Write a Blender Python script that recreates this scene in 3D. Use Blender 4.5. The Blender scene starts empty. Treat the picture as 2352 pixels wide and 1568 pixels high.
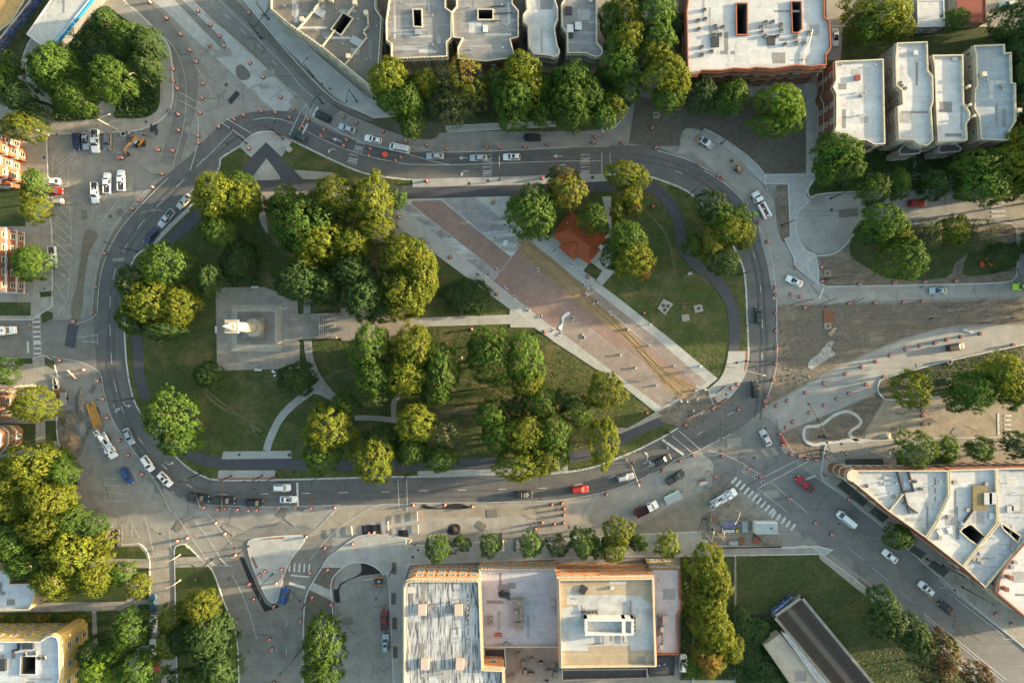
import bpy, bmesh, math, random
from mathutils import Vector, Matrix
from mathutils.geometry import tessellate_polygon
C = bpy.context.scene.collection
R = math.radians
# ------------------------------------------------------------------ camera, sky, sun
S = 0.118; LENS = 25.0; H = LENS/36*2352*S
cd = bpy.data.cameras.new('camera'); cam = bpy.data.objects.new('camera', cd); C.objects.link(cam)
cam.location = (0, 0, H); cam.rotation_euler = (0, 0, 0)
cd.lens = LENS; cd.sensor_width = 36; cd.clip_end = 3000; cd.clip_start = 1
bpy.context.scene.camera = cam
SUN_EL, SUN_AZ = 9.0, 9.0            # elevation; degrees north of east
w = bpy.data.worlds.new('World'); bpy.context.scene.world = w; w.use_nodes = True
nt = w.node_tree; sky = nt.nodes.new('ShaderNodeTexSky'); sky.sky_type = 'NISHITA'
sky.sun_disc = False; sky.sun_elevation = R(SUN_EL); sky.sun_rotation = R(90-SUN_AZ)
sky.dust_density = 2.0; sky.ozone_density = 1.2
tn = nt.nodes.new('ShaderNodeMix'); tn.data_type = 'RGBA'; tn.blend_type = 'MULTIPLY'; tn.inputs[0].default_value = 1; tn.inputs[7].default_value = (1.0, .92, .74, 1)   # hazy, warm morning sky
nt.links.new(sky.outputs[0], tn.inputs[6]); nt.links.new(tn.outputs[2], nt.nodes['Background'].inputs[0]); nt.nodes['Background'].inputs[1].default_value = 0.15
ld = bpy.data.lights.new('sun', 'SUN'); sun = bpy.data.objects.new('sun', ld); C.objects.link(sun)
ld.energy = 3.4; ld.angle = R(0.6); ld.color = (1.0, 0.77, 0.48)
sv = Vector((math.cos(R(SUN_EL))*math.cos(R(SUN_AZ)), math.cos(R(SUN_EL))*math.sin(R(SUN_AZ)), math.sin(R(SUN_EL))))
sun.rotation_euler = sv.to_track_quat('Z', 'Y').to_euler(); sun.location = (100, 20, 60)
vs = bpy.context.scene.view_settings
vs.view_transform = 'Standard'; vs.look = 'None'; vs.gamma = 1; vs.exposure = 2.6
bpy.context.scene.cycles.max_bounces = 5; bpy.context.scene.cycles.transparent_max_bounces = 4
rnd = random.Random(7)
# ------------------------------------------------------------------ coordinates
def P(x, y, z=0.0):
    k = 1 - z/H
    return Vector(((x-1176)*S*k, (784-y)*S*k, z))
def TT(c, r, L):                      # survey sheet (c, r) -> plan units
    return [(470.4*c+p[0]/4, 392*r+p[1]/4)+tuple(p[2:]) for p in L]
# ------------------------------------------------------------------ materials
MATS = {}
def newmat(name):
    m = bpy.data.materials.new(name); m.use_nodes = True
    return m, m.node_tree, m.node_tree.nodes['Principled BSDF']
def node(nt, t, **kw):
    n = nt.nodes.new(t)
    for k, v in kw.items():
        if k in n.inputs: n.inputs[k].default_value = v
        else: setattr(n, k, v)
    return n
def mixc(nt, fac, a, b, mode='MIX'):
    m = nt.nodes.new('ShaderNodeMix'); m.data_type = 'RGBA'; m.blend_type = mode
    for sock, v in ((0, fac), (6, a), (7, b)):
        if hasattr(v, 'links') or hasattr(v, 'is_linked'): nt.links.new(v, m.inputs[sock])
        elif sock == 0: m.inputs[0].default_value = v
        else: m.inputs[sock].default_value = (*v[:3], 1)
    return m.outputs[2]
def noise(nt, vec, scale, detail=4, rough=.6):
    n = node(nt, 'ShaderNodeTexNoise', Scale=scale, Detail=detail, Roughness=rough)
    nt.links.new(vec, n.inputs['Vector']); return n.outputs[0]
def ramp(nt, fac, lo, hi):
    m = nt.nodes.new('ShaderNodeMapRange'); m.inputs[1].default_value = lo; m.inputs[2].default_value = hi
    m.clamp = True; nt.links.new(fac, m.inputs[0]); return m.outputs[0]
def wpos(nt, ang=0, sc=(1, 1, 1)):
    g = nt.nodes.new('ShaderNodeNewGeometry'); mp = nt.nodes.new('ShaderNodeMapping')
    mp.inputs['Rotation'].default_value = (0, 0, R(ang)); mp.inputs['Scale'].default_value = sc
    nt.links.new(g.outputs['Position'], mp.inputs[0]); return mp.outputs[0]
def surf(name, c, c2=None, c3=None, big=.06, mid=.5, fine=4, amt=.5, a3=(.55, .75), rough=.9, joint=None, ang=0, streak=None, jc=.55, bump=0):
    """ground / roof / wall surface: blend c..c2 by large noise, stains of c3, fine grain, optional joints"""
    if name in MATS: return MATS[name]
    m, nt, b = newmat(name); v = wpos(nt)
    c2 = c2 or tuple(x*.75 for x in c)
    f = ramp(nt, noise(nt, v, big, 5, .65), .35, .65); col = mixc(nt, f, c, c2)
    f = ramp(nt, noise(nt, v, mid, 5, .7), .3, .7)
    col = mixc(nt, amt, col, mixc(nt, f, tuple(x*.55 for x in c), tuple(min(1, x*1.35) for x in c)))
    if c3:
        f = ramp(nt, noise(nt, v, big*2.7, 6, .7), a3[0], a3[1]); col = mixc(nt, f, col, c3)
    if streak:
        sa, sx, sy, scol, lo, hi = streak
        f = ramp(nt, noise(nt, wpos(nt, sa, (sx, sy, 1)), 1, 4, .6), lo, hi); col = mixc(nt, f, col, scol)
    f = ramp(nt, noise(nt, v, fine, 3, .8), .25, .75)
    col = mixc(nt, 1.0, col, mixc(nt, f, (.80, .80, .80), (1.12, 1.12, 1.12)), 'MULTIPLY')
    if joint:
        bt = node(nt, 'ShaderNodeTexBrick', **{'Scale': 1.0, 'Mortar Size': joint[2] if len(joint) > 2 else .03, 'Brick Width': joint[0], 'Row Height': joint[1], 'Mortar Smooth': .3})
        bt.offset = 0; bt.squash = 1
        bt.inputs['Color1'].default_value = (1, 1, 1, 1); bt.inputs['Color2'].default_value = (.88, .88, .88, 1); bt.inputs['Mortar'].default_value = (jc, jc, jc, 1)
        nt.links.new(wpos(nt, ang), bt.inputs['Vector']); col = mixc(nt, 1.0, col, bt.outputs[0], 'MULTIPLY')
    nt.links.new(col, b.inputs['Base Color']); b.inputs['Roughness'].default_value = rough
    b.inputs['Specular IOR Level'].default_value = .3
    if bump:
        bp = nt.nodes.new('ShaderNodeBump'); bp.inputs['Strength'].default_value = .6; bp.inputs['Distance'].default_value = bump
        nt.links.new(noise(nt, v, 2.5, 6, .7), bp.inputs['Height']); nt.links.new(bp.outputs[0], b.inputs['Normal'])
    MATS[name] = m; return m
def paint(name, c, rough=.35, metal=0.0, coat=0.0, emit=0):
    if name in MATS: return MATS[name]
    m, nt, b = newmat(name)
    f = ramp(nt, noise(nt, wpos(nt), 1.7, 3), .3, .7)
    nt.links.new(mixc(nt, f, tuple(x*.85 for x in c), c), b.inputs['Base Color'])
    b.inputs['Roughness'].default_value = rough; b.inputs['Metallic'].default_value = metal; b.inputs['Coat Weight'].default_value = coat
    if emit:
        b.inputs['Emission Color'].default_value = (*c, 1); b.inputs['Emission Strength'].default_value = emit
    MATS[name] = m; return m
def leafmat(name, c, c2, c3=None, tr=.3):
    m, nt, b = newmat(name)
    g = nt.nodes.new('ShaderNodeNewGeometry'); oi = nt.nodes.new('ShaderNodeObjectInfo')
    col = mixc(nt, ramp(nt, noise(nt, wpos(nt), .35, 3), .38, .62), c, c2)
    if c3: col = mixc(nt, ramp(nt, noise(nt, wpos(nt), .2, 2), .5, .62), col, c3)
    isl = nt.nodes.new('ShaderNodeMapRange'); isl.inputs[3].default_value = .6; isl.inputs[4].default_value = 1.4
    nt.links.new(g.outputs['Random Per Island'], isl.inputs[0])
    ob = nt.nodes.new('ShaderNodeMapRange'); ob.inputs[3].default_value = .8; ob.inputs[4].default_value = 1.15
    nt.links.new(oi.outputs['Random'], ob.inputs[0])
    mu = nt.nodes.new('ShaderNodeMath'); mu.operation = 'MULTIPLY'; nt.links.new(isl.outputs[0], mu.inputs[0]); nt.links.new(ob.outputs[0], mu.inputs[1])
    vm = nt.nodes.new('ShaderNodeVectorMath'); vm.operation = 'SCALE'; nt.links.new(col, vm.inputs[0]); nt.links.new(mu.outputs[0], vm.inputs[3])
    nt.links.new(vm.outputs[0], b.inputs['Base Color']); b.inputs['Roughness'].default_value = .6; b.inputs['Specular IOR Level'].default_value = .25
    t = nt.nodes.new('ShaderNodeBsdfTranslucent'); nt.links.new(vm.outputs[0], t.inputs[0])
    mx = nt.nodes.new('ShaderNodeMixShader'); mx.inputs[0].default_value = tr
    nt.links.new(b.outputs[0], mx.inputs[1]); nt.links.new(t.outputs[0], mx.inputs[2]); nt.links.new(mx.outputs[0], nt.nodes['Material Output'].inputs[0])
    MATS[name] = m; return m
M_ground = surf('worn street concrete', (.225, .217, .195), (.178, .172, .156), (.13, .125, .113), big=.035, mid=.35, streak=(38, .03, .7, (.23, .22, .20), .5, .8))
M_lot = surf('parking lot paving', (.245, .235, .205), (.20, .19, .168), (.14, .132, .118), big=.03, mid=.4, joint=(9, 9, .05), jc=.8, ang=3)
M_asph = surf('ring road asphalt', (.102, .103, .101), (.082, .083, .083), (.13, .127, .118), big=.03, mid=.25, fine=6, amt=.35, a3=(.5, .7), rough=.85)
M_asph2 = surf('grey avenue asphalt', (.158, .157, .15), (.125, .124, .12), (.19, .186, .175), big=.03, mid=.25, fine=5, amt=.35, streak=(38, .04, 1.1, (.11, .11, .109), .55, .75))
M_asph3 = surf('southern street asphalt', (.165, .16, .145), (.13, .126, .117), (.20, .193, .175), big=.05, mid=.3, streak=(92, .04, 1.0, (.10, .10, .098), .55, .8))
M_bike = surf('bike path asphalt', (.062, .065, .074), (.052, .054, .062), big=.05, amt=.25, fine=8)
M_black = surf('fresh asphalt patch', (.018, .018, .02), (.026, .026, .028), mid=1.2)
M_conc = surf('new pale concrete', (.345, .35, .335), (.295, .30, .288), (.24, .243, .235), big=.06, mid=.5, amt=.3, joint=(4.6, 4.6, .04), ang=38, jc=.72)
M_conc0 = surf('pale pavement concrete', (.325, .325, .305), (.28, .28, .262), (.225, .223, .21), big=.07, mid=.4, amt=.3, joint=(3.0, 3.0, .035), jc=.7)
M_side = surf('old pavement concrete', (.29, .275, .24), (.24, .228, .20), (.19, .18, .16), big=.07, mid=.5, amt=.35, joint=(2.2, 2.2, .04), jc=.7)
M_lane = surf('broad concrete lane', (.29, .278, .25), (.235, .226, .205), (.34, .33, .305), big=.05, mid=.3, amt=.4, joint=(4.5, 3.6, .035), ang=20, jc=.85)
M_lane0 = surf('boulevard concrete', (.295, .288, .265), (.245, .24, .222), (.34, .335, .315), big=.04, mid=.3, amt=.35, joint=(5, 6, .03), jc=.86, streak=(0, .03, .9, (.19, .19, .18), .55, .8))
M_kerb = surf('kerb concrete', (.42, .42, .40), (.36, .36, .34), mid=.8, amt=.3)
M_grass = surf('park grass', (.042, .064, .014), (.068, .078, .021), (.13, .108, .05), big=.05, mid=.45, fine=2.2, amt=.75, a3=(.48, .7), streak=(25, .05, .35, (.10, .088, .038), .55, .8), bump=.2)
M_lawn = surf('green lawn', (.034, .054, .015), (.048, .064, .019), (.10, .092, .042), big=.06, mid=.5, fine=2.2, amt=.75, a3=(.52, .75), streak=(40, .05, .4, (.075, .072, .03), .58, .8), bump=.2)
M_dirt = surf('churned dirt', (.155, .130, .098), (.10, .085, .066), (.225, .20, .16), big=.07, mid=.5, fine=2.5, amt=.8, a3=(.5, .7), streak=(12, .04, .9, (.085, .077, .063), .52, .70), bump=.3)
M_soil = surf('dark planting soil', (.105, .094, .074), (.072, .065, .052), (.15, .135, .105), big=.12, mid=.8, fine=3, amt=.6, bump=.1)
M_pink = surf('pink brick paving', (.235, .16, .135), (.21, .15, .13), (.28, .215, .19), big=.06, mid=.5, amt=.35, joint=(7, 9, .05), ang=38, jc=.75)
M_red = surf('red brick strip', (.26, .125, .085), (.21, .10, .07), mid=1, joint=(.6, .3, .03), ang=38)
M_stain = surf('stained pavers', (.255, .25, .245), (.18, .178, .178), (.135, .137, .142), big=.12, mid=.6, amt=.4, a3=(.5, .7), streak=(38, .05, .35, (.42, .43, .43), .52, .66))
M_mauve = surf('dusty mauve pavers', (.235, .195, .17), (.20, .168, .148), (.28, .25, .225), big=.09, mid=.6, amt=.45, joint=(7, 9, .05), ang=38, jc=.75)
M_sand = surf('sand bed', (.25, .175, .095), (.20, .142, .08), (.15, .108, .06), big=.1, mid=.6, amt=.4, streak=(38, .05, .6, (.17, .12, .06), .58, .7), bump=.12)
M_white = surf('road paint', (.52, .52, .49), (.40, .40, .38), (.22, .22, .21), big=.5, mid=2, amt=.35, a3=(.48, .75))
M_yellow = surf('yellow road paint', (.30, .22, .09), (.25, .19, .10), (.16, .14, .10), big=.5, mid=2, a3=(.4, .6))
M_plaza = surf('monument plaza stone', (.275, .25, .21), (.225, .207, .175), (.175, .162, .14), big=.1, mid=.5, amt=.35, joint=(5.5, 5.5, .05), jc=.7)
# ------------------------------------------------------------------ mesh builder
class MB:
    def __init__(s): s.v = []; s.f = []
    def add(s, vs, fs):
        n = len(s.v); s.v += [tuple(p) for p in vs]; s.f += [tuple(i+n for i in f) for f in fs]; return s
    def box(s, x, y, z, sx, sy, sz, rz=0, ry=0):
        M = Matrix.Translation((x, y, z)) @ Matrix.Rotation(rz, 4, 'Z') @ Matrix.Rotation(ry, 4, 'Y')
        vs = [M @ Vector((a*sx/2, b*sy/2, c*sz/2)) for a in (-1, 1) for b in (-1, 1) for c in (-1, 1)]
        return s.add(vs, [(0, 1, 3, 2), (4, 6, 7, 5), (0, 4, 5, 1), (2, 3, 7, 6), (0, 2, 6, 4), (1, 5, 7, 3)])
    def cyl(s, x, y, z0, z1, r0, r1=None, n=12, cap=True):
        r1 = r0 if r1 is None else r1
        vs = [(x+math.cos(2*math.pi*i/n)*r, y+math.sin(2*math.pi*i/n)*r, z) for z, r in ((z0, r0), (z1, r1)) for i in range(n)]
        fs = [(i, (i+1) % n, n+(i+1) % n, n+i) for i in range(n)]
        if cap: fs += [tuple(range(n, 2*n)), tuple(range(n-1, -1, -1))]
        return s.add(vs, fs)
    def tube(s, pts, r, n=6, r1=None):
        pts = [Vector(p) for p in pts]; r1 = r if r1 is None else r1; vs = []
        for i, p in enumerate(pts):
            d = (pts[min(i+1, len(pts)-1)]-pts[max(i-1, 0)]).normalized()
            a = d.orthogonal().normalized(); b = d.cross(a); rr = r+(r1-r)*i/(len(pts)-1)
            vs += [p+a*math.cos(2*math.pi*k/n)*rr+b*math.sin(2*math.pi*k/n)*rr for k in range(n)]
        fs = [(i*n+k, i*n+(k+1) % n, (i+1)*n+(k+1) % n, (i+1)*n+k) for i in range(len(pts)-1) for k in range(n)]
        fs += [tuple(range(n-1, -1, -1)), tuple(range((len(pts)-1)*n, len(pts)*n))]
        return s.add(vs, fs)
    def prism(s, pts, z0, z1, top=True, holes=()):
        n = len(pts); s.add([(p[0], p[1], z0) for p in pts]+[(p[0], p[1], z1) for p in pts], [(i, (i+1) % n, n+(i+1) % n, n+i) for i in range(n)] if abs(z1-z0) > 1e-6 else [])
        if top: s.sheet(pts, z1, holes)
        return s
    def sheet(s, pts, z, holes=()):
        loops = [[Vector((p[0], p[1], 0)) for p in pts]]+[[Vector((p[0], p[1], 0)) for p in h] for h in holes]
        fl = [p for l in loops for p in l]
        tr = []
        for t in tessellate_polygon(loops):
            a, b, c = (fl[i] for i in t)
            if (b-a).cross(c-a).z < 0: t = (t[0], t[2], t[1])
            tr.append(t)
        return s.add([(p.x, p.y, z) for p in fl], tr)
    def ring(s, o, i, z):
        n = len(o); return s.add([(*p[:2], z) for p in o]+[(*p[:2], z) for p in i], [(k, (k+1) % n, n+(k+1) % n, n+k) for k in range(n)])
    def loft(s, secs, cap=True):
        m = len(secs[0]); vs = [p for q in secs for p in q]
        fs = [(i*m+k, i*m+(k+1) % m, (i+1)*m+(k+1) % m, (i+1)*m+k) for i in range(len(secs)-1) for k in range(m)]
        if cap: fs += [tuple(range(m-1, -1, -1)), tuple(range((len(secs)-1)*m, len(secs)*m))]
        return s.add(vs, fs)
    def mesh(s, name, mat, smooth=False, off=(0, 0, 0)):
        me = bpy.data.meshes.new(name); me.from_pydata([(a-off[0], b-off[1], c-off[2]) for a, b, c in s.v], [], s.f)
        me.materials.append(mat)
        if smooth: me.polygons.foreach_set('use_smooth', [True]*len(me.polygons))
        me.update(); return me
    def build(s, name, mat, parent=None, smooth=False, world=False):
        off = parent.location if (parent and world) else (0, 0, 0)
        o = bpy.data.objects.new(name, s.mesh(name, mat, smooth, off)); C.objects.link(o); o.parent = parent
        if mat is None: o.data.materials.clear()
        return o
REG = []                                # things that still need a label: (object, adjective phrase, category, x, y)
def thing(name, cat, x=0, y=0, z=0, rz=0, label=None, desc=None, group=None, loc=None):
    o = bpy.data.objects.new(name, None); C.objects.link(o); o.empty_display_size = .5
    o.location = loc if loc is not None else P(x, y); o.location.z = z; o.rotation_euler = (0, 0, rz)
    tag(o, cat, label, desc, group, (x, y)); return o
def tag(o, cat, label=None, desc=None, group=None, at=None):
    o['category'] = cat
    if label: o['label'] = label
    else: REG.append((o, desc or cat, at))
    if group: o['group'] = group
    return o
def struct(o): o['kind'] = 'structure'; return o
def stuff(o, cat, label): o['kind'] = 'stuff'; o['label'] = label; o['category'] = cat; return o
def curve(pts, closed=True, n=5):
    """Catmull-Rom; a point with a third value is a sharp corner"""
    out = []; m = len(pts); rng = m if closed else m-1
    for i in range(rng):
        p1 = pts[i]; p2 = pts[(i+1) % m]
        p0 = pts[i-1] if (closed or i > 0) else p1; p3 = pts[(i+2) % m] if (closed or i+2 < m) else p2
        s1 = len(p1) > 2; s2 = len(p2) > 2
        if s1 and s2: out.append(p1[:2]); continue
        if s1: p0 = p1
        if s2: p3 = p2
        for k in range(n):
            t = k/n; t2 = t*t; t3 = t2*t
            out.append(tuple(.5*(2*p1[j]+(p2[j]-p0[j])*t+(2*p0[j]-5*p1[j]+4*p2[j]-p3[j])*t2+(3*p1[j]-p0[j]-3*p2[j]+p3[j])*t3) for j in (0, 1)))
    if not closed: out.append(pts[-1][:2])
    return out
def W(pts, z=0): return [P(x, y, z) for x, y in [p[:2] for p in pts]]
def area(p): return sum(p[i-1][0]*p[i][1]-p[i][0]*p[i-1][1] for i in range(len(p)))/2
def offset(pts, d):
    """inset a ccw world polygon by d"""
    out = []; n = len(pts)
    for i in range(n):
        a, b, c = Vector(pts[i-1][:2]), Vector(pts[i][:2]), Vector(pts[(i+1) % n][:2])
        u = (b-a).normalized(); v = (c-b).normalized(); n1 = Vector((-u.y, u.x)); n2 = Vector((-v.y, v.x))
        m = n1+n2
        if m.length < 1e-4: m = n1
        m = m.normalized(); out.append(b+m*(d/max(.35, m.dot(n1))))
    return out
SHEETS = []; LV = [0, 0]
def inside(x, y, poly):
    r = False; n = len(poly)
    for i in range(n):
        a, b = poly[i-1], poly[i]
        if (a[1] > y) != (b[1] > y) and x < (b[0]-a[0])*(y-a[1])/(b[1]-a[1])+a[0]: r = not r
    return r
BB = []
def gz(x, y):
    p = P(x, y); z = 0
    for poly, zz in SHEETS[len(BB):]: BB.append((min(q[0] for q in poly), max(q[0] for q in poly), min(q[1] for q in poly), max(q[1] for q in poly)))
    for (poly, zz), (a, b, c, d) in zip(SHEETS, BB):
        if zz > z and a <= p.x <= b and c <= p.y <= d and inside(p.x, p.y, poly): z = zz
    return z
def flat(name, pts, mat, up=0, kerb=0, smooth=True, kind=True, n=5):
    """a sheet at road level (up=0) or a raised pavement (up=1) with its kerb"""
    q = W(curve(pts, True, n) if smooth else pts)
    if area(q) < 0: q = q[::-1]
    LV[up] += 1; z = LV[up]*.003 if up == 0 else .20+LV[1]*.0016
    b = MB(); b.prism(q, z-.003 if up == 0 else -.02, z)
    o = b.build(name, mat)
    if kind: struct(o)
    SHEETS.append((q, z))
    if kerb:
        i = offset(q, kerb); k = MB(); k.ring(q, i, z+.012)
        oo = offset(q, -.004); k.ring(oo, q, z+.012); m = len(q)
        k.add([(*p[:2], -.01) for p in oo]+[(*p[:2], z+.012) for p in oo], [(j, (j+1) % m, m+(j+1) % m, m+j) for j in range(m)])
        struct(k.build('kerb', M_kerb))
    return o
def strip_poly(pts, w, closed=False):
    L = [Vector(p[:2]) for p in pts]; l = []; r = []
    for i, p in enumerate(L):
        d = (L[min(i+1, len(L)-1)]-L[max(i-1, 0)]).normalized(); nn = Vector((-d.y, d.x))*w/2
        l.append(p+nn); r.append(p-nn)
    return l, r
def strip(name, pts, w, mat, up=0, smooth=True):
    q = curve(pts, False, 6) if smooth else pts
    l, r = strip_poly([(p[0], p[1]) for p in q], w); return flat(name, [tuple(p) for p in l]+[tuple(p) for p in r[::-1]], mat, up, smooth=False)
exec_order = 'setting'
# ------------------------------------------------------------------ ground and roads
g = MB(); g.prism([(-900, -900), (900, -900), (900, 900), (-900, 900)], -.5, 0); struct(g.build('ground', M_ground))
OUT = [(470, 322), (512, 283), (560, 262), (595, 256), (645, 255), (700, 264), (770, 297), (820, 322), (895, 342), (941, 336), (1033, 350), (1166, 346), (1291, 339), (1411, 334), (1499, 337), (1549, 355), (1619, 388), (1661, 420), (1699, 454), (1731, 502), (1761, 560), (1773, 600), (1782, 680), (1785, 784), (1781, 834), (1774, 871), (1756, 932), (1731, 959), (1686, 994), (1611, 1031), (1561, 1056), (1511, 1081), (1461, 1106), (1411, 1123), (1316, 1144), (1191, 1153), (941, 1156), (783, 1160), (620, 1164), (470, 1162), (400, 1135), (350, 1095), (322, 1056), (295, 1016), (265, 974), (245, 930), (232, 880), (219, 840), (214, 784), (212, 719), (222, 642), (240, 592), (265, 542), (300, 497), (350, 434), (387, 399), (437, 357)]
PARK = [(503, 380), (508, 362), (550, 335), (565, 320), (590, 304), (620, 302), (645, 310), (673, 322), (720, 345), (783, 375), (830, 394), (870, 403), (941, 411), (1016, 413), (1116, 408), (1253, 403), (1391, 400), (1440, 398), (1486, 403), (1531, 417), (1571, 434), (1599, 454), (1655, 512), (1692, 578), (1709, 617), (1715, 667), (1717, 717), (1720, 784), (1720, 821), (1711, 859), (1694, 891), (1671, 916), (1636, 940), (1571, 976), (1524, 1004), (1461, 1036), (1411, 1056), (1381, 1068), (1341, 1079), (1266, 1089), (1191, 1090), (1091, 1093), (941, 1096), (895, 1096), (720, 1101), (570, 1104), (500, 1103), (470, 1096), (437, 1079), (410, 1056), (362, 1009), (320, 946), (302, 904), (291, 846), (286, 784), (285, 742), (286, 667), (297, 617), (316, 582), (347, 567, 1), (385, 519), (435, 474), (485, 420)]
# west lot and northern diagonal avenue
flat('parking_lot', [(112, 312, 1), (300, 302), (395, 260), (455, 250), (462, 320), (430, 350), (350, 430), (262, 540), (212, 650), (206, 735, 1), (96, 735, 1), (122, 690, 1), (116, 480, 1)], M_lot, n=3)
strip('diagonal_avenue', [(440, -80), (490, 0), (600, 115), (700, 215), (760, 275)], 78, M_asph2)
strip('new_concrete_lane', [(345, -40), (398, 0), (455, 55), (560, 150), (620, 205), (668, 245)], 62, M_conc)
flat('paver_strip', [(400, 0, 1), (418, 0, 1), (520, 98, 1), (508, 112, 1)], M_asph3)
flat('street_dirt_patch', [(545, 152), (558, 150), (575, 170), (570, 182), (552, 184), (541, 168)], surf('grey rubble', (.12, .115, .105), mid=1.5), n=4)
strip('northwest_street', [(225, -80), (290, -10), (350, 40), (400, 100), (428, 165), (430, 230), (412, 300), (388, 380)], 44, M_asph3)
flat('ring_road', OUT, M_asph)
strip('westbound_concrete_lane', [(672, 226), (715, 262), (760, 285), (820, 310), (880, 328), (945, 336), (1010, 334), (1100, 330), (1250, 327), (1400, 325)], 26, M_ground)
# other streets
flat('cross_street', [(-80, 735, 1), (150, 735), (214, 722, 1), (222, 850, 1), (190, 830), (130, 822), (-80, 822, 1)], M_asph3, n=3)
flat('southwest_street', [(345, 1262, 1), (345, 1650, 1), (408, 1650, 1), (400, 1300, 1), (398, 1262, 1)], M_side, smooth=False)
flat('southern_avenue', [(490, 1300), (545, 1230), (640, 1200), (760, 1230), (745, 1290), (706, 1370), (692, 1450), (688, 1650, 1), (548, 1650, 1), (545, 1480), (520, 1380)], M_asph3, n=4)
flat('southern_side_street', [(768, 1370), (775, 1330), (800, 1298), (838, 1292), (870, 1310), (890, 1345), (897, 1450), (903, 1650, 1), (768, 1650, 1)], M_ground, n=4)
flat('south_concrete_lane', [(790, 1200, 1), (800, 1170, 1), (1191, 1158), (1316, 1148), (1411, 1127), (1461, 1110), (1561, 1060), (1615, 1036, 1), (1665, 1098, 1), (1640, 1112), (1560, 1150), (1490, 1190), (1440, 1215), (1380, 1226, 1), (940, 1226, 1), (850, 1222)], M_lane, n=3)
flat('tan_lane', [(700, 1235, 1), (770, 1175, 1), (800, 1170, 1), (1191, 1160), (1300, 1152, 1), (1300, 1176, 1), (1150, 1186), (940, 1190), (800, 1210, 1)], surf('tan lane concrete', (.24, .215, .17), (.21, .19, .155), mid=.4), n=3)  # warmer, tan-toned band along the concrete lane
strip('southeast_avenue', [(1640, 1060), (1740, 1080), (1900, 1190), (2100, 1345), (2352, 1545), (2450, 1625)], 118, M_asph2)
strip('southeast_parking_lane', [(1880, 1265), (2080, 1420), (2300, 1595)], 26, M_ground)
flat('crossing_paving', [(1611, 1031), (1686, 994), (1735, 962), (1765, 960), (1800, 1000), (1830, 1060), (1700, 1130), (1650, 1070)], M_asph2, n=3)
flat('boulevard_carriageway', [(1762, 938, 1), (1860, 880), (2000, 810), (2100, 772), (2200, 752), (2352, 748), (2450, 746, 1), (2450, 780, 1), (2352, 790), (2230, 812), (2100, 855), (1960, 925), (1797, 992, 1)], M_lane0, n=4)
flat('boulevard_road', [(1775, 690, 1), (1779, 560, 1), (1800, 560), (1812, 600), (1850, 635), (1890, 655), (1960, 660), (2200, 652), (2330, 648), (2352, 620), (2470, 600, 1), (2470, 690, 1), (2352, 683), (2100, 688), (1880, 695), (1830, 690), (1800, 678)], M_lane0, n=4)
flat('east_street', [(1830, 510), (1850, 470), (1885, 452), (1980, 446), (2130, 445), (2352, 442), (2470, 440, 1), (2470, 700, 1), (2340, 700, 1), (2336, 540), (2320, 508), (2280, 505), (2000, 508), (1960, 535), (1945, 565), (1912, 584), (1870, 580), (1835, 550)], M_lane0, n=4)
strip('east_lane', [(1560, 290), (1610, 330), (1690, 395), (1725, 440), (1762, 490), (1775, 545), (1790, 600), (1800, 660)], 58, M_lane)
flat('tan_street', [(1990, 985, 1), (2040, 905, 1), (2140, 908), (2352, 895), (2470, 885, 1), (2470, 995, 1), (2352, 1003), (2150, 1008), (1985, 1010, 1)], surf('tan street concrete', (.28, .245, .19), (.25, .22, .17), mid=.4, joint=(8, 8, .04), jc=.85), n=3)
# dirt works
flat('dirt_works', [(1787, 700, 1), (1880, 700), (2100, 695), (2352, 688), (2470, 684, 1), (2470, 742, 1), (2352, 744), (2190, 748), (2090, 772), (2000, 806), (1860, 875), (1760, 932, 1), (1786, 834)], M_dirt, n=3)
flat('dirt_works', [(1797, 995, 1), (1960, 928), (2040, 890, 1), (2030, 915), (1985, 990), (1985, 1008, 1), (1890, 1030, 1), (1885, 1055), (1840, 1050), (1800, 1010)], M_dirt, n=3)
flat('dirt_works', [(1445, 330, 1), (1460, 225, 1), (1520, 225), (1580, 225), (1850, 210, 1), (1850, 395, 1), (1760, 398), (1720, 372), (1690, 345), (1640, 312), (1575, 295), (1560, 335, 1), (1499, 336)], M_soil, n=3)
flat('dirt_works', [(1440, 1215, 1), (1500, 1190), (1570, 1155), (1615, 1130), (1665, 1100, 1), (1700, 1150), (1740, 1195), (1790, 1230), (1800, 1258, 1), (1590, 1258, 1), (1590, 1222, 1)], surf('site gravel', (.20, .18, .145), (.16, .145, .12), (.12, .11, .09), mid=.6), n=3)
flat('verge_soil', [(850, 150, 1), (1440, 150, 1), (1436, 255), (1415, 285), (1330, 302), (1040, 302), (1000, 318), (950, 318), (880, 296), (800, 262), (760, 240, 1), (860, 262, 1)], surf('verge soil', (.075, .078, .045), (.055, .05, .035), (.13, .12, .09), big=.08, mid=.7), n=3)
flat('dirt_works', [(1780, 440), (1800, 420), (1815, 440), (1812, 545), (1798, 555), (1785, 520)], M_dirt, n=3)
flat('black_asphalt_strip', [(550, 1278, 1), (560, 1278, 1), (610, 1385), (640, 1388, 1), (640, 1394, 1), (608, 1404, 1), (575, 1340)], M_black, n=3)
flat('black_asphalt_patch', TT(1, 3, [(1435, 465), (1500, 470), (1600, 530), (1620, 560, 1), (1430, 580, 1), (1250, 670), (1245, 820, 1), (1200, 825), (1180, 705, 1), (1225, 700), (1250, 650), (1430, 560)]), M_black, n=3)
flat('fresh_asphalt_patch', TT(0, 1, [(630, 1400, 1), (728, 1425, 1), (700, 1530, 1), (610, 1505, 1)]), M_bike)
flat('fresh_asphalt_patch', TT(0, 1, [(610, 1508, 1), (705, 1533, 1), (690, 1632, 1), (595, 1610, 1)]), M_bike)
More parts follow.
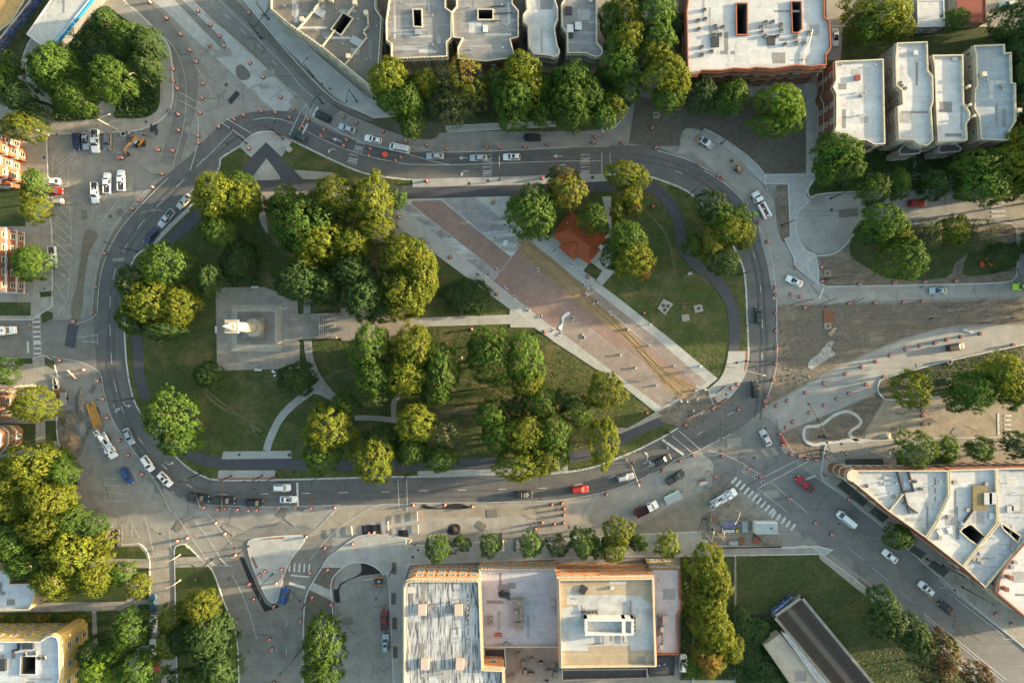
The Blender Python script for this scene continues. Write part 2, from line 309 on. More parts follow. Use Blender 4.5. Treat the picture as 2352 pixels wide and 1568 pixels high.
flat('sandy_trench', TT(0, 1, [(800, 540), (895, 575), (870, 660), (815, 770), (790, 900), (765, 1100), (755, 1240), (715, 1390), (665, 1380), (660, 1200), (700, 1100), (720, 950), (745, 800), (765, 640)]), surf('trench dust', (.155, .135, .10), (.13, .115, .09), mid=.8), n=3)
flat('trench_patch', TT(0, 1, [(1070, 520), (1120, 470), (1220, 350), (1240, 370), (1110, 530), (1030, 640), (980, 760), (940, 920), (900, 1000), (890, 1300, 1), (862, 1300, 1), (880, 1050), (915, 850), (965, 720)]), surf('trench dust', (.155, .135, .10)), n=2)
flat('steel_plate', TT(1, 3, [(1440, 118, 1), (1610, 112, 1), (1620, 200, 1), (1448, 205, 1)]), M_black)
flat('steel_plate', TT(1, 3, [(1775, 165, 1), (1860, 160, 1), (1875, 225, 1), (1780, 220, 1)]), M_black)
flat('open_pit', TT(2, 3, [(370, 115), (455, 112), (460, 190), (400, 208), (352, 190)]), M_black, n=3)
flat('wet_gutter', TT(2, 2, [(130, 1490), (200, 1520), (300, 1525), (380, 1490), (480, 1490), (530, 1530), (150, 1535)]), M_black, n=3)
flat('dirt_works', TT(0, 2, [(560, 640), (700, 640), (760, 720), (850, 760), (800, 880), (770, 950), (740, 1050), (640, 1050), (600, 1000), (540, 900), (545, 700)]), M_dirt, n=3)
# ------------------------------------------------------------------ raised islands
flat('park_island', PARK, M_grass, 1, kerb=.45)
ISL_NW = [(165, -60, 1), (250, -60, 1), (285, 0), (320, 30), (368, 78), (390, 110), (397, 160), (398, 230), (385, 262), (355, 287), (310, 302), (240, 306), (112, 310, 1), (60, 330, 1), (40, 300), (38, 180), (60, 110, 1)]
flat('northwest_pavement', ISL_NW, M_side, 1, kerb=.3)
flat('planting_bed', [(232, 20), (250, 16), (262, 26), (310, 62), (355, 95), (366, 130), (368, 235), (352, 262), (325, 272), (266, 272, 1), (265, 232, 1), (228, 232, 1), (228, 274, 1), (130, 279), (122, 272, 1), (122, 225, 1), (70, 180), (68, 130), (150, 110), (190, 75)], M_lawn, 1, n=3)
flat('west_pavement', [(-80, 330, 1), (60, 318, 1), (108, 312, 1), (113, 480, 1), (120, 520, 1), (122, 690), (118, 705), (98, 720), (74, 735, 1), (-80, 735, 1)], M_side, 1, kerb=.25, n=3)
flat('ramp_enclosure', TT(0, 0, [(745, 445), (835, 355), (1035, 500), (930, 590)]), M_side, 1, smooth=False)
for q in ([(-60, 430), (45, 430), (60, 500), (60, 520), (-60, 520)], [(-60, 694), (72, 694), (72, 725), (-60, 725)], [(92, 671), (122, 668), (122, 680), (94, 683)], [(95, 720), (104, 713), (120, 718), (121, 732), (98, 742)]):
    flat('lawn', q, M_lawn, 1, smooth=False)
flat('southwest_pavement', [(-80, 822, 1), (78, 822, 1), (100, 815), (122, 830), (134, 870), (137, 905), (132, 945), (134, 1010), (150, 1040), (155, 1060, 1), (155, 1160, 1), (168, 1180, 1), (170, 1240, 1), (235, 1250, 1), (300, 1248), (322, 1248), (340, 1268), (345, 1290, 1), (346, 1650, 1), (-80, 1650, 1)], M_side, 1, kerb=.2, n=3)
for q in ([(105, 966), (132, 966), (132, 1012), (106, 1014)], [(-60, 972), (83, 972), (83, 1018), (-60, 1030)], [(-60, 1050), (150, 1050), (165, 1180), (235, 1255), (230, 1280), (-60, 1290)], [(237, 1255), (320, 1253), (336, 1272), (340, 1283), (240, 1281)],
          [(-60, 1303), (290, 1303), (292, 1380), (-60, 1385)], [(314, 1303), (342, 1303), (342, 1375), (316, 1375)], [(222, 1402), (270, 1400), (292, 1410), (298, 1568), (230, 1568)], [(-60, 1405), (212, 1402), (214, 1480), (150, 1500), (-60, 1500)], [(317, 1386), (344, 1386), (348, 1480), (319, 1482)], [(320, 1492), (348, 1492), (350, 1620), (322, 1620)],
          [(33, 823), (75, 822), (76, 835), (36, 836)], [(104, 818), (125, 830), (125, 848), (104, 838)]):
    flat('lawn', q, M_lawn, 1, smooth=False)
flat('south_lawn', [(400, 1262, 1), (405, 1252), (425, 1248), (445, 1265), (458, 1278, 1), (490, 1310), (515, 1380), (540, 1440), (548, 1500), (552, 1650, 1), (408, 1650, 1)], M_lawn, 1, kerb=.3, n=3)
flat('pavement', [(400, 1278, 1), (470, 1278, 1), (490, 1300, 1), (400, 1302, 1)], M_side, 1)
flat('triangle_island', TT(1, 3, [(395, 280), (430, 245), (510, 230), (700, 212), (880, 208), (918, 240), (905, 290), (800, 430), (740, 560), (700, 700), (670, 810), (630, 832), (580, 800), (520, 690), (440, 500), (400, 360)]), M_conc, 1, kerb=.35, n=4)
for q in (TT(1, 3, [(515, 232), (730, 220), (732, 240), (520, 250)]), TT(1, 3, [(425, 412), (450, 412), (494, 508), (470, 510)]), TT(1, 3, [(790, 410), (815, 410), (735, 585), (712, 575)])): flat('brick_strip', q, M_red, 1, smooth=False)
flat('median_island', TT(1, 3, [(1075, 500), (1130, 410), (1200, 360), (1300, 280), (1400, 220), (1480, 200), (1640, 200), (1880, 240, 1), (1880, 300, 1), (3600, 215, 1), (4560, 170, 1), (4560, 250, 1), (4620, 255, 1), (4620, 300, 1), (5500, 315, 1), (5600, 300, 1), (5700, 385), (3700, 410, 1), (1880, 480, 1), (1830, 640, 1), (1850, 1900, 1), (1740, 1900, 1), (1690, 680), (1640, 580), (1560, 500), (1430, 460), (1300, 490), (1200, 580), (1165, 680), (1190, 1020), (1195, 1900, 1), (900, 1900, 1), (905, 1000), (930, 760), (1000, 620)]), M_conc0, 1, kerb=.3, n=2)
flat('median_soil', TT(1, 3, [(960, 705, 1), (1175, 810, 1), (1190, 1020), (1190, 1900, 1), (905, 1900, 1), (915, 1000), (925, 800)]), M_soil, 1, n=3)
flat('median_soil', TT(1, 3, [(1060, 508, 1), (1270, 505, 1), (1200, 590), (1170, 715, 1), (995, 640, 1)]), M_soil, 1, n=3)
flat('southeast_pavement', [(1590, 1258, 1), (1820, 1256, 1), (1845, 1250, 1), (1868, 1256, 1), (1960, 1325, 1), (2080, 1420, 1), (2200, 1512, 1), (2352, 1632, 1), (2470, 1700, 1), (2100, 1700, 1), (1590, 1700, 1)], M_side, 1, kerb=.25, n=3)
flat('southeast_lawn', [(1690, 1275, 1), (1865, 1271), (1885, 1285), (1960, 1345), (2060, 1425), (2180, 1518), (2352, 1660, 1), (2100, 1700, 1), (1690, 1700, 1)], M_lawn, 1, n=3)
flat('garden_strip', [(1563, 1278, 1), (1686, 1276, 1), (1686, 1560, 1), (1563, 1560, 1)], M_lawn, 1, smooth=False)
flat('flatiron_pavement', TT(4, 2, [(50, 950), (80, 930), (300, 915, 1), (500, 905), (700, 895), (1000, 885), (1880, 870, 1), (2500, 860, 1), (2500, 3400, 1), (2100, 3000), (1340, 2370), (900, 1990), (560, 1690), (200, 1400), (30, 1280), (20, 1150)]), M_side, 1, kerb=.25, n=3)
KID = TT(4, 2, [(-140, 780), (0, 755), (120, 670), (230, 628), (320, 650), (390, 720), (370, 780), (290, 845), (370, 910, 1), (435, 905, 1), (300, 915, 1), (50, 945), (-60, 960), (-150, 900)])
flat('kidney_island', KID, M_dirt, 1, kerb=.8, n=4)
flat('boulevard_median', TT(4, 2, [(545, 370), (580, 340), (800, 270), (1300, 145), (1880, 20, 1), (2500, -60, 1), (2500, 470, 1), (1400, 500), (1000, 520), (640, 540), (580, 520), (530, 450)]), M_soil, 1, kerb=.35, n=3)
flat('boulevard_park', TT(4, 1, [(-20, 776), (70, 772), (160, 742), (250, 660), (330, 550), (400, 515), (850, 485), (1100, 480), (1700, 475), (1780, 500), (1815, 560), (1820, 900), (1790, 1000), (1700, 1030), (1400, 1045), (200, 1070), (30, 1055), (-80, 960), (-120, 850), (-75, 790)]), M_dirt, 1, kerb=.35, n=4)
flat('boulevard_lawn', TT(4, 1, [(330, 580), (600, 520), (1380, 530), (1420, 700), (1250, 850), (1160, 980), (700, 1000), (420, 880), (280, 770)]), M_lawn, 1, n=3)
flat('boulevard_lawn', TT(4, 1, [(1450, 640), (1780, 700), (1800, 880), (1500, 960), (1330, 960), (1320, 880)]), M_lawn, 1, n=3)
flat('turning_circle_pavement', TT(3, 1, [(1380, 35, 1), (1840, 30, 1), (1850, 70), (1750, 220), (1790, 275), (1700, 380), (1670, 500), (1700, 640), (1780, 740), (1840, 765), (1875, 880, 1), (1880, 1060, 1), (1800, 1000, 1), (1660, 880), (1640, 800), (1555, 625, 1), (1610, 605, 1), (1590, 130, 1), (1380, 125, 1)]), M_conc, 1, kerb=.3, n=3)
flat('site_concrete', TT(3, 0, [(670, 1190, 1), (800, 1245, 1), (1060, 1440), (1170, 1568), (1380, 1800, 1), (1290, 1760, 1), (1180, 1640), (1050, 1500), (830, 1400, 1), (570, 1415, 1)]), M_lane, 0, n=3)
flat('curved_pavement', TT(3, 0, [(825, 1182, 1), (960, 1250), (1170, 1390), (1360, 1568), (1400, 1740, 1), (1380, 1700), (1240, 1568), (1130, 1440), (1000, 1340), (798, 1235, 1)]), M_conc0, 1, kerb=.2, n=3)
flat('northeast_pavement', [(1850, 192, 1), (1874, 192, 1), (1876, 400, 1), (1852, 400, 1)], M_conc0, 1)
flat('northeast_lawn', [(1876, 60, 1), (2480, 60, 1), (2480, 436, 1), (2100, 438), (1900, 445), (1860, 455), (1855, 430), (1876, 400, 1)], M_lawn, 1, kerb=.3, n=3)
for q in ([(2095, 345), (2103, 345), (2106, 410), (2096, 410)], [(2188, 350), (2196, 350), (2197, 412), (2190, 412)], [(1890, 400), (2470, 396), (2470, 410), (1890, 416)]): flat('footpath', q, M_side, 1, smooth=False)
flat('apartment_pavement', [(1565, 200, 1), (1850, 193, 1), (1850, 228, 1), (1700, 222, 1), (1650, 228, 1), (1560, 232, 1)], M_conc0, 1, smooth=False)
flat('alley', [(1895, -60, 1), (1945, -60, 1), (1935, 60, 1), (1930, 140, 1), (1900, 140, 1)], M_side, 1, smooth=False)
flat('north_pavement', TT(1, 0, [(300, -60, 1), (640, -60, 1), (640, 60, 1), (700, 190), (1500, 900), (1800, 1000, 1), (1805, 1070, 1), (1550, 1090, 1), (1400, 1020), (1200, 930), (1000, 750), (700, 420)]), M_conc, 1, kerb=.25, n=2)
flat('paver_strip', TT(1, 0, [(190, 0, 1), (270, 0, 1), (700, 400), (1060, 760), (1180, 880), (1400, 1030), (1560, 1100, 1), (1500, 1120), (1300, 1030), (1100, 900), (900, 720), (600, 400)]), surf('grey pavers', (.15, .14, .125), (.125, .118, .105), mid=1, joint=(.5, .25, .03), jc=.6), 1, n=2)
flat('north_walk', TT(2, 0, [(330, 1160, 1), (860, 1130), (1340, 1115, 1), (1345, 1165, 1), (900, 1190), (340, 1215, 1)]), M_conc0, 1, kerb=.2, n=2)
flat('cul_de_sac_kerb', TT(3, 0, [(0, 900, 1), (140, 905), (140, 980), (90, 1080), (0, 1180, 1), (-120, 1220, 1), (-120, 900, 1)]), M_soil, 1, kerb=.4, n=3)
# park paths
BP = 0
strip('bike_path', [(338, 915), (322, 870), (318, 800), (316, 745)], 24, M_bike, 1)
strip('bike_path', [(350, 950), (395, 1010), (440, 1045), (520, 1063), (680, 1066), (900, 1068), (1100, 1063), (1260, 1058), (1380, 1032), (1470, 985), (1540, 955), (1580, 940)], 25, M_bike, 1)
strip('bike_path', [(590, 428), (700, 428), (900, 440), (1100, 438), (1250, 430), (1380, 428), (1450, 422), (1500, 432), (1530, 460), (1556, 500), (1566, 555), (1590, 600), (1640, 640), (1670, 680), (1685, 725), (1686, 806)], 26, M_bike, 1)
flat('bike_path', [(612, 325, 1), (690, 408, 1), (710, 428), (700, 441, 1), (598, 441, 1), (560, 390, 1), (548, 395)], M_bike, 1, n=2)
flat('bike_path', [(365, 562, 1), (430, 500), (465, 470), (475, 490), (420, 545), (380, 565)], M_bike, 1, n=3)
flat('tip_paving', [(550, 336, 1), (568, 318), (600, 306), (640, 312), (672, 324, 1), (647, 360, 1), (612, 327, 1), (577, 362, 1)], M_conc0, 1, kerb=.1, n=3)
flat('brick_strip', TT(1, 0, [(610, 1222), (690, 1235), (808, 1292), (800, 1300), (690, 1262), (620, 1240)]), M_red, 1, n=2)
flat('path_triangle', TT(1, 1, [(450, 55), (560, -95), (580, -95), (690, 55), (670, 85), (475, 88)]), M_conc0, 1, n=3)
flat('footpath', TT(1, 1, [(820, -5, 1), (1185, 20, 1), (1182, 88, 1), (900, 80, 1)]), M_side, 1)
flat('footpath', TT(1, 1, [(505, 197, 1), (1000, 190, 1), (1700, 230), (1700, 290), (1000, 262, 1), (535, 280, 1), (585, 560), (560, 560), (500, 430), (530, 300)]), M_side, 1, n=2)
flat('footpath', TT(2, 1, [(25, 80, 1), (1250, 48), (1780, 40, 1), (1820, 98, 1), (1250, 125), (30, 155, 1)]), M_conc0, 1, n=2)
flat('west_terrace', [(850, 560, 1), (870, 470, 1), (930, 455, 1), (960, 480, 1), (945, 535, 1), (900, 560, 1)], M_side, 1)
# the diagonal promenade
flat('promenade', [(926, 458, 1), (1171, 451, 1), (1175, 500, 1), (1216, 547, 1), (1366, 645, 1), (1411, 677, 1), (1546, 784, 1), (1648, 869, 1), (1616, 894, 1), (1561, 920, 1), (1508, 948, 1), (1436, 891, 1), (1271, 784, 1), (916, 522, 1), (911, 467, 1)], M_conc, 1, n=2)
flat('brick_field', TT(2, 1, [(20, 282, 1), (285, 275, 1), (930, 795, 1), (820, 945, 1), (440, 640, 1), (20, 310, 1)]), M_pink, 1, smooth=False)
flat('stained_pavers', TT(2, 1, [(300, 258, 1), (600, 250, 1), (1070, 620, 1), (935, 795, 1)]), M_stain, 1, smooth=False)
flat('grey_pavers', TT(2, 1, [(0, 310, 1), (820, 945, 1), (765, 1015, 1), (180, 540, 1), (-90, 330, 1)]), M_stain, 1, smooth=False)
flat('brick_field', TT(2, 1, [(985, 735, 1), (1100, 690, 1)])+[(1411, 727, 1), (1461, 770, 1), (1600, 882, 1), (1566, 916, 1), (1440, 820, 1), (1352, 752, 1), (1290, 767, 1), (1133, 646, 1)], M_pink, 1, smooth=False)
flat('stained_pavers', [(1308, 719, 1), (1363, 762, 1), (1450, 828, 1), (1558, 914, 1), (1520, 935, 1), (1420, 862, 1), (1273, 752, 1)], M_mauve, 1, smooth=False)
flat('stained_pavers', [(1356, 659, 1), (1411, 702, 1), (1500, 772, 1), (1624, 878, 1), (1606, 888, 1), (1470, 775, 1), (1411, 722, 1), (1336, 687, 1)], M_mauve, 1, smooth=False)
flat('weathered_pavers', [(1430, 795, 1), (1475, 830, 1), (1555, 916, 1), (1530, 928, 1), (1450, 868, 1), (1395, 825, 1)], M_mauve, 1, smooth=False)
flat('sand_bed', [(1206, 550), (1241, 572), (1347, 662), (1331, 672), (1411, 727), (1461, 784), (1511, 829), (1561, 866), (1601, 889), (1594, 899), (1562, 916), (1511, 871), (1486, 834), (1444, 790), (1411, 760), (1326, 694), (1291, 664), (1228, 612), (1190, 571)], M_sand, 1, n=4)
flat('torn_ground', TT(3, 2, [(790, 445), (880, 520), (920, 580), (700, 680), (640, 720), (640, 780), (540, 740), (520, 700), (660, 600), (640, 540)]), M_dirt, 1, n=3)
flat('torn_ground', [(1502, 950, 1), (1561, 920, 1), (1618, 894, 1), (1640, 935, 1), (1585, 972, 1), (1562, 984, 1), (1545, 975, 1), (1520, 968, 1)], M_dirt, 1, smooth=False)
flat('corner_paving', TT(3, 2, [(1045, 88, 1), (1225, 88, 1), (1222, 220), (1190, 330), (1100, 450), (1000, 530), (900, 575), (850, 440, 1), (960, 350), (1020, 230)]), M_conc0, 1, n=2)
flat('brick_strip', TT(3, 2, [(1203, 88), (1224, 88), (1218, 200), (1200, 275), (1183, 270), (1198, 180)]), M_red, 1, smooth=False)
flat('brick_strip', TT(3, 2, [(930, 595), (1030, 517), (1045, 535), (945, 615)]), M_red, 1, smooth=False)
flat('footpath', TT(2, 2, [(2000, 795, 1), (2270, 640, 1), (2200, 560, 1), (2270, 640, 1), (2320, 680, 1), (1925, 850, 1), (1895, 790, 1)]), M_side, 1, smooth=False)
flat('footpath', TT(2, 1, [(-20, 1355), (90, 1350), (920, 1322), (920, 1255, 1), (1100, 1380, 1), (1320, 1560, 1), (1140, 1440, 1), (925, 1440, 1), (925, 1408), (150, 1432), (-20, 1440)]), M_conc0, 1, smooth=False)
flat('footpath', TT(1, 1, [(860, 1318, 1), (1250, 1305, 1), (1255, 1262, 1), (1830, 1265, 1), (1880, 1330, 1), (1880, 1480, 1), (1500, 1560, 1), (1260, 1560, 1), (1255, 1535, 1), (860, 1550, 1)]), M_plaza, 1, smooth=False)
strip('footpath', TT(1, 1, [(945, 1180), (942, 1310)]), 16, M_side, 1, smooth=False)
strip('footpath', TT(1, 2, [(948, -10), (960, 120), (1000, 250), (1080, 390), (1190, 520), (1260, 600)]), 17, M_side, 1)
strip('footpath', TT(1, 2, [(570, 1000), (600, 900), (680, 730), (790, 600), (930, 490), (1010, 430)]), 17, M_conc0, 1)
flat('footpath', TT(1, 2, [(960, 460), (1020, 380), (1120, 480), (1150, 530), (1060, 490)]), M_conc0, 1, n=3)
strip('footpath', TT(1, 2, [(1380, 700), (1500, 700), (1650, 710), (1850, 740)]), 12, M_side, 1)
strip('footpath', TT(1, 2, [(1790, 480), (1740, 560), (1740, 700)]), 12, M_side, 1)
flat('footpath', TT(1, 2, [(175, 1008), (795, 1000), (800, 1072), (157, 1078)]), M_conc0, 1, smooth=False)
flat('footpath', TT(1, 2, [(132, 1180), (650, 1180), (653, 1262), (120, 1270)]), M_conc0, 1, smooth=False)
flat('brick_strip', TT(1, 2, [(124, 1252), (652, 1243), (653, 1262), (120, 1270)]), M_red, 1, smooth=False)
flat('footpath', TT(2, 2, [(75, 1187), (720, 1170), (1350, 1150), (1450, 1130), (1458, 1190), (1300, 1218), (600, 1232), (75, 1240)]), M_conc0, 1, smooth=False)
flat('kiosk_paving', TT(2, 1, [(1100, 620, 1), (1300, 590, 1), (1540, 800, 1), (1840, 570, 1), (1765, 240, 1), (1850, 240, 1), (1855, 850), (1880, 930, 1), (1770, 1055, 1), (1710, 1010, 1), (1770, 920, 1), (1660, 840, 1), (1595, 920, 1), (1710, 1005, 1), (1700, 1015, 1)]), M_conc, 1, smooth=False)
flat('parking_kerb_walk', TT(0, 1, [(1390, 705, 1), (1540, 520), (1735, 335, 1), (1745, 375, 1), (1590, 520), (1430, 690, 1)]), M_conc0, 1, n=2)
for q in ((TT(3, 1, [(450, 1175), (540, 1225), (465, 1325), (392, 1265)])), TT(3, 1, [(725, 1240), (800, 1225), (815, 1290), (738, 1308)]), TT(3, 1, [(610, 1325), (680, 1318), (690, 1375), (620, 1385)])): flat('concrete_pad', q, M_side, 1, smooth=False)
# ------------------------------------------------------------------ road markings
MK = {'w': MB(), 'y': MB(), 'f': MB()}
LV[0] += 4
def line(pts, w=.16, k='w', smooth=True, dash=None, up=0):
    q = [P(*p[:2]) for p in (curve(pts, False, 5) if smooth and len(pts) > 2 else pts)]
    z = (.4 if up else LV[0]*.003+.004)+(.002 if k == 'y' else 0)+rnd.random()*.0018
    if dash:
        on, off = dash; L = []; acc = 0; cur = [q[0]]; draw = True
        for a, b in zip(q, q[1:]):
            d = (b-a).length; t = 0
            while acc+d-t > (on if draw else off)-1e-9:
                t += (on if draw else off)-acc; p = a+(b-a)*min(1, t/d)
                if draw: L.append(cur+[p])
                cur = [p]; draw = not draw; acc = 0
                if t >= d: break
            if t < d: acc += d-t
            if draw and (cur[-1]-b).length > 1e-3: cur.append(b)
        for s_ in L: ribbon(MK[k], s_, w, z)
    else: ribbon(MK[k], q, w, z)
def ribbon(mb, q, w, z):
    if mb is MK['w']: w *= .82
    l, r = strip_poly([(p[0], p[1]) for p in q], w); n = len(l)
    mb.add([(*p, z) for p in l]+[(*p, z) for p in r], [(n+i, n+i+1, i+1, i) for i in range(n-1)])
def ln(c, r, pts, **k): line(TT(c, r, pts), **k)
D3 = (2.6, 6.6)
ln(1, 0, [(1005, 1085), (1200, 1190), (1400, 1290), (1600, 1350), (1880, 1420)], w=.18); ln(1, 0, [(930, 1205), (1100, 1290), (1300, 1375), (1550, 1450), (1880, 1515)])
ln(2, 0, [(0, 1420), (180, 1475), (370, 1515)]); ln(2, 0, [(0, 1345), (180, 1385), (370, 1400), (900, 1385), (1480, 1355)], w=.16)
ln(2, 0, [(0, 1512), (370, 1516), (900, 1497), (1400, 1482), (1755, 1478)]); ln(2, 0, [(1765, 1408), (1765, 1560), (1765, 1590)], w=.2, smooth=False); ln(2, 0, [(1840, 1410), (1843, 1530)], w=.16)
ln(1, 0, [(880, 1032), (778, 1240)], w=.2); ln(1, 0, [(940, 1050), (860, 1210)], w=.2); ln(1, 0, [(945, 1140), (895, 1240)], w=.7)
ln(1, 0, [(450, 1105), (560, 1085), (700, 1100), (815, 1135)]); ln(1, 0, [(195, 1088), (430, 1228)], w=.2); ln(1, 0, [(160, 1130), (370, 1275)], w=.2); ln(1, 0, [(250, 1215), (0, 1465)], w=.18)
ln(1, 0, [(1040, 985), (990, 1080)], w=.8); ln(1, 0, [(940, 950), (890, 1020)], w=.16); ln(1, 0, [(1010, 960), (960, 1040)], w=.16)
ln(1, 0, [(0, 130), (180, 270), (400, 450), (600, 660), (780, 840), (890, 960)], k='y', w=.12); ln(1, 0, [(10, 118), (190, 258), (410, 438), (610, 648), (790, 828), (900, 948)], k='y', w=.12)
ln(1, 0, [(40, -10), (180, 130), (350, 290), (560, 490), (730, 680)], dash=(2, 4)); ln(1, 0, [(130, 0), (330, 200), (560, 430), (760, 640), (880, 790), (1000, 900)], w=.14)
ln(0, 0, [(1300, -80), (1450, 70), (1600, 220), (1720, 390), (1800, 560), (1815, 780), (1760, 1020)], k='y', w=.12)
ln(0, 0, [(1180, 60), (1400, 250), (1600, 440), (1700, 700), (1710, 900), (1690, 1150), (1590, 1530)], w=.13); ln(0, 0, [(1790, 590), (1950, 870)], w=.13); ln(0, 0, [(1650, 850), (1860, 965)], w=.14); ln(0, 0, [(1640, 920), (1880, 1040)], w=.14)
ln(0, 0, [(1820, 1080), (1820, 1300), (1750, 1568)], w=.2)
# ring road, west side
ln(0, 1, [(1550, 65), (1400, 210), (1250, 370), (1120, 520), (1040, 650), (975, 790), (930, 950), (905, 1120), (897, 1300)], w=.2)
ln(0, 1, [(1880, -110), (1595, 180), (1400, 375), (1245, 560), (1110, 785), (1035, 1025), (1010, 1300), (1018, 1570), (1045, 1900), (1115, 2150), (1140, 2220)], dash=(3.1, 4.6), w=.2)
ln(0, 2, [(1115, 590), (1140, 655)], w=.2); ln(0, 2, [(1270, 880), (1318, 940)], w=.2); ln(0, 2, [(1487, 1125), (1535, 1170)], w=.2); ln(0, 2, [(1712, 1308), (1770, 1340)], w=.2)
ln(0, 1, [(890, 1310), (850, 1350), (780, 1385), (700, 1400)], w=.16); ln(0, 1, [(710, 1535), (898, 1508), (902, 1600)], w=.16, smooth=False); ln(0, 2, [(760, 0), (900, 8)], w=.14)
ln(0, 2, [(480, 138), (700, 180), (860, 240), (930, 320), (960, 480), (1010, 650), (1080, 790), (1200, 960), (1330, 1140), (1450, 1320), (1530, 1480), (1575, 1568)], w=.17)
ln(0, 2, [(1400, 1230), (1620, 1400), (1790, 1475)], dash=(1, 2.4), w=.16)
ln(0, 1, [(1780, 168), (1650, 300), (1480, 480), (1280, 710)], dash=(2, 2.5), w=.14); ln(0, 1, [(1445, 90), (1350, 180), (1180, 350), (1050, 520), (960, 700), (890, 920), (860, 1150), (848, 1300)], w=.12)
for a in ([(1090, 265), (1010, 378)], [(985, 405), (945, 470)], [(850, 180), (855, 385)], [(855, 385), (1010, 200)]): ln(0, 1, a, w=.12)
# parking stalls in the west lot
for a in ([(440, 150), (635, 152)], [(450, 245), (640, 240)], [(490, 335), (648, 330)], [(632, 0), (635, 155)], [(648, 330), (662, 690)], [(490, 692), (665, 683)], [(525, 780), (668, 770)], [(540, 868), (650, 860)], [(550, 960), (640, 952)], [(475, 380), (655, 535)], [(478, 465), (658, 625)], [(480, 548), (690, 722)], [(485, 632), (668, 795)], [(520, 735), (652, 862)], [(555, 840), (642, 945)], [(555, 925), (625, 1010)], [(530, 335), (650, 450)], [(610, 330), (650, 365)], [(500, 1030), (615, 1200), (530, 1330)], [(540, 1100), (635, 990)], [(520, 1210), (570, 1275)], [(445, 185), (570, 60)], [(500, 70), (580, 0)], [(605, 150), (635, 110)], [(620, 1200), (650, 870)]):
    ln(0, 1, a, w=.13, smooth=False)
for a in ([(480, 1568), (705, 1375)], [(545, 1568), (695, 1410)], [(630, 1568), (640, 1500), (710, 1400)], [(500, 1440), (625, 1305)], [(780, 1310), (785, 1410)], [(695, 1380), (695, 1410)], [(1050, 1310), (1055, 1400), (1110, 1405)], [(480, 1568), (490, 1420), (640, 1260)]): ln(0, 0, a, w=.13, smooth=False)
for a in ([(630, 1082), (750, 1080)], [(630, 1168), (750, 1166)], [(620, 1258), (750, 1256)], [(640, 1346), (750, 1344)], [(640, 1438), (750, 1436)], [(690, 1525), (755, 1525), (755, 1568)], [(958, 1255), (1080, 1265)], [(958, 1315), (1115, 1330)], [(958, 1380), (1180, 1405)], [(958, 1310), (960, 1465), (1215, 1460)]): ln(0, 2, a, w=.12, smooth=False)
for a in ([(948, 110), (950, 200)], [(1036, 105), (1038, 220)], [(1125, 105), (1128, 245)], [(1215, 105), (1218, 235)], [(1215, 110), (1285, 235)], [(1330, 50), (1370, 170), (1420, 400)], [(1560, 160), (1570, 300), (1580, 370)], [(1790, 70), (1880, 190)], [(1600, 0), (1880, 400)], [(755, 0), (755, 50)]): ln(0, 3, a, w=.14, smooth=False)
# crosswalk bars
def bars(c, r, a, b, n, length, w, ang_k=None):
    A, B = [Vector(P(*p)) for p in TT(c, r, [a, b])]; d = (B-A).normalized(); nn = Vector((-d.y, d.x, 0))
    for i in range(n):
        p = A+(B-A)*i/(n-1); ribbon(MK['w'], [p-nn*length/2, p+nn*length/2], w, (.24 if ang_k else LV[0]*.003+.004)+rnd.random()*.001)
bars(0, 1, (335, 1300), (342, 1568), 7, 1.9, .62); bars(0, 2, (345, 20), (350, 200), 5, 1.9, .62)
ln(0, 1, [(300, 1300), (310, 1568)], w=.1); ln(0, 1, [(370, 1300), (376, 1568)], w=.1); ln(0, 2, [(310, 0), (312, 210)], w=.1); ln(0, 2, [(380, 0), (386, 210)], w=.1); ln(0, 2, [(258, 0), (262, 105)], w=.7)
bars(4, 1, (1640, 292), (1645, 418), 4, 3.8, .62); bars(4, 2, (1730, 680), (1730, 848), 5, 1.9, .6); ln(4, 2, [(1643, 660), (1645, 860)], w=.7)
bars(3, 2, (1100, 1272), (1440, 1560), 10, 2.1, .75); bars(3, 3, (1460, 15), (1640, 135), 5, 2.1, .75)
bars(1, 3, (780, 500), (960, 512), 5, 2.4, .5)
ln(1, 3, [(790, 575), (960, 592)], w=.5); ln(1, 3, [(775, 650), (925, 690)], w=.9)
# south carriageway
ln(1, 2, [(0, 1502), (300, 1510), (620, 1518), (1245, 1500)], w=.17); ln(1, 2, [(1245, 1502), (1160, 1600)], w=.17); ln(1, 2, [(850, 1295), (858, 1510)], w=.7)
for a in ([(137, 1402), (210, 1403)], [(513, 1398), (590, 1398)], [(890, 1392), (972, 1392)], [(1230, 1386), (1318, 1385)], [(1618, 1378), (1704, 1377)]): ln(1, 2, a, w=.2)
for a in ([(82, 1369), (173, 1368)], [(443, 1362), (520, 1361)], [(815, 1356), (893, 1355)], [(1180, 1346), (1262, 1343)], [(1515, 1318), (1588, 1306)], [(1825, 1252), (1895, 1228)]): ln(2, 2, a, w=.2)
ln(1, 2, [(1775, 1270), (1787, 1535)], w=.2); ln(1, 2, [(1855, 1265), (1863, 1560)], w=.2); ln(1, 2, [(1450, 1568), (1540, 1520), (1640, 1492), (1780, 1490)], w=.15)
ln(2, 2, [(0, 1482), (500, 1478), (1000, 1470), (1350, 1455), (1600, 1420), (1880, 1355), (2200, 1230)], w=.17); ln(3, 2, [(300, 1225), (420, 1185), (560, 1090), (700, 1032), (790, 992), (880, 945), (1070, 850)], w=.17)
ln(3, 2, [(440, 900), (635, 1040)], w=.75); ln(3, 2, [(510, 850), (715, 1020)], w=.2); ln(3, 2, [(590, 818), (790, 992)], w=.2); ln(3, 2, [(262, 1122), (325, 1092)], w=.18); ln(3, 2, [(758, 855), (815, 823)], w=.18); ln(3, 2, [(1030, 680), (1095, 645)], w=.16)
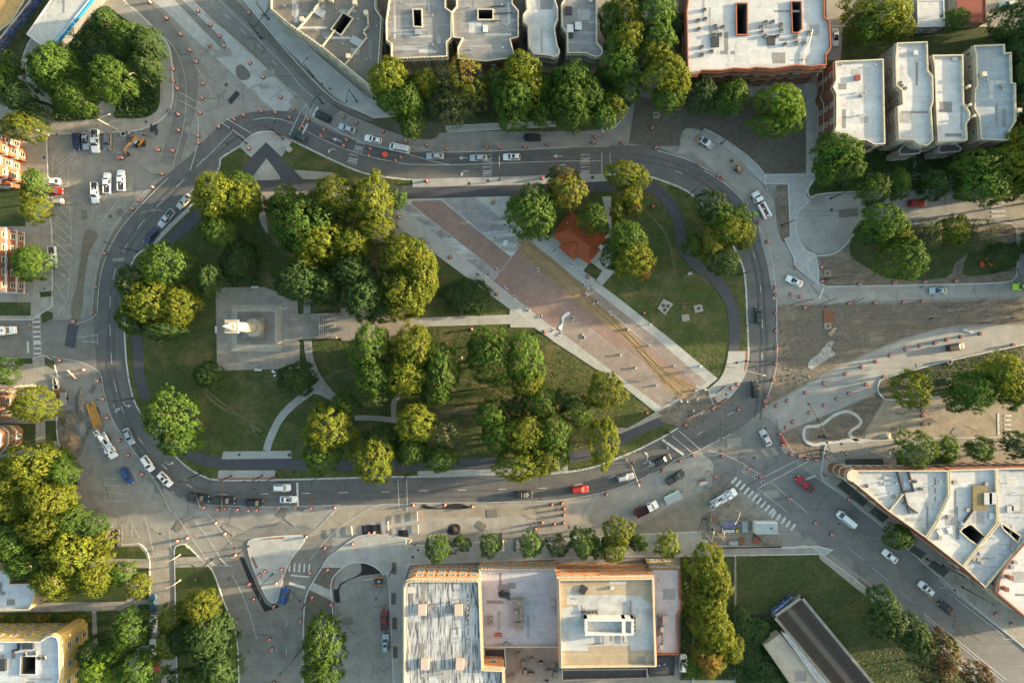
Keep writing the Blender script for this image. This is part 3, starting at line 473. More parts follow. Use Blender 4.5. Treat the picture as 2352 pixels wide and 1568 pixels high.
ln(3, 2, [(860, 1003), (1000, 1035), (1180, 1120), (1360, 1240)], w=.17); ln(3, 2, [(1370, 1245), (1700, 1075)], w=.2); ln(3, 2, [(1330, 1340), (1780, 1100)], w=.2); ln(3, 2, [(1445, 1300), (1770, 1568)], w=.17); ln(3, 2, [(1310, 1340), (1590, 1568)], w=.14); ln(3, 2, [(1845, 1230), (1710, 1285)], w=.6)
ln(3, 2, [(1355, 105), (1355, 165)], w=.2); ln(3, 2, [(1495, 0), (1490, 200), (1460, 350), (1405, 500)], w=.18)
for a in ([(555, 0), (622, 27)], [(835, 155), (872, 183)], [(1270, 747), (1290, 800)], [(1340, 1058), (1346, 1120)], [(1356, 1370), (1357, 1442)]): ln(3, 1, a, w=.2)
ln(3, 1, [(820, 0), (1000, 110), (1150, 250), (1280, 440), (1400, 670), (1440, 800), (1465, 950), (1485, 1150), (1490, 1568)], w=.2); ln(3, 0, [(390, 1385), (520, 1420), (700, 1480), (860, 1568)], w=.2)
ln(3, 1, [(1410, 690), (1505, 815)], w=.13); ln(3, 1, [(1580, 890), (1650, 955)], w=.13)
ln(4, 1, [(0, 1180), (40, 1078)], w=.5)
# southeast avenue markings
ln(4, 3, [(1090, 615), (1880, 1240)], w=.18, smooth=False); ln(4, 3, [(1235, 765), (1240, 780), (1700, 1135), (1690, 1160), (1780, 1165)], w=.16, smooth=False)
for a in ([(1290, 785), (1265, 760)], [(1415, 890), (1440, 870)], [(1590, 1025), (1615, 1015)], [(1100, 700), (1170, 680)], [(1190, 762), (1250, 742)]): ln(4, 3, a, w=.14)
ln(4, 3, [(960, 930), (1720, 1535)], w=.18, smooth=False); ln(4, 3, [(965, 960), (1560, 1440), (1690, 1550)], w=.16, smooth=False); ln(4, 3, [(250, 310), (480, 500), (880, 840), (1000, 930)], w=.1, dash=(6, 3)); ln(4, 3, [(250, 150), (640, 470), (1000, 790), (1500, 1190)], k='y', w=.12); ln(4, 3, [(258, 142), (648, 462), (1008, 782), (1508, 1182)], k='y', w=.12)
ln(1, 3, [(0, 190), (130, 390), (200, 500)], w=.14); ln(1, 3, [(20, 0), (250, 290)], w=.16); ln(1, 3, [(250, 570), (340, 740), (420, 950), (478, 1160)], w=.15); ln(1, 3, [(805, 745), (792, 795)], w=.14); ln(1, 3, [(757, 990), (750, 1048)], w=.14); ln(1, 3, [(750, 1238), (750, 1308)], w=.14)
ln(1, 3, [(1180, 0), (1050, 140)], w=.14); ln(1, 3, [(1450, 0), (1180, 190), (960, 440)], w=.12); ln(1, 3, [(20, 412), (280, 414)], w=.14); ln(1, 3, [(70, 485), (255, 490)], w=.14); ln(1, 3, [(135, 420), (215, 488)], w=.3); ln(1, 3, [(20, 415), (95, 485)], w=.3)
# arrows and lettering
def glyph(strokes, x, y, ang, sx, sy, w=.22):
    o = P(x, y); z = LV[0]*.003+.006+rnd.random()*.001
    for st in strokes:
        q = [o+Vector((math.cos(ang)*a*sx-math.sin(ang)*b*sy, math.sin(ang)*a*sx+math.cos(ang)*b*sy, 0)) for a, b in st]
        ribbon(MK['w'], q, w, z)
LET = {'O': [[(0, .1), (0, .9), (.25, 1), (.75, 1), (1, .9), (1, .1), (.75, 0), (.25, 0), (0, .1)]], 'N': [[(0, 0), (0, 1), (1, 0), (1, 1)]], 'L': [[(0, 1), (0, 0), (1, 0)]], 'Y': [[(0, 1), (.5, .5), (1, 1)], [(.5, .5), (.5, 0)]]}
def word(t, x, y, head, cw=.5, ch=2.4):
    """lettering read by a driver heading 'head' degrees"""
    a = R(head-90); n = len(t); ux = Vector((math.cos(a), math.sin(a), 0))
    for i, ch_ in enumerate(t):
        p = P(x, y)+ux*((i-n/2)*cw*1.42); g_ = [[(u, v) for u, v in s_] for s_ in LET[ch_]]
        z = LV[0]*.003+.006+rnd.random()*.001
        for s_ in g_:
            q = [p+Vector((math.cos(a)*u*cw-math.sin(a)*v*ch, math.sin(a)*u*cw+math.cos(a)*v*ch, 0)) for u, v in s_]
            for i2 in range(len(q)-1): d2 = (q[i2+1]-q[i2]).normalized()*.05; ribbon(MK['w'], [q[i2]-d2, q[i2+1]+d2], w=.14, z=z+i2*.0004)
word('ONLY', 1129, 392, 182); word('ONLY', 1129, 364, 182); word('ONLY', 1354, 364, 180); word('ONLY', 1354, 392, 180); word('ONLY', 821, 367, 166); word('ONLY', 836, 340, 164)
def arrow(x, y, head, kind='s', L=2.6):
    a = R(head); z = LV[0]*.003+.007+rnd.random()*.001; o = P(x, y)
    T = lambda u, v: o+Vector((math.cos(a)*u-math.sin(a)*v, math.sin(a)*u+math.cos(a)*v, 0))
    def tip(p, d, s_=.55):
        d = Vector(d).normalized(); nn = Vector((-d.y, d.x)); p = Vector(p)
        q = [p-nn*s_, p+d*s_*2, p+nn*s_]; MK['w'].add([(*T(*v)[:2], z) for v in q], [(0, 1, 2)])
    if kind in 's': ribbon(MK['w'], [T(-L/2, 0), T(L/2-.9, 0)], .22, z); tip((L/2-1, 0), (1, 0))
    if kind in 'lb':
        ribbon(MK['w'], [T(-L/2, -.35), T(-.5, -.35), T(.05, -.25), T(.35, .0), T(.45, .3)], .24, z); tip((.45, .25), (.15, 1), .42)
    if kind in 'r': ribbon(MK['w'], [T(-L/2, .35), T(-.5, .35), T(.05, .25), T(.35, 0), T(.45, -.3)], .24, z); tip((.45, -.25), (.15, -1), .42)
    if kind == 'b': tip((L/2-.8, -.35), (1, 0), .4); ribbon(MK['w'], [T(-.6, -.35), T(L/2-.7, -.35)], .22, z)
    if kind == 't': ribbon(MK['w'], [T(-L/2, 0), T(L/2-.9, 0)], .22, z); tip((L/2-1, 0), (1, 0)); ribbon(MK['w'], [T(-.2, -.5), T(-.2, .5)], .2, z); tip((-.2, .4), (0, 1), .4)
arrow(775, 322, 165); arrow(761, 345, 165, 'l'); arrow(1065, 363, 180); arrow(1282, 359, 180); arrow(1065, 396, 180, 'l'); arrow(1288, 382, 180, 'l')
arrow(268, 937, -70, 'b'); arrow(291, 930, -60, 'l'); arrow(390, 1064, -35, 'l'); arrow(1486, 1046, 68, 'l'); arrow(1497, 1067, 20, 't'); arrow(2277, 1420, 142, 's', 2)
def road_marks(mb, name, mat): struct(mb.build(name, mat))
road_marks(MK['w'], 'white_road_markings', M_white); road_marks(MK['y'], 'yellow_road_markings', M_yellow)
M_seal = surf('crack sealant', (.10, .097, .09), (.08, .077, .072), mid=2)
M_pat = surf('utility patch', (.14, .135, .122), (.115, .11, .10), mid=.8, amt=.5); M_pat2 = surf('pale utility patch', (.225, .217, .195), (.18, .173, .155), mid=.8, amt=.5)
cr_ = MB(); pd = MB(); pl_ = MB(); wr = random.Random(21); zz = LV[0]*.003
AREAS = [(1600, 990, 1800, 1150, 34), (400, 1160, 720, 1230, 12), (130, 300, 460, 600, 18), (560, 1300, 690, 1560, 10), (770, 1360, 890, 1560, 10), (160, 780, 230, 900, 5), (180, 1080, 450, 1250, 18), (1800, 1150, 2250, 1480, 26), (400, 120, 520, 330, 12), (560, 30, 700, 220, 10), (1850, 640, 2340, 690, 8), (1850, 455, 2340, 500, 8), (2040, 910, 2340, 1000, 8), (950, 1165, 1380, 1220, 10)]
for x0, y0, x1, y1, n_ in AREAS:
    for k in range(n_):
        p = P(wr.uniform(x0, x1), wr.uniform(y0, y1)); a = wr.random()*6.28; q = [p]
        for j in range(wr.randint(4, 11)): a += wr.gauss(0, .35); q.append(q[-1]+Vector((math.cos(a), math.sin(a), 0))*wr.uniform(.5, 1.2))
        ribbon(cr_, q, wr.choice((.06, .08, .12)), zz+.0015+wr.random()*.001)
        if wr.random() < .33:
            p = P(wr.uniform(x0, x1), wr.uniform(y0, y1)); a = wr.choice((.1, -.65, 1.0)); u = Vector((math.cos(a), math.sin(a), 0))*wr.uniform(.6, 2.6); ribbon(pd if wr.random() < .6 else pl_, [p-u, p+u], wr.uniform(.8, 2.4), zz+.0004+wr.random()*.0008)
struct(cr_.build('pavement_cracks', M_seal)); struct(pd.build('pavement_patches', M_pat)); struct(pl_.build('pavement_patches', M_pat2))
M_tyr = surf('tyre darkened asphalt', (.086, .086, .085), (.097, .097, .096), big=.1, mid=.5, amt=.5)
tw = MB()
for pts in ([(1740, 960), (1757, 840), (1752, 720), (1742, 620), (1705, 515), (1640, 430), (1560, 385), (1450, 362), (1250, 362), (1050, 366), (930, 360), (830, 342), (740, 308), (650, 280), (590, 282), (530, 320), (440, 400), (350, 490), (290, 570), (262, 670), (255, 780), (262, 880), (300, 990), (370, 1085), (470, 1130), (600, 1140), (900, 1135), (1200, 1130), (1400, 1108), (1560, 1040), (1690, 975)], ):
    c_ = [P(*p) for p in curve(pts, False, 8)]
    for off in (-.75, .75): l, r_ = strip_poly([(p.x, p.y) for p in c_], abs(off)*2); e = l if off > 0 else r_; ribbon(tw, [Vector((p.x, p.y, 0)) for p in e], .42, zz+.0002+off*.0001)
struct(tw.build('tyre_tracks', M_tyr))
# ------------------------------------------------------------------ buildings
M_glass = paint('window glass', (.03, .04, .045), rough=.12, metal=.0, coat=.3)
M_frame = paint('cream window frame', (.55, .52, .45), rough=.6)
M_dark = paint('dark metal', (.022, .023, .025), rough=.5)
M_steel = paint('galvanised steel', (.35, .36, .37), rough=.45, metal=.5)
M_cream = surf('cream brick', (.40, .31, .17), (.35, .27, .15), mid=.8, amt=.35, joint=(.5, .2, .02))
M_brick = surf('red brick', (.21, .09, .06), (.17, .075, .052), mid=.8, amt=.35, joint=(.5, .2, .02))
M_brown = surf('brown brick', (.20, .12, .08), (.16, .10, .07), mid=.8, amt=.35, joint=(.5, .2, .02))
M_tan = surf('tan stone', (.36, .31, .23), (.30, .26, .20), mid=.8, amt=.35, joint=(.8, .35, .02))
M_grst = surf('grey limestone', (.34, .32, .28), (.27, .255, .22), mid=.8, amt=.35, joint=(.8, .35, .02))
M_terra = surf('orange terracotta', (.55, .25, .11), (.48, .21, .09), mid=.8, amt=.3)
M_cop = surf('stone coping', (.46, .41, .31), (.38, .34, .26), mid=1)
M_copr = surf('clay coping', (.34, .12, .07), (.28, .10, .06), mid=1, joint=(.6, .6, .05))
M_copw = surf('white coping', (.48, .49, .49), mid=1)
def roofm(name, c, d, dirt, ang=0, jw=1.8, a3=(.55, .8), st=None, jc=.82): return surf(name, c, d, dirt, big=.09, mid=.5, fine=3, amt=.3, a3=a3, joint=(30, jw, .05), ang=ang, jc=jc, streak=st, rough=.75)
R_white = roofm('white roof membrane', (.44, .45, .455), (.38, .39, .395), (.27, .265, .25))
R_white2 = roofm('dull white roof', (.40, .415, .42), (.35, .36, .365), (.25, .25, .24), a3=(.5, .7))
R_grey = roofm('grey roofing', (.215, .215, .212), (.165, .166, .165), (.115, .113, .11), a3=(.48, .7), st=(92, .08, .9, (.36, .37, .38), .55, .75))
R_gravel = roofm('brown gravel roof', (.165, .148, .128), (.13, .118, .104), (.10, .092, .082), ang=95, jw=1.1, st=(5, .1, 1.3, (.13, .125, .12), .5, .7), jc=.7)
R_blue = roofm('blue grey metal roof', (.25, .30, .33), (.22, .27, .30), (.18, .20, .21), jw=1.1, jc=.75)
R_peel = roofm('peeling white roof', (.42, .44, .45), (.35, .37, .38), (.30, .31, .32), st=(0, 2.8, .25, (.085, .085, .09), .45, .60), a3=(.45, .7))
R_lilac = roofm('pale lilac roof', (.39, .385, .40), (.35, .35, .37), (.29, .285, .29), jw=3)
R_tile = roofm('tan paver roof', (.36, .29, .20), (.31, .25, .175), (.22, .18, .13), jw=1.0, jc=.75)
R_pinkw = roofm('pinkish white roof', (.50, .44, .42), (.45, .40, .385), (.36, .32, .31), jw=2.4)
R_dark = roofm('dark flat roof', (.05, .052, .056), (.04, .042, .045), (.07, .07, .07))
R_red = roofm('red shingle roof', (.20, .045, .035), (.16, .04, .03), (.12, .035, .03), jw=.4)
M_well = surf('shaft wall', (.06, .055, .05), mid=1)
M_ac = paint('air conditioner casing', (.20, .20, .19), rough=.6); M_unit = paint('pinkish rooftop unit', (.42, .33, .28), rough=.6)
M_rpatch = [surf('grey roof patch', (.27, .27, .265), (.22, .22, .215), mid=1), surf('tarry roof patch', (.17, .165, .16), (.22, .215, .21), mid=1), surf('pale roof patch', (.38, .38, .37), (.32, .32, .31), mid=1)]
WINM = {}
def window_pair(w, h):
    if (w, h) not in WINM:
        f = MB()
        for x, z, a, b in ((-w/2, 0, .12, h), (w/2, 0, .12, h), (0, h/2, w+.12, .14), (0, -h/2, w+.2, .18), (0, 0, w, .07)): f.box(x, .04, z, a, .12, b)
        p = MB().box(0, .0, 0, w-.02, .04, h-.02); WINM[(w, h)] = (f.mesh('window', M_frame), p.mesh('pane', M_glass))
    return WINM[(w, h)]
def put(me, parent, name, loc, rz=0, sc=(1, 1, 1), mat=None):
    o = bpy.data.objects.new(name, me); C.objects.link(o); o.parent = parent; o.location = loc; o.rotation_euler = (0, 0, rz); o.scale = sc
    if mat: o.material_slots[0].link = 'OBJECT'; o.material_slots[0].material = mat
    return o
def building(name, label, pts, h, wall, roof, cop, par=.7, holes=(), win=True, floor=3.2, step=3.0, bands=None, cat='building', ww=1.1, wh=1.6, maxw=96, cornice=False, z0=0):
    q = [tuple(p[:2]) for p in W(pts, h)]
    if area(q) < 0: q = q[::-1]
    cx = sum(p[0] for p in q)/len(q); cy = sum(p[1] for p in q)/len(q)
    root = thing(name, cat, loc=Vector((cx, cy, 0)), z=z0, label=label); root['pl'] = (0.0, 0.0)
    rl = Vector((cx, cy, z0))
    class O: location = rl
    m = MB(); n = len(q); m.add([(*p, z0) for p in q]+[(*p, h) for p in q], [(i, (i+1) % n, n+(i+1) % n, n+i) for i in range(n)])
    def bd(mb, nm, mt, parent=root):
        me = mb.mesh(nm, mt, False, rl); o = bpy.data.objects.new(nm, me); C.objects.link(o); o.parent = parent; return o
    bd(m, 'wall', wall)
    i = [tuple(p) for p in offset(q, .22)]; oo = [tuple(p) for p in offset(q, -.06)]
    c = MB(); c.ring(oo, i, h+.06); c.add([(*p, h-.15) for p in oo]+[(*p, h+.06) for p in oo], [(k, (k+1) % n, n+(k+1) % n, n+k) for k in range(n)])
    c.add([(*p, h+.06) for p in i]+[(*p, h-par) for p in i], [(k, (k+1) % n, n+(k+1) % n, n+k) for k in range(n)])
    c.ring(q, oo, h-.15); bd(c, 'parapet', cop)
    hs = [[tuple(p[:2]) for p in W(hh, h)] for hh in holes]; hs = [x if area(x) > 0 else x[::-1] for x in hs]
    r = MB(); r.sheet(i, h-par, [x for x in hs]); ro = bd(r, 'roof', roof)
    for x in hs:
        s_ = MB(); nn = len(x); s_.add([(*p, h-par+.5) for p in x]+[(*p, h-8 if h > 9 else .5) for p in x], [(nn+k, nn+(k+1) % nn, (k+1) % nn, k) for k in range(nn)]); s_.sheet(x, h-8 if h > 9 else .5); bd(s_, 'light_well', M_well)
        xo = [tuple(p) for p in offset(x, -.3)]; s_ = MB(); s_.ring(xo, x, h-par+.5); s_.add([(*p, h-par) for p in xo]+[(*p, h-par+.5) for p in xo], [(k, (k+1) % nn, nn+(k+1) % nn, nn+k) for k in range(nn)]); bd(s_, 'well_kerb', cop)
    if abs(area(q)) > 120 and roof is not R_dark:
        rp = MB(); rq = random.Random(int(abs(cx)*10)); xs = [p[0] for p in i]; ys = [p[1] for p in i]; tries = 0; k = 0
        while k < min(16, abs(area(q))/45) and tries < 300:
            tries += 1; x, y = rq.uniform(min(xs), max(xs)), rq.uniform(min(ys), max(ys)); a_, b_ = rq.choice(((.5, 2.4), (2.2, .45), (1.1, .8), (3.4, .3), (.3, 3), (1.6, 1.4))); co = [(x-a_, y-b_), (x+a_, y-b_), (x+a_, y+b_), (x-a_, y+b_)]
            if all(inside(*c2, i) for c2 in co) and not any(inside(*c2, hh) for hh in hs for c2 in co+[(x, y)]): k += 1; rp = MB(); rp.sheet(co, h-par+.006+k*.0008); bd(rp, 'roof_patch', M_rpatch[k % 3])
    if bands:
        for zb, d, mt in bands:
            a = [tuple(p) for p in offset(q, -d)]; s_ = MB(); s_.ring(a, q, zb+.15); s_.ring(q, a, zb-.15); s_.add([(*p, zb-.15) for p in a]+[(*p, zb+.15) for p in a], [(k, (k+1) % n, n+(k+1) % n, n+k) for k in range(n)]); bd(s_, 'string_course', mt)
    if win:
        cnt = 0; fm, pm = window_pair(ww, wh)
        for k in range(n):
            a, b = Vector(q[k]), Vector(q[(k+1) % n]); L = (b-a).length
            if L < 2.2: continue
            d = (b-a)/L; nn = Vector((d.y, -d.x)); mid = (a+b)/2
            if nn.dot(-mid.normalized()) < .22: continue
            nc = max(1, int(L/step))
            for fl in range(int((h-z0-1.2)/floor)):
                for j in range(nc):
                    t = (j+.5)/nc; p = a+(b-a)*t
                    if abs(p.x) > 170 or abs(p.y) > 96 or cnt >= maxw: continue
                    z = z0+1.9+fl*floor
                    rz = math.atan2(-d.y, -d.x)
                    f = put(fm, root, 'window', (p.x+nn.x*.01-cx, p.y+nn.y*.01-cy, z-z0), rz); put(pm, f, 'pane', (0, 0, 0)); cnt += 1
    if cornice:
        s_ = MB()
        for k in range(n):
            a, b = Vector(q[k]), Vector(q[(k+1) % n]); L = (b-a).length; d = (b-a)/max(L, .01); nn = Vector((d.y, -d.x))
            if L < 7 or nn.dot(-((a+b)/2).normalized()) < .35: continue
            for j in range(int(L/.9)): p = a+d*(j*.9+.45)+nn*.10; s_.box(p.x, p.y, h-.1, .34, .3, .5, math.atan2(d.y, d.x))
        if s_.v: bd(s_, 'cornice_blocks', cop)['kind'] = 'stuff'
    del root['pl']
    root['_'] = 0; del root['_']
    return root, q, h-par, rl, bd
def rel(rl, x, y, z): p = P(x, y, z); return (p.x-rl.x, p.y-rl.y, z-rl.z)
m_ = MB().box(0, 0, .35, .9, .9, .6); m_.box(0, 0, .02, 1.0, 1.0, .05); ME_AC = m_.mesh('air_conditioner', M_ac)
m_ = MB().cyl(0, 0, .651, .70, .36, n=12); m_.cyl(0, 0, .70, .73, .1, n=8); ME_FAN = m_.mesh('fan_grille', M_dark)
ME_UNIT = MB().box(0, 0, .7, 2.0, 3.0, 1.3).mesh('rooftop_unit', M_unit)
ME_VENT = MB().cyl(0, 0, 0, .5, .13, n=8).cyl(0, 0, .5, .62, .22, n=8).mesh('roof_vent', M_steel)
ME_SKY = MB().box(0, 0, .2, 1.7, 2.0, .4).mesh('skylight', M_dark)
ME_CHIM = MB().box(0, 0, .8, .9, .9, 1.6).box(0, 0, 1.62, 1.1, 1.1, .14).mesh('chimney', M_cop)
ME_HATCH = MB().box(0, 0, .25, 1.3, 1.3, .5).box(0, 0, .53, 1.4, 1.4, .07).mesh('roof_hatch', M_copw)
def ac(B, L, s=1.0):
    for x, y in L:
        a = put(ME_AC, B[0], 'air_conditioner', rel(B[3], x, y, B[2]), rnd.random()*.4, (s, s, s)); put(ME_FAN, a, 'fan', (0, 0, 0))
def items(B, me, name, L, sc=(1, 1, 1), rz=0, mat=None):
    for p in L: put(me, B[0], name, rel(B[3], p[0], p[1], B[2]), rz if len(p) < 3 else R(p[2]), sc, mat)
def pipe_run(B, pts, r=.12, mat=None, name='roof_pipe', z=.25):
    m = MB(); m.tube([P(x, y, B[2]+z) for x, y in pts], r, 5); B[4](m, name, mat or M_dark)
def wall_line(B, pts, w=.35, hh=.6, mat=None, name='party_wall'):
    m = MB()
    for a, b in zip(pts, pts[1:]):
        A, Bv = P(*a, B[2]), P(*b, B[2]); d = Bv-A; m.box((A.x+Bv.x)/2, (A.y+Bv.y)/2, B[2]+hh/2, d.length+w, w, hh, math.atan2(d.y, d.x))
    B[4](m, name, mat or M_cop)
# northern row
B = building('corner_block', 'brown gravel-roofed corner building beside the diagonal avenue, with a rectangular light well', [(620, -70), (622, 20), (660, 52), (740, 108), (848, 196), (868, 162), (873, 100), (876, 40), (862, 20), (860, -70)], 10, M_tan, R_gravel, M_cop, bands=[(4, .5, M_tan), (8.6, .35, M_cop)], cornice=True, holes=[[(762, 66), (788, 30), (808, 42), (782, 78)]])
wall_line(B, [(686, 68), (720, 28), (738, 2)]); wall_line(B, [(740, 110), (770, 72)]); wall_line(B, [(792, 152), (845, 86), (834, 76), (847, 62), (845, 36)]); wall_line(B, [(800, 34), (818, 10)])
items(B, ME_CHIM, 'chimney', [(697, 50), (803, 134), (843, 35), (763, 4), (818, 12), (738, 3)]); items(B, ME_HATCH, 'skylight', [(733, 28, 60), (820, 97, 60)], (1.4, 2.4, .5), mat=M_steel); items(B, ME_VENT, 'roof_vent', [(728, 71), (788, 103), (842, 139), (655, 16), (866, 62), (773, 22), (824, 47)])
for i, (x, y) in enumerate([(676, 88), (750, 150), (800, 190)]): pass
B = building('flat_roofed_block', 'grey-roofed building with a narrow light well, directly right of the brown gravel roof', [(893, -70), (893, 0), (886, 50), (887, 92), (898, 100), (898, 135), (1027, 130), (1026, 97), (1037, 86), (1037, 27), (1023, 17), (1023, -70)], 12, M_cream, R_grey, M_cop, holes=[[(949, 22), (967, 22), (968, 60), (951, 59)]], cornice=True, bands=[(10.6, .3, M_cop)])
items(B, ME_VENT, 'roof_vent', [(994, 37), (994, 105), (922, 7), (934, 72), (928, 118), (985, 78)]); items(B, ME_HATCH, 'round_skylight', [(960, 75)], mat=M_steel)
B = building('flat_roofed_block', 'grey stained roof with a wide light well, behind the olive trees', [(1048, -70), (1048, 15), (1038, 27), (1040, 86), (1061, 88), (1051, 110), (1052, 135), (1116, 141), (1183, 132), (1172, 90), (1191, 85), (1191, 25), (1177, 8), (1177, -70)], 12, M_brown, R_grey, M_cop, holes=[[(1099, 22), (1131, 22), (1131, 43), (1099, 43)]])
items(B, ME_HATCH, 'roof_hatch', [(1115, 67)], (.9, 1.3, .6)); items(B, ME_VENT, 'roof_vent', [(1153, 13), (1080, 18), (1082, 115), (1155, 112), (1163, 60)]); pipe_run(B, [(1125, 16), (1160, 14)]); pipe_run(B, [(1132, 32), (1178, 30)]); pipe_run(B, [(1126, 49), (1150, 48)])
def arc(cx, cy, r, a0, a1, n=6, ry=None): return [(cx+r*math.cos(R(a0+(a1-a0)*i/n)), cy+(ry or r)*math.sin(R(a0+(a1-a0)*i/n))) for i in range(n+1)]
B = building('greystone_house', 'narrow bright white roof with one rounded corner turret, left one of the two greystones', [(1209, -70), (1209, 2), (1211, 22), (1202, 33), (1202, 50), (1213, 60), (1215, 107), (1226, 125), (1256, 127)]+arc(1271, 117, 14, 120, -50, 6)+[(1273, 62), (1281, 45), (1281, 17), (1275, 0), (1275, -70)], 12, M_grst, R_white2, M_cop, bands=[(4, .15, M_cop), (8, .15, M_cop), (11, .25, M_cop)], step=2.0, cornice=True)
B = building('greystone_house', 'narrow grey roof with a deck and rounded corner turret, right one of the two greystones', [(1296, -70), (1296, 0), (1290, 8), (1291, 60), (1303, 75), (1304, 122), (1346, 122), (1358, 128)]+arc(1370, 117, 14, 110, -50, 6)+[(1371, 97), (1370, -70)], 12, M_grst, R_grey, M_cop, bands=[(4, .15, M_cop), (8, .15, M_cop), (11, .25, M_cop)], step=2.0, cornice=True)
items(B, ME_SKY, 'skylight', [(1306, 26)]); items(B, ME_HATCH, 'roof_hatch', [(1309, 68), (1328, 62)], (1.2, 1.4, 1.2)); items(B, ME_SKY, 'skylight', [(1320, 64), (1309, 80)], (.9, .9, .7)); items(B, ME_AC, 'air_conditioner', [(1356, 4)])
B = building('apartment_block', 'large bright white roof dotted with air conditioners and two long light wells', [(1591, -70), (1577, 25), (1580, 165), (1591, 171), (1601, 170), (1611, 162), (1658, 162), (1686, 157), (1720, 159), (1735, 155), (1775, 158), (1810, 153), (1830, 150), (1865, 153), (1881, 150), (1898, 150), (1898, 125), (1909, 110), (1906, 47), (1894, 40), (1893, -70)], 13, M_brick, R_white, M_copr, holes=[[(1693, 8), (1716, 8), (1716, 78), (1694, 78)], [(1820, 4), (1840, 4), (1842, 65), (1834, 73), (1822, 73)]], bands=[(3.2, .55, M_brown), (6.4, .55, M_brown), (9.6, .55, M_brown), (11.8, .3, M_copr)], step=2.6, ww=1.4)
T6 = B
ac(B, TT(3, 0, [(825, 98), (768, 195), (833, 180), (773, 274), (926, 246), (995, 253), (915, 326), (973, 323), (803, 438), (891, 477), (803, 510), (1388, 210), (1452, 207), (1528, 232), (1348, 250), (1350, 300), (1531, 285), (1380, 338), (1496, 336), (1663, 344), (1668, 397), (1742, 400), (1782, 305), (1564, 412)]), .95)
items(B, ME_SKY, 'skylight', TT(3, 0, [(923, 394), (1438, 375)]), (1.15, 1.15, 1)); pipe_run(B, TT(3, 0, [(945, 250), (945, 310), (930, 330)]), .05); pipe_run(B, TT(3, 0, [(1380, 230), (1440, 270), (1530, 250)]), .05); pipe_run(B, TT(3, 0, [(1820, 270), (1790, 400), (1740, 480), (1735, 590)]), .12, M_steel); pipe_run(B, TT(3, 0, [(1680, 540), (1790, 545)]), .12, M_steel)
# north-east houses
HB = dict(step=3.4, bands=[(3.6, .12, M_cop), (10, .15, M_cop)])
B = building('brick_house', 'white-roofed house whose left wall is red brick, leftmost of the four flats', [(1919, 141), (2029, 136), (2033, 330), (2009, 332), (1990, 322), (1930, 322), (1914, 306), (1921, 290), (1921, 215), (1913, 200), (1920, 185)], 11, M_brick, R_white, M_cop, **HB)
items(B, ME_HATCH, 'red_hatch', [(1968, 180)], mat=R_red); items(B, ME_VENT, 'roof_vent', [(1978, 221), (1963, 214), (1986, 213), (1972, 265), (1982, 265), (1933, 150), (2008, 151)]); items(B, ME_AC, 'air_conditioner', [(1978, 221)], (.8, .8, .8))
B = building('brick_house', 'white-roofed house with stepped left edge and three air conditioners, second of the four flats', [(2060, 99), (2130, 96), (2132, 162), (2143, 175), (2144, 232), (2139, 250), (2144, 322), (2132, 334), (2109, 332), (2099, 322), (2065, 320), (2062, 245), (2074, 240), (2072, 207), (2059, 197), (2057, 135)], 11, M_tan, R_white, M_cop, **HB)
ac(B, [(2067, 191), (2070, 198), (2078, 204)], .8); items(B, ME_HATCH, 'roof_hatch', [(2101, 123)], (.8, .8, 1))
B = building('brick_house', 'long narrow white-roofed house, third of the four flats', [(2142, 127), (2212, 126), (2214, 237), (2228, 258), (2228, 272), (2220, 285), (2222, 322), (2155, 326), (2150, 240), (2147, 150)], 11, M_tan, R_white, M_cop, **HB)
items(B, ME_HATCH, 'roof_hatch', [(2192, 136)], (1, .8, .6), mat=M_steel); items(B, ME_CHIM, 'chimney', [(2218, 203), (2220, 245), (2230, 270)], (.6, .6, 1))
B = building('brick_house', 'blue-grey roofed house, rightmost of the four flats', [(2237, 105), (2307, 102), (2309, 122), (2323, 120), (2325, 190), (2333, 192), (2334, 278), (2322, 297), (2317, 322), (2293, 322), (2254, 320), (2250, 270), (2239, 250), (2240, 207), (2245, 197), (2242, 127)], 11, M_tan, R_blue, M_cop, **HB)
items(B, ME_CHIM, 'chimney', [(2252, 175), (2332, 258)]); items(B, ME_AC, 'air_conditioner', [(2299, 199)], (.9, .9, 1)); items(B, ME_VENT, 'roof_vent', [(2266, 177), (2266, 186), (2268, 202), (2302, 206)])
for x0, x1, y1, lb in ((1985, 2018, 350, 'a'), (2066, 2100, 352, 'b'), (2155, 2190, 352, 'c')): pass
B = building('porch', 'small red-roofed porch in front of the blue-grey roofed house', [(2262, 326), (2317, 322), (2317, 298), (2345, 298), (2345, 340), (2262, 340)], 5, M_brown, R_red, M_brown, par=.1, win=False, cat='porch')
B = building('porch', 'grey stone bay porch in front of the second of the four flats', [(2065, 345), (2075, 333), (2100, 332), (2115, 345), (2112, 353), (2068, 356)], 7, M_grst, R_dark, M_grst, par=.3, step=2, cat='porch')
B = building('porch', 'grey stone bay porch in front of the third of the four flats', [(2155, 340), (2165, 330), (2195, 330), (2208, 340), (2205, 348), (2158, 352)], 7, M_grst, R_dark, M_grst, par=.3, step=2, cat='porch')
building('garage', 'small white-roofed garage with blue-grey front, top right', [(2107, 2), (2168, 0), (2170, 61), (2108, 62)], 4.5, paint('blue grey siding', (.18, .20, .24), .7), R_white, M_copw, par=.1, cat='garage', floor=3)
building('garage', 'red-shingled garage at the top edge, right of the white-roofed garage', [(2198, -40), (2264, -40), (2264, 51), (2226, 52), (2198, 30)], 4, M_tan, R_red, R_red, par=.05, cat='garage')
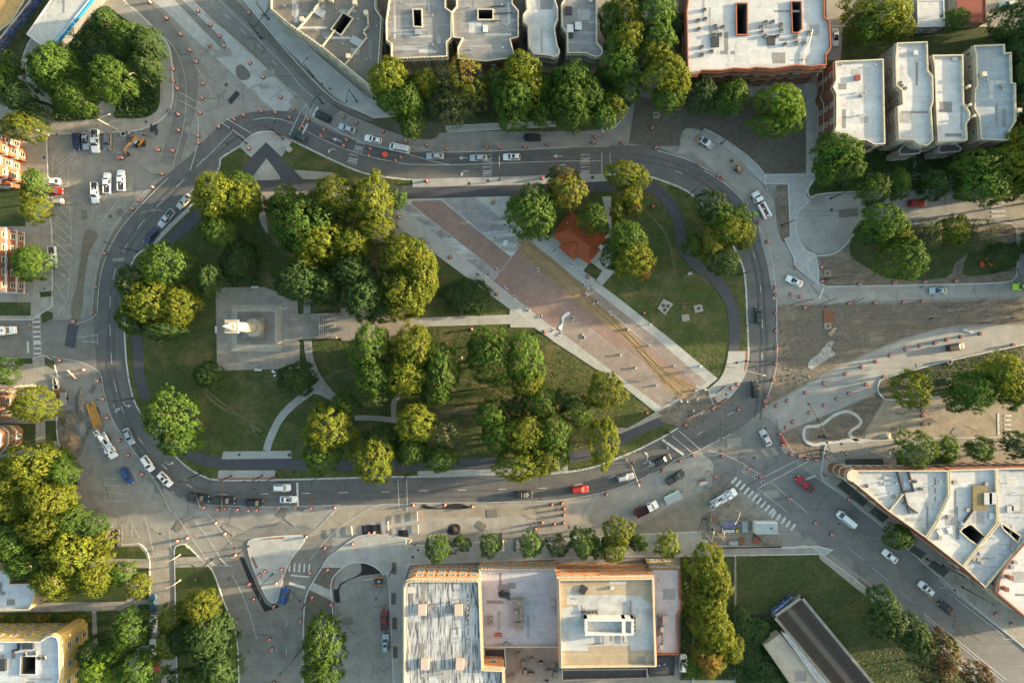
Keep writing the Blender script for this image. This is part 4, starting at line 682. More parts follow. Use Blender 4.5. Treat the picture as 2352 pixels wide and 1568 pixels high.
# south block
B = building('commercial_block', 'building with the peeling white roof streaked black and an ornate orange terracotta front', [(928, 1350), (934, 1338), (945, 1334), (1098, 1334), (1100, 1340), (1107, 1538), (1155, 1540), (1158, 1640), (928, 1640)], 13, M_terra, R_peel, M_cop, bands=[(3.6, .25, M_cop), (7.2, .15, M_cop), (12, .5, M_cop)], cornice=True, ww=1.6, step=2.8)
items(B, ME_UNIT, 'rooftop_unit', [(971, 1397), (1054, 1397), (977, 1521), (1057, 1521)], (1.0, .85, 1)); items(B, ME_VENT, 'roof_vent', [(1075, 1380), (1076, 1404), (1076, 1437), (1076, 1470), (983, 1382), (1020, 1382), (1037, 1382), (1068, 1391), (1020, 1545)]+[(1075+rnd.uniform(-3, 3), 1350+i*22) for i in range(6)])
B = building('commercial_block', 'plain pale lilac roof with one long duct machine in its middle', [(1100, 1306), (1277, 1306), (1284, 1486), (1108, 1486), (1107, 1400)], 6.5, M_terra, R_lilac, M_cop, bands=[(5.2, .3, M_cop), (3.2, .2, M_cop)], cornice=True, step=3.8, ww=2.2, floor=3)
items(B, ME_HATCH, 'roof_hatch', [(1269, 1384), (1269, 1402)], (1.1, 1.2, .5), mat=M_steel); items(B, ME_AC, 'air_conditioner', [(1127, 1418), (1127, 1431), (1163, 1478)], (1.1, 1.1, 1)); items(B, ME_CHIM, 'red_duct', [(1145, 1455, 5)], (1.8, .7, .6), mat=M_copr)
m = MB()
for dx, dy, a, b, hh in ((0, 0, 2.7, 3.6, 1.2), (0, 3, 2.9, 2.0, 1.6), (0, -2.9, 2.6, 1.8, 1.5)): p = P(1191, 1407, B[2]); m.box(p.x+dx, p.y+dy, B[2]+hh/2, a, b, hh)
p = P(1191, 1407, B[2]); m.cyl(p.x-.6, p.y+.8, B[2]+1.2, B[2]+1.8, .5); m.cyl(p.x+.7, p.y-.7, B[2]+1.2, B[2]+1.9, .45); m.cyl(p.x, p.y+3.2, B[2]+1.6, B[2]+1.9, .7)
m.tube([p+Vector((-1, -3, 1.8)), p+Vector((1, -2, 2)), p+Vector((.5, 2, 1.9)), p+Vector((-.9, 3, 2))], .18); B[4](m, 'ventilation_machine', paint('grimy duct', (.22, .20, .17), .7))
m = MB(); p = P(1159, 1365, B[2])
for k in range(6): m.box(p.x+k*.45-1.2, p.y+math.sin(k)*.2, p.z+.3, .25, 1.5+.3*(k % 3), .5, .25)
m.box(p.x, p.y, p.z+.25, 3, .4, .4, .1); B[4](m, 'vent_frame', M_dark); items(B, ME_VENT, 'roof_vent', [(1145, 1478), (1150, 1480), (1166, 1468), (1175, 1478)])
B = building('commercial_block', 'taller building with tan paved roof terrace, boxy white plant room and orange balconied front', [(1284, 1331), (1500, 1328), (1506, 1530), (1290, 1533)], 13, M_terra, R_tile, M_cop, bands=[(3.3, .5, M_terra), (6.2, .5, M_terra), (9.1, .5, M_terra), (11.8, .5, M_cop)], ww=1.9, wh=1.3, step=3.2, floor=2.9, par=1.0)
m = MB(); m.sheet([tuple(p[:2]) for p in W(TT(2, 3, [(1395, 880), (1540, 860), (1540, 765), (1880, 760), (2130, 770), (2240, 880), (2235, 1260), (2030, 1265), (2025, 1220), (1640, 1225), (1640, 1270), (1400, 1270)]), B[2])][::-1], B[2]+.01); B[4](m, 'white_patch', R_white2)
m = MB(); a, b = P(1341, 1411, B[2]), P(1452, 1449, B[2])
for x0, y0, x1, y1, hh in ((1341, 1411, 1452, 1417, 2.6), (1341, 1411, 1347, 1449, 2.6), (1425, 1411, 1433, 1449, 2.6), (1446, 1411, 1452, 1449, 2.6), (1341, 1444, 1452, 1449, 2.6), (1347, 1417, 1425, 1444, .8), (1433, 1417, 1446, 1444, 1.2)):
    a, b = P(x0, y0, B[2]), P(x1, y1, B[2]); m.box((a.x+b.x)/2, (a.y+b.y)/2, B[2]+hh/2+.02+len(m.v)*.0006, b.x-a.x, a.y-b.y, hh)
B[4](m, 'plant_room', M_copw); items(B, ME_UNIT, 'rooftop_unit', [(1364, 1432), (1385, 1432), (1405, 1431)], (.9, .55, .6), mat=M_steel)
ac(B, TT(2, 3, [(1612, 908), (1648, 912), (1681, 910), (1713, 908), (1840, 1048), (1725, 1085), (1760, 1087), (1793, 1087), (1830, 1087)]), .8); ac(B, TT(3, 3, [(183, 963), (183, 1002), (183, 1042), (183, 1076)]), .8)
pipe_run(B, TT(2, 3, [(1580, 850), (1585, 930)])); pipe_run(B, TT(2, 3, [(1775, 1100), (1780, 1205), (1665, 1210)])); pipe_run(B, TT(3, 3, [(152, 810), (152, 950)])); pipe_run(B, TT(3, 3, [(80, 1125), (84, 1195), (110, 1200)])); items(B, ME_SKY, 'grill_table', [(1340, 1353, 60)], (1.2, .8, 1)); items(B, ME_HATCH, 'roof_hatch', [(1405, 1348)], (.6, .6, 1))
B = building('commercial_block', 'narrow pinkish white roof edged in bright orange clay coping, right end of the south row', [(1496, 1306), (1562, 1306), (1562, 1370), (1565, 1388), (1564, 1400), (1556, 1415), (1558, 1503), (1508, 1503), (1504, 1400)], 9, M_cream, R_pinkw, M_copr, bands=[(7.6, .3, M_cop)], ww=1.8, step=3.2)
items(B, ME_UNIT, 'rooftop_unit', [(1527, 1420)], (.8, .7, .8)); items(B, ME_HATCH, 'roof_hatch', [(1519, 1484)], (.8, .8, .8)); items(B, ME_CHIM, 'chimney', [(1519, 1440)]); pipe_run(B, TT(3, 3, [(440, 1080), (440, 1200), (410, 1250)]), .08, M_copr); items(B, ME_VENT, 'roof_vent', [(1513, 1332), (1547, 1332), (1520, 1408)])
B = building('rear_annex', 'low black flat-roofed annex behind the south row', [(1492, 1507), (1550, 1506), (1549, 1550), (1491, 1552)], 3.5, M_brown, R_dark, M_dark, win=False, par=.15); items(B, ME_HATCH, 'roof_hatch', [(1514, 1527), (1526, 1524)], (.3, .3, .3))
B = building('rear_terrace', 'planted roof terrace behind the tan-paved roof', [(1291, 1537), (1487, 1535), (1487, 1557), (1291, 1562)], 5, M_grst, R_dark, M_grst, win=False, par=.5)
building('rear_building', 'small yellow brick building in the yard beside the streaked white roof', [(1112, 1488), (1160, 1488), (1162, 1536), (1112, 1536)], 5, M_cream, R_dark, M_cop, par=.3, ww=1.0)
# flatiron complex
FB = dict(bands=[(4, .2, M_cop), (9.6, .4, M_copr)], cornice=True, step=2.6)
tipc = [(1954, 1099)]+arc(1958, 1091, 8, 200, 290, 4)
B = building('flatiron_block', 'white-roofed pointed corner building with a round brick turret at its tip', [(2178, 1080), (2180, 1135), (2150, 1200), (2127, 1234), (2042, 1174), (1975, 1118), (1952, 1100)]+[(1948, 1092), (1951, 1084), (1962, 1080)], 11, M_brick, R_white2, M_cop, **FB)
wall_line(B, TT(4, 2, [(710, 1190), (780, 1430), (820, 1568)]), mat=M_dark); wall_line(B, TT(4, 2, [(812, 1185), (860, 1370), (770, 1380)]), mat=M_dark); wall_line(B, TT(4, 2, [(640, 1550), (760, 1400)])); wall_line(B, TT(4, 2, [(770, 1480), (890, 1568)]), mat=M_dark); ac(B, TT(4, 2, [(876, 1282), (930, 1350), (690, 1425), (430, 1325)]), .9); items(B, ME_VENT, 'roof_vent', TT(4, 2, [(650, 1388), (1105, 1285), (820, 1275), (700, 1300), (1052, 1325), (560, 1290)])); items(B, ME_HATCH, 'roof_hatch', TT(4, 2, [(630, 1250), (630, 1303)]), (1.6, .5, .4), mat=M_steel)
m = MB(); p = P(1950, 1090, 5); 
tp = P(1957, 1091, 11); m.cyl(tp.x, tp.y, 0, 11.3, 1.35, 1.35, 20); B[4](m, 'turret', M_brick); m = MB().cyl(tp.x, tp.y, 11.3, 11.5, 1.55, 1.55, 20); B[4](m, 'turret_cap', M_cop)
for k in range(1, 4): m = MB().cyl(tp.x, tp.y, k*3.3, k*3.3+.3, 1.5, 1.5, 20); B[4](m, 'turret_band', M_cop)
def awning(B, a, b, dep, z=3.6):
    A, Bv = P(*a, z), P(*b, z); d = (Bv-A).normalized(); nn = Vector((d.y, -d.x, 0))
    if nn.dot(-A.normalized()) < 0: nn = -nn
    m = MB(); m.add([A, Bv, Bv+nn*dep-Vector((0, 0, .5)), A+nn*dep-Vector((0, 0, .5)), A-Vector((0, 0, .25)), Bv-Vector((0, 0, .25)), Bv+nn*dep-Vector((0, 0, .8)), A+nn*dep-Vector((0, 0, .8))], [(0, 1, 2, 3), (7, 6, 5, 4), (3, 2, 6, 7), (0, 3, 7, 4), (1, 5, 6, 2)]); B[4](m, 'awning', paint('black awning', (.012, .018, .016), .7))
for a, b in (((1944, 1070), (1986, 1069)), ((1987, 1069), (2030, 1068)), ((2062, 1067), (2090, 1066)), ((2130, 1067), (2175, 1064))): awning(B, a, b, 1.7)
for a, b in (((1937, 1102), (1965, 1125)), ((1967, 1127), (1996, 1149)), ((2012, 1162), (2042, 1186)), ((2066, 1203), (2092, 1224))): awning(B, a, b, 2.2)
B = building('flatiron_block', 'middle part of the triangular block with a wooden deck and angled light well', [(2181, 1079), (2288, 1076), (2291, 1201), (2250, 1252), (2212, 1301), (2129, 1236), (2152, 1202), (2182, 1137)], 11, M_brick, R_white, M_cop, holes=[TT(4, 3, [(1310, 178), (1350, 125), (1405, 118), (1525, 225), (1475, 305), (1390, 250)])], **FB)
items(B, ME_AC, 'air_conditioner', TT(4, 2, [(1525, 1305), (1355, 1540), (1240, 1290)])+TT(4, 3, [(1185, 40), (1100, 232)])); items(B, ME_HATCH, 'roof_hatch', TT(4, 3, [(1580, 30, 0), (1330, 105, 30), (1105, 180, 30), (1195, 165, 20)]), (.9, 1.2, .6)); items(B, ME_HATCH, 'wooden_deck', [(2248, 1142)], (2.8, 4.6, 1.2), mat=surf('weathered deck boards', (.20, .16, .09), mid=1, joint=(5, .2, .03), ang=90)); items(B, ME_UNIT, 'rooftop_unit', [(2276, 1142), (2264, 1143)], (1, 1, .7), mat=M_steel); wall_line(B, [(2212, 1198), (2240, 1160)], mat=M_dark)
for a, b in (((2101, 1252), (2128, 1270)), ((2146, 1287), (2180, 1312))): awning(B, a, b, 2.0)
B = building('flatiron_block', 'grey-blue patched roof at the right end of the triangular block', [(2290, 1076), (2460, 1072), (2460, 1180), (2352, 1246), (2264, 1349), (2214, 1302), (2252, 1254), (2294, 1203)], 10.5, M_brick, roofm('patched blue roof', (.33, .36, .39), (.28, .30, .33), (.20, .21, .22), ang=90, st=(0, .2, 1.4, (.16, .17, .18), .56, .66)), M_cop, holes=[TT(4, 3, [(1685, 110), (1850, 220), (1830, 270), (1700, 150)])], **FB)
items(B, ME_AC, 'air_conditioner', TT(4, 3, [(1455, 430), (1485, 450), (1765, 330), (1410, 420)])); items(B, ME_HATCH, 'roof_hatch', TT(4, 3, [(1490, 355, 30)])+[(2330, 1165), (2319, 1168)], (1.2, 1.2, .5), mat=M_steel); items(B, ME_VENT, 'roof_vent', TT(4, 2, [(1655, 1280), (1720, 1298)]))
B = building('flatiron_block', 'bright white roof with a curved clay-edged side, bottom right of the triangular block', [(2460, 1190), (2460, 1470), (2352, 1413), (2292, 1362), (2296, 1330), (2304, 1310), (2318, 1288), (2352, 1250)], 11, M_tan, R_white, M_copr, **FB)
items(B, ME_AC, 'air_conditioner', TT(4, 3, [(1790, 455), (1760, 500)])); items(B, ME_CHIM, 'chimney', TT(4, 3, [(1725, 585), (1685, 690)]), mat=M_brick)
# west side
building('red_brick_flats', 'red brick building with sunlit white-trimmed gable front, left edge above the white-banded block', [(-80, 292), (-26, 292), (-26, 318), (-12, 318), (-12, 345), (-26, 345), (-26, 372), (-12, 376), (-12, 400), (-26, 402), (-26, 412), (-80, 412)], 12, surf('vivid red brick', (.27, .085, .04), (.22, .075, .035), mid=.8), R_dark, M_cop, bands=[(4, .3, M_copw), (8, .3, M_copw), (11.3, .45, M_copw)], ww=1.3, wh=1.9)
building('white_banded_flats', 'red brick block with white stone bands and white windows on the left edge', [(-80, 520), (-14, 520), (-14, 665), (-80, 665)], 12, M_brick, R_dark, M_cop, bands=[(1, .3, M_copw), (4.0, .35, M_copw), (8, .35, M_copw), (11.6, .5, M_copw)], ww=1.5, wh=1.9, step=3)
building('bay_house', 'house with a glazed green bay on the left edge below the crosswalk', [(-80, 895), (-30, 895), (-14, 908), (-14, 940), (-26, 965), (-80, 972)], 10, M_brown, R_dark, M_cop, bands=[(9, .4, M_cop)])
building('bay_house', 'red brick bay-fronted house on the left edge beside the dirt mounds', [(-80, 985), (-20, 985), (-6, 998), (-8, 1025), (-28, 1050), (-80, 1052)], 10, M_brown, R_dark, M_cop, bands=[(3, .2, M_copw), (6, .2, M_copw), (9, .2, M_copw)], step=2)
B = building('flat_roofed_block', 'pale grey-blue roof with cream parapet at the left edge, above the yellow block', [(-80, 1311), (20, 1311), (22, 1341), (66, 1340), (76, 1346), (80, 1360), (76, 1380), (66, 1400), (-80, 1404)], 9, M_cream, roofm('pale blue roof', (.42, .45, .48), (.38, .41, .44), (.32, .33, .34)), M_cop, cornice=False)
items(B, ME_VENT, 'roof_vent', [(2, 1340), (8, 1362)]); ac(B, [(8, 1362), (2, 1341)], .8)
B = building('yellow_flats', 'sunlit yellow brick building with rounded corner and grey roof, bottom left', [(-80, 1473), (92, 1473), (104, 1464), (118, 1459), (130, 1463), (135, 1474), (137, 1560), (134, 1562), (134, 1600), (-80, 1600)], 12.5, surf('yellow brick', (.52, .37, .13), (.47, .33, .12), mid=.8, joint=(.5, .2, .02)), roofm('pale blue roof2', (.40, .43, .46), (.36, .39, .42), (.30, .31, .32)), M_copw, bands=[(11.4, .25, M_cop)], holes=[[(48, 1508), (80, 1508), (80, 1548), (46, 1548)]], step=3.3, ww=1.5)
ac(B, [(60, 1500), (83, 1497), (94, 1508), (104, 1508)], 1); items(B, ME_UNIT, 'rooftop_unit', [(67, 1480, 90), (9, 1525)], (.8, .9, .6), mat=M_dark); wall_line(B, [(44, 1475), (44, 1490), (33, 1492), (33, 1508)], mat=M_dark)
# railway canopy, graffiti wall, top-left roof
B = building('tan_roofed_shed', 'sunlit tan panelled roof cut by the top left corner', [(-80, -60), (75, -60), (57, 0), (26, 52), (0, 70), (-60, 108)], 2.6, M_tan, surf('tan roof panels', (.42, .27, .11), (.37, .24, .10), mid=.6, joint=(9, 11, .1), ang=30), M_cop, win=False, par=.1)
B = building('station_canopy', 'long pale canopy roof with a blue edge strip, pointing to the top left trees', [(61, 79), (95, 104), (122, 103), (250, -55), (165, -70)], 5, M_steel, roofm('canopy concrete', (.42, .43, .42), (.36, .37, .36), (.14, .14, .14), a3=(.6, .68), jw=9), M_copw, win=False, par=.15, cat='canopy')
m = MB(); a, b = P(124, 100, 4.9), P(252, -55, 4.9); d = (b-a).normalized(); nn = Vector((-d.y, d.x, 0)); m.add([a+nn*.5, a-nn*.5, b-nn*.5, b+nn*.5, a+nn*.5-Vector((0, 0, .8)), a-nn*.5-Vector((0, 0, .8)), b-nn*.5-Vector((0, 0, .8)), b+nn*.5-Vector((0, 0, .8))], [(0, 1, 2, 3), (0, 4, 5, 1), (1, 5, 6, 2), (2, 6, 7, 3), (4, 7, 6, 5)]); B[4](m, 'blue_fascia', paint('station blue', (.02, .22, .42), .5))
m = MB(); a2 = P(134, 96, 3.4); b2 = P(250, -42, 3.4)
for k in range(14): q = a2+(b2-a2)*k/13; m.tube([q, q-d.orthogonal()*0+Vector((.9*-nn.x, .9*-nn.y, 0))*-1], .06, 4)
m.tube([a2, b2], .08, 5); B[4](m, 'railing', M_copw)
g1, g2 = P(-30, 165, 0), P(150, -60, 0); root = thing('graffiti_wall', 'wall', loc=(g1+g2)/2, label='long concrete wall covered in blue and violet graffiti, top left corner')
d = (g2-g1); m = MB().box(0, 0, 1.7, d.length, .35, 3.4, math.atan2(d.y, d.x)); 
mg, ntg, bg = newmat('graffiti paint'); v_ = wpos(ntg, sc=(1, 1, 1)); vo = node(ntg, 'ShaderNodeTexVoronoi', Scale=.9); ntg.links.new(v_, vo.inputs['Vector']); c_ = mixc(ntg, ramp(ntg, noise(ntg, v_, .8, 4), .45, .55), (.03, .04, .06), mixc(ntg, ramp(ntg, noise(ntg, v_, 1.4, 3), .45, .55), (.08, .06, .25), (.05, .15, .30))); c_ = mixc(ntg, ramp(ntg, noise(ntg, v_, 2.2, 2), .62, .66), c_, (.5, .52, .5)); ntg.links.new(c_, bg.inputs['Base Color'])
m.build('wall_panel', mg, root); m = MB().box(0, 0, 3.45, d.length, .5, .12, math.atan2(d.y, d.x)); m.build('coping', M_side, root)
flat('railway_verge', [(-60, 250, 1), (-60, 180, 1), (120, -60, 1), (166, -60, 1), (60, 100, 1), (36, 200, 1)], M_lawn, 1)
# ------------------------------------------------------------------ monument
M_lime = surf('monument limestone', (.38, .345, .28), (.32, .29, .235), (.24, .22, .185), mid=.8, amt=.3)
M_lime2 = surf('weathered terrace stone', (.23, .215, .185), (.185, .172, .15), (.17, .16, .145), big=.2, mid=.8, amt=.4, joint=(.9, .9, .04), jc=.7)
flat('monument_plaza', [(496, 664, 1), (512, 660, 1), (608, 659, 1), (684, 688, 1), (690, 846, 1), (500, 851, 1)], M_plaza, 1, smooth=False)
root = thing('monument_column', 'monument', 593, 753, label='tall pale fluted column with an eagle on top, on stepped stone terraces'); rl = root.location
def sq(x0, y0, x1, y1): return [tuple(p[:2]) for p in W([(x0, y1), (x1, y1), (x1, y0), (x0, y0)])]
z = .4
for k, (x0, y0, x1, y1) in enumerate(((533, 699, 648, 807), (536, 702, 645, 804), (539, 705, 642, 801), (542, 708, 639, 798))):
    m = MB(); m.prism(sq(x0, y0, x1, y1), 0, z+.16*(k+1)); m.build('step', M_lime, root, world=True)
m = MB(); m.prism(sq(548, 716, 634, 791), .4, 1.12); m.build('paved_terrace', M_lime2, root, world=True)
m = MB(); m.prism(sq(564, 729, 614, 777), 1, 2.6); m.build('plinth', M_lime2, root, world=True)
c0 = P(594, 753); X, Y = c0.x, c0.y
m = MB().cyl(X, Y, 2.6, 4.6, 2.35, 2.3, 40); m.build('drum', M_lime, root, world=True)
m = MB().cyl(X, Y, 4.6, 5.1, 1.75, 1.6, 32); m.build('column_base', M_lime, root, world=True)
n = 40; m = MB(); secs = []
for k in range(8):
    zz = 5.1+k*12.4/7; r0 = 1.32-.20*k/7; secs.append([(X+math.cos(2*math.pi*i/n)*r0*(1 if i % 2 else .93), Y+math.sin(2*math.pi*i/n)*r0*(1 if i % 2 else .93), zz) for i in range(n)])
m.loft(secs); m.build('fluted_shaft', M_lime, root, world=True)
m = MB().cyl(X, Y, 17.5, 18.1, 1.15, 1.5, 32).box(X, Y, 18.4, 3.3, 3.3, .6).box(X, Y, 18.0, 2.9, 2.9, .3); m.build('capital', M_lime, root, world=True)
m = MB().box(X, Y, 18.95, 1.9, 1.9, .5); m.build('eagle_base', M_lime, root, world=True)
m = MB(); secs = []
for yy, zz, rr in ((-.2, 19.1, .35), (-.1, 19.5, .55), (0, 20.1, .68), (-.05, 20.8, .62), (-.2, 21.4, .42), (-.35, 21.8, .28), (-.5, 22.05, .26), (-.75, 22.1, .2), (-.98, 21.95, .06)):
    secs.append([(X+yy+0*rr, Y+math.cos(a*math.pi/4)*rr, zz+math.sin(a*math.pi/4)*rr*.35) if False else (X+yy+math.cos(a*math.pi/4)*rr*.8, Y+math.sin(a*math.pi/4)*rr, zz) for a in range(8)])
m.loft(secs); eg = m.build('eagle', M_lime, root, True, world=True)
for s_ in (-1, 1):
    m = MB(); secs = []
    for t in range(6): zz = 21.2-t*.42; r_ = .62+.15*math.sin(t*.7); secs.append([(X+.1+.15*t*.3+dx*r_, Y+s_*(.55+.06*t)+dy*.14, zz) for dx, dy in ((-1, 0), (-.4, 1), (.5, 1), (1, 0), (.5, -1), (-.4, -1))])
    m.loft(secs); w_ = m.build('wing', M_lime, None, True); w_.parent = eg; w_.data.transform(Matrix.Translation(-Vector(rl)))
m = MB()
st = thing('stone_steps', 'steps', 657, 749, label='flight of pale stone steps leading right from the monument terrace')
for k in range(9): a, b = P(652+k*4, 728), P(656+k*4, 772); m.box((a.x+b.x)/2, (a.y+b.y)/2, .35+(k % 2)*.0+.06*(9-k), b.x-a.x-.08, abs(a.y-b.y), .12*(9-k)+.2)
P1 = P(668+40, 749)
m = MB()
for k in range(8):
    a, b = P(734+k*4.6, 724), P(738+k*4.6, 773); m.box((a.x+b.x)/2, (a.y+b.y)/2, .3+.06*(8-k)/2, .42, abs(a.y-b.y), .12*(8-k)+.1)
st.location = P(750, 749); m.build('tread', M_side, st, world=True)
for yy in (722, 775): p = P(751, yy); m = MB().box(p.x, p.y, .7, 5.6, .5, 1.0); m.build('cheek_wall', M_plaza, st, world=True)
for (x, y, rz, ds) in ((588, 660, 0, 'top'), (499, 757, 90, 'left'), (595, 849, 0, 'bottom')):
    b = thing('stone_bench', 'bench', x, y, gz(x, y), R(rz), label='white stone bench on the %s edge of the monument plaza' % ds)
    MB().box(0, 0, .42, 1.9, .6, .12).build('seat', M_copw, b)
    for s_ in (-.7, .7): MB().box(s_, 0, .18, .25, .5, .36).build('leg', M_copw, b)
# ------------------------------------------------------------------ kiosk with red hipped roof
kz = 3.2; M_kro = surf('red tile roof', (.30, .075, .028), (.26, .065, .025), (.17, .045, .025), big=.2, mid=.8, amt=.3, joint=(.35, .3, .03), ang=38, jc=.75)
root = thing('park_kiosk', 'kiosk', 1335, 545, label='low park building with a red-orange hipped roof'); KO = root
def kp(x, y, z): return P(x, y, z)
cor = TT(2, 1, [(1480, 365), (1825, 637), (1640, 860), (1295, 590)]); c = [P(*p[:2], kz) for p in cor]
ra = kp(*TT(2, 1, [(1455, 545)])[0], 5.3); rb = kp(*TT(2, 1, [(1660, 700)])[0], 5.3)
m = MB(); m.add([*c, ra, rb], [(1, 0, 4, 5)[::-1] if False else (0, 4, 5, 1), (1, 5, 2), (2, 5, 4, 3), (3, 4, 0)])
wing = [P(*p, kz) for p in TT(2, 1, [(1365, 700), (1510, 825), (1620, 760), (1470, 640)])]
tipw = P(*TT(2, 1, [(1530, 655)])[0], 5.2); tipe = P(*TT(2, 1, [(1450, 748)])[0], 4.6)
wl, wb = P(*TT(2, 1, [(1365, 700)])[0], kz), P(*TT(2, 1, [(1510, 825)])[0], kz); wr = P(*TT(2, 1, [(1545, 780)])[0], kz+.05); wt = P(*TT(2, 1, [(1405, 665)])[0], kz+.05)
m.add([wl, wb, wr, tipw, wt, tipe], [(0, 1, 5), (1, 2, 3, 5), (0, 5, 3, 4)])
ro = m.build('roof', M_kro, root, world=True)
ins = [tuple(p) for p in offset([tuple(p[:2]) for p in c][::-1], .6)] if area([tuple(p[:2]) for p in c]) < 0 else [tuple(p) for p in offset([tuple(p[:2]) for p in c], .6)]
m = MB().prism(ins, .2, kz+.02); m.build('wall', M_tan, root, world=True)
m = MB(); m.tube([ra, rb], .14, 6); m.tube([tipw, tipe], .12, 6)
for a, b in ((c[0], ra), (c[3], ra), (c[1], rb), (c[2], rb)): m.tube([a, b], .10, 5)
m.build('ridge_cap', M_kro, root, world=True)
for px, py in TT(2, 1, [(1450, 478), (1586, 512), (1600, 552)]): p = P(px, py, 4.4); m = MB().cyl(p.x, p.y, 4.0, 4.9, .14); m.build('roof_vent', M_copw, root, world=True)
p = P(*TT(2, 1, [(1757, 702)])[0], 4); m = MB().box(p.x, p.y, 4.1, .9, 1.1, 1.8, R(50)); m.build('chimney', M_copw, root, world=True)
dd = (c[3]-c[2]).normalized()
for k, t in enumerate((.3, .75)):
    q = c[2]+(c[3]-c[2])*t; m = MB().box(q.x+.5, q.y+.5, 1.4, 1.0, .12, 2.1, math.atan2(dd.y, dd.x)); m.build('door', M_dark, root, world=True)
# ------------------------------------------------------------------ vehicles
def carpaint(n, c, metal=.2): return paint('car paint '+n, c, rough=.45, metal=metal, coat=.1)
CP = {'white': carpaint('white', (.72, .73, .73), 0), 'silver': carpaint('silver', (.42, .44, .46), .5), 'grey': carpaint('grey', (.14, .15, .16)), 'black': carpaint('black', (.012, .013, .015), 0), 'navy': carpaint('navy', (.015, .03, .09)), 'blue': carpaint('blue', (.02, .07, .22)), 'red': carpaint('red', (.32, .012, .012), .1), 'beige': carpaint('beige', (.42, .40, .34)), 'green': carpaint('dark green', (.03, .05, .05)), 'lime': carpaint('lime', (.35, .65, .02), 0), 'teal': carpaint('teal blue', (.02, .08, .13)), 'lightblue': carpaint('light blue', (.33, .42, .46)), 'orange': carpaint('orange', (.52, .22, .03), 0), 'maroon': carpaint('maroon', (.20, .03, .025))}
M_tyre = paint('tyre rubber', (.012, .012, .012), .9); M_rim = paint('wheel rim', (.4, .4, .4), .35, .7); M_lamp = paint('headlight glass', (.6, .6, .62), .15); M_tail = paint('tail light', (.3, .01, .01), .3); M_trim = paint('black trim', (.02, .02, .02), .6); M_bed = paint('load bed', (.05, .05, .05), .8)
M_cglass = paint('car window glass', (.02, .028, .034), .3, 0, 0)
def wheel_meshes():
    t = MB(); n = 14; secs = []
    for y, r in ((-.11, .24), (-.11, .33), (.11, .33), (.11, .24)): secs.append([(math.cos(2*math.pi*i/n)*r, y, math.sin(2*math.pi*i/n)*r) for i in range(n)])
    t.loft(secs, False); rm = MB(); rm.loft([[(math.cos(2*math.pi*i/n)*.24, y, math.sin(2*math.pi*i/n)*.24) for i in range(n)] for y in (-.09, .09)])
    return t.mesh('tyre', M_tyre), rm.mesh('rim', M_rim)
ME_TYRE, ME_RIM = wheel_meshes()
SPEC = {'sedan': dict(L=4.75, Wd=1.84, hood=.80, belt=.93, top=1.42, g=(.18, .06, -.24, -.40)), 'suv': dict(L=4.7, Wd=1.92, hood=.98, belt=1.10, top=1.72, g=(.24, .11, -.42, -.475)), 'hatch': dict(L=4.3, Wd=1.8, hood=.86, belt=.98, top=1.5, g=(.21, .06, -.36, -.46)), 'van': dict(L=5.6, Wd=2.0, hood=1.1, belt=1.25, top=2.2, g=(.40, .27, -.48, -.49)), 'pickup': dict(L=5.7, Wd=1.98, hood=1.08, belt=1.18, top=1.82, g=(.22, .12, -.09, -.12)), 'wagon': dict(L=4.7, Wd=1.84, hood=.85, belt=.97, top=1.5, g=(.18, .06, -.42, -.475))}
CARM = {}
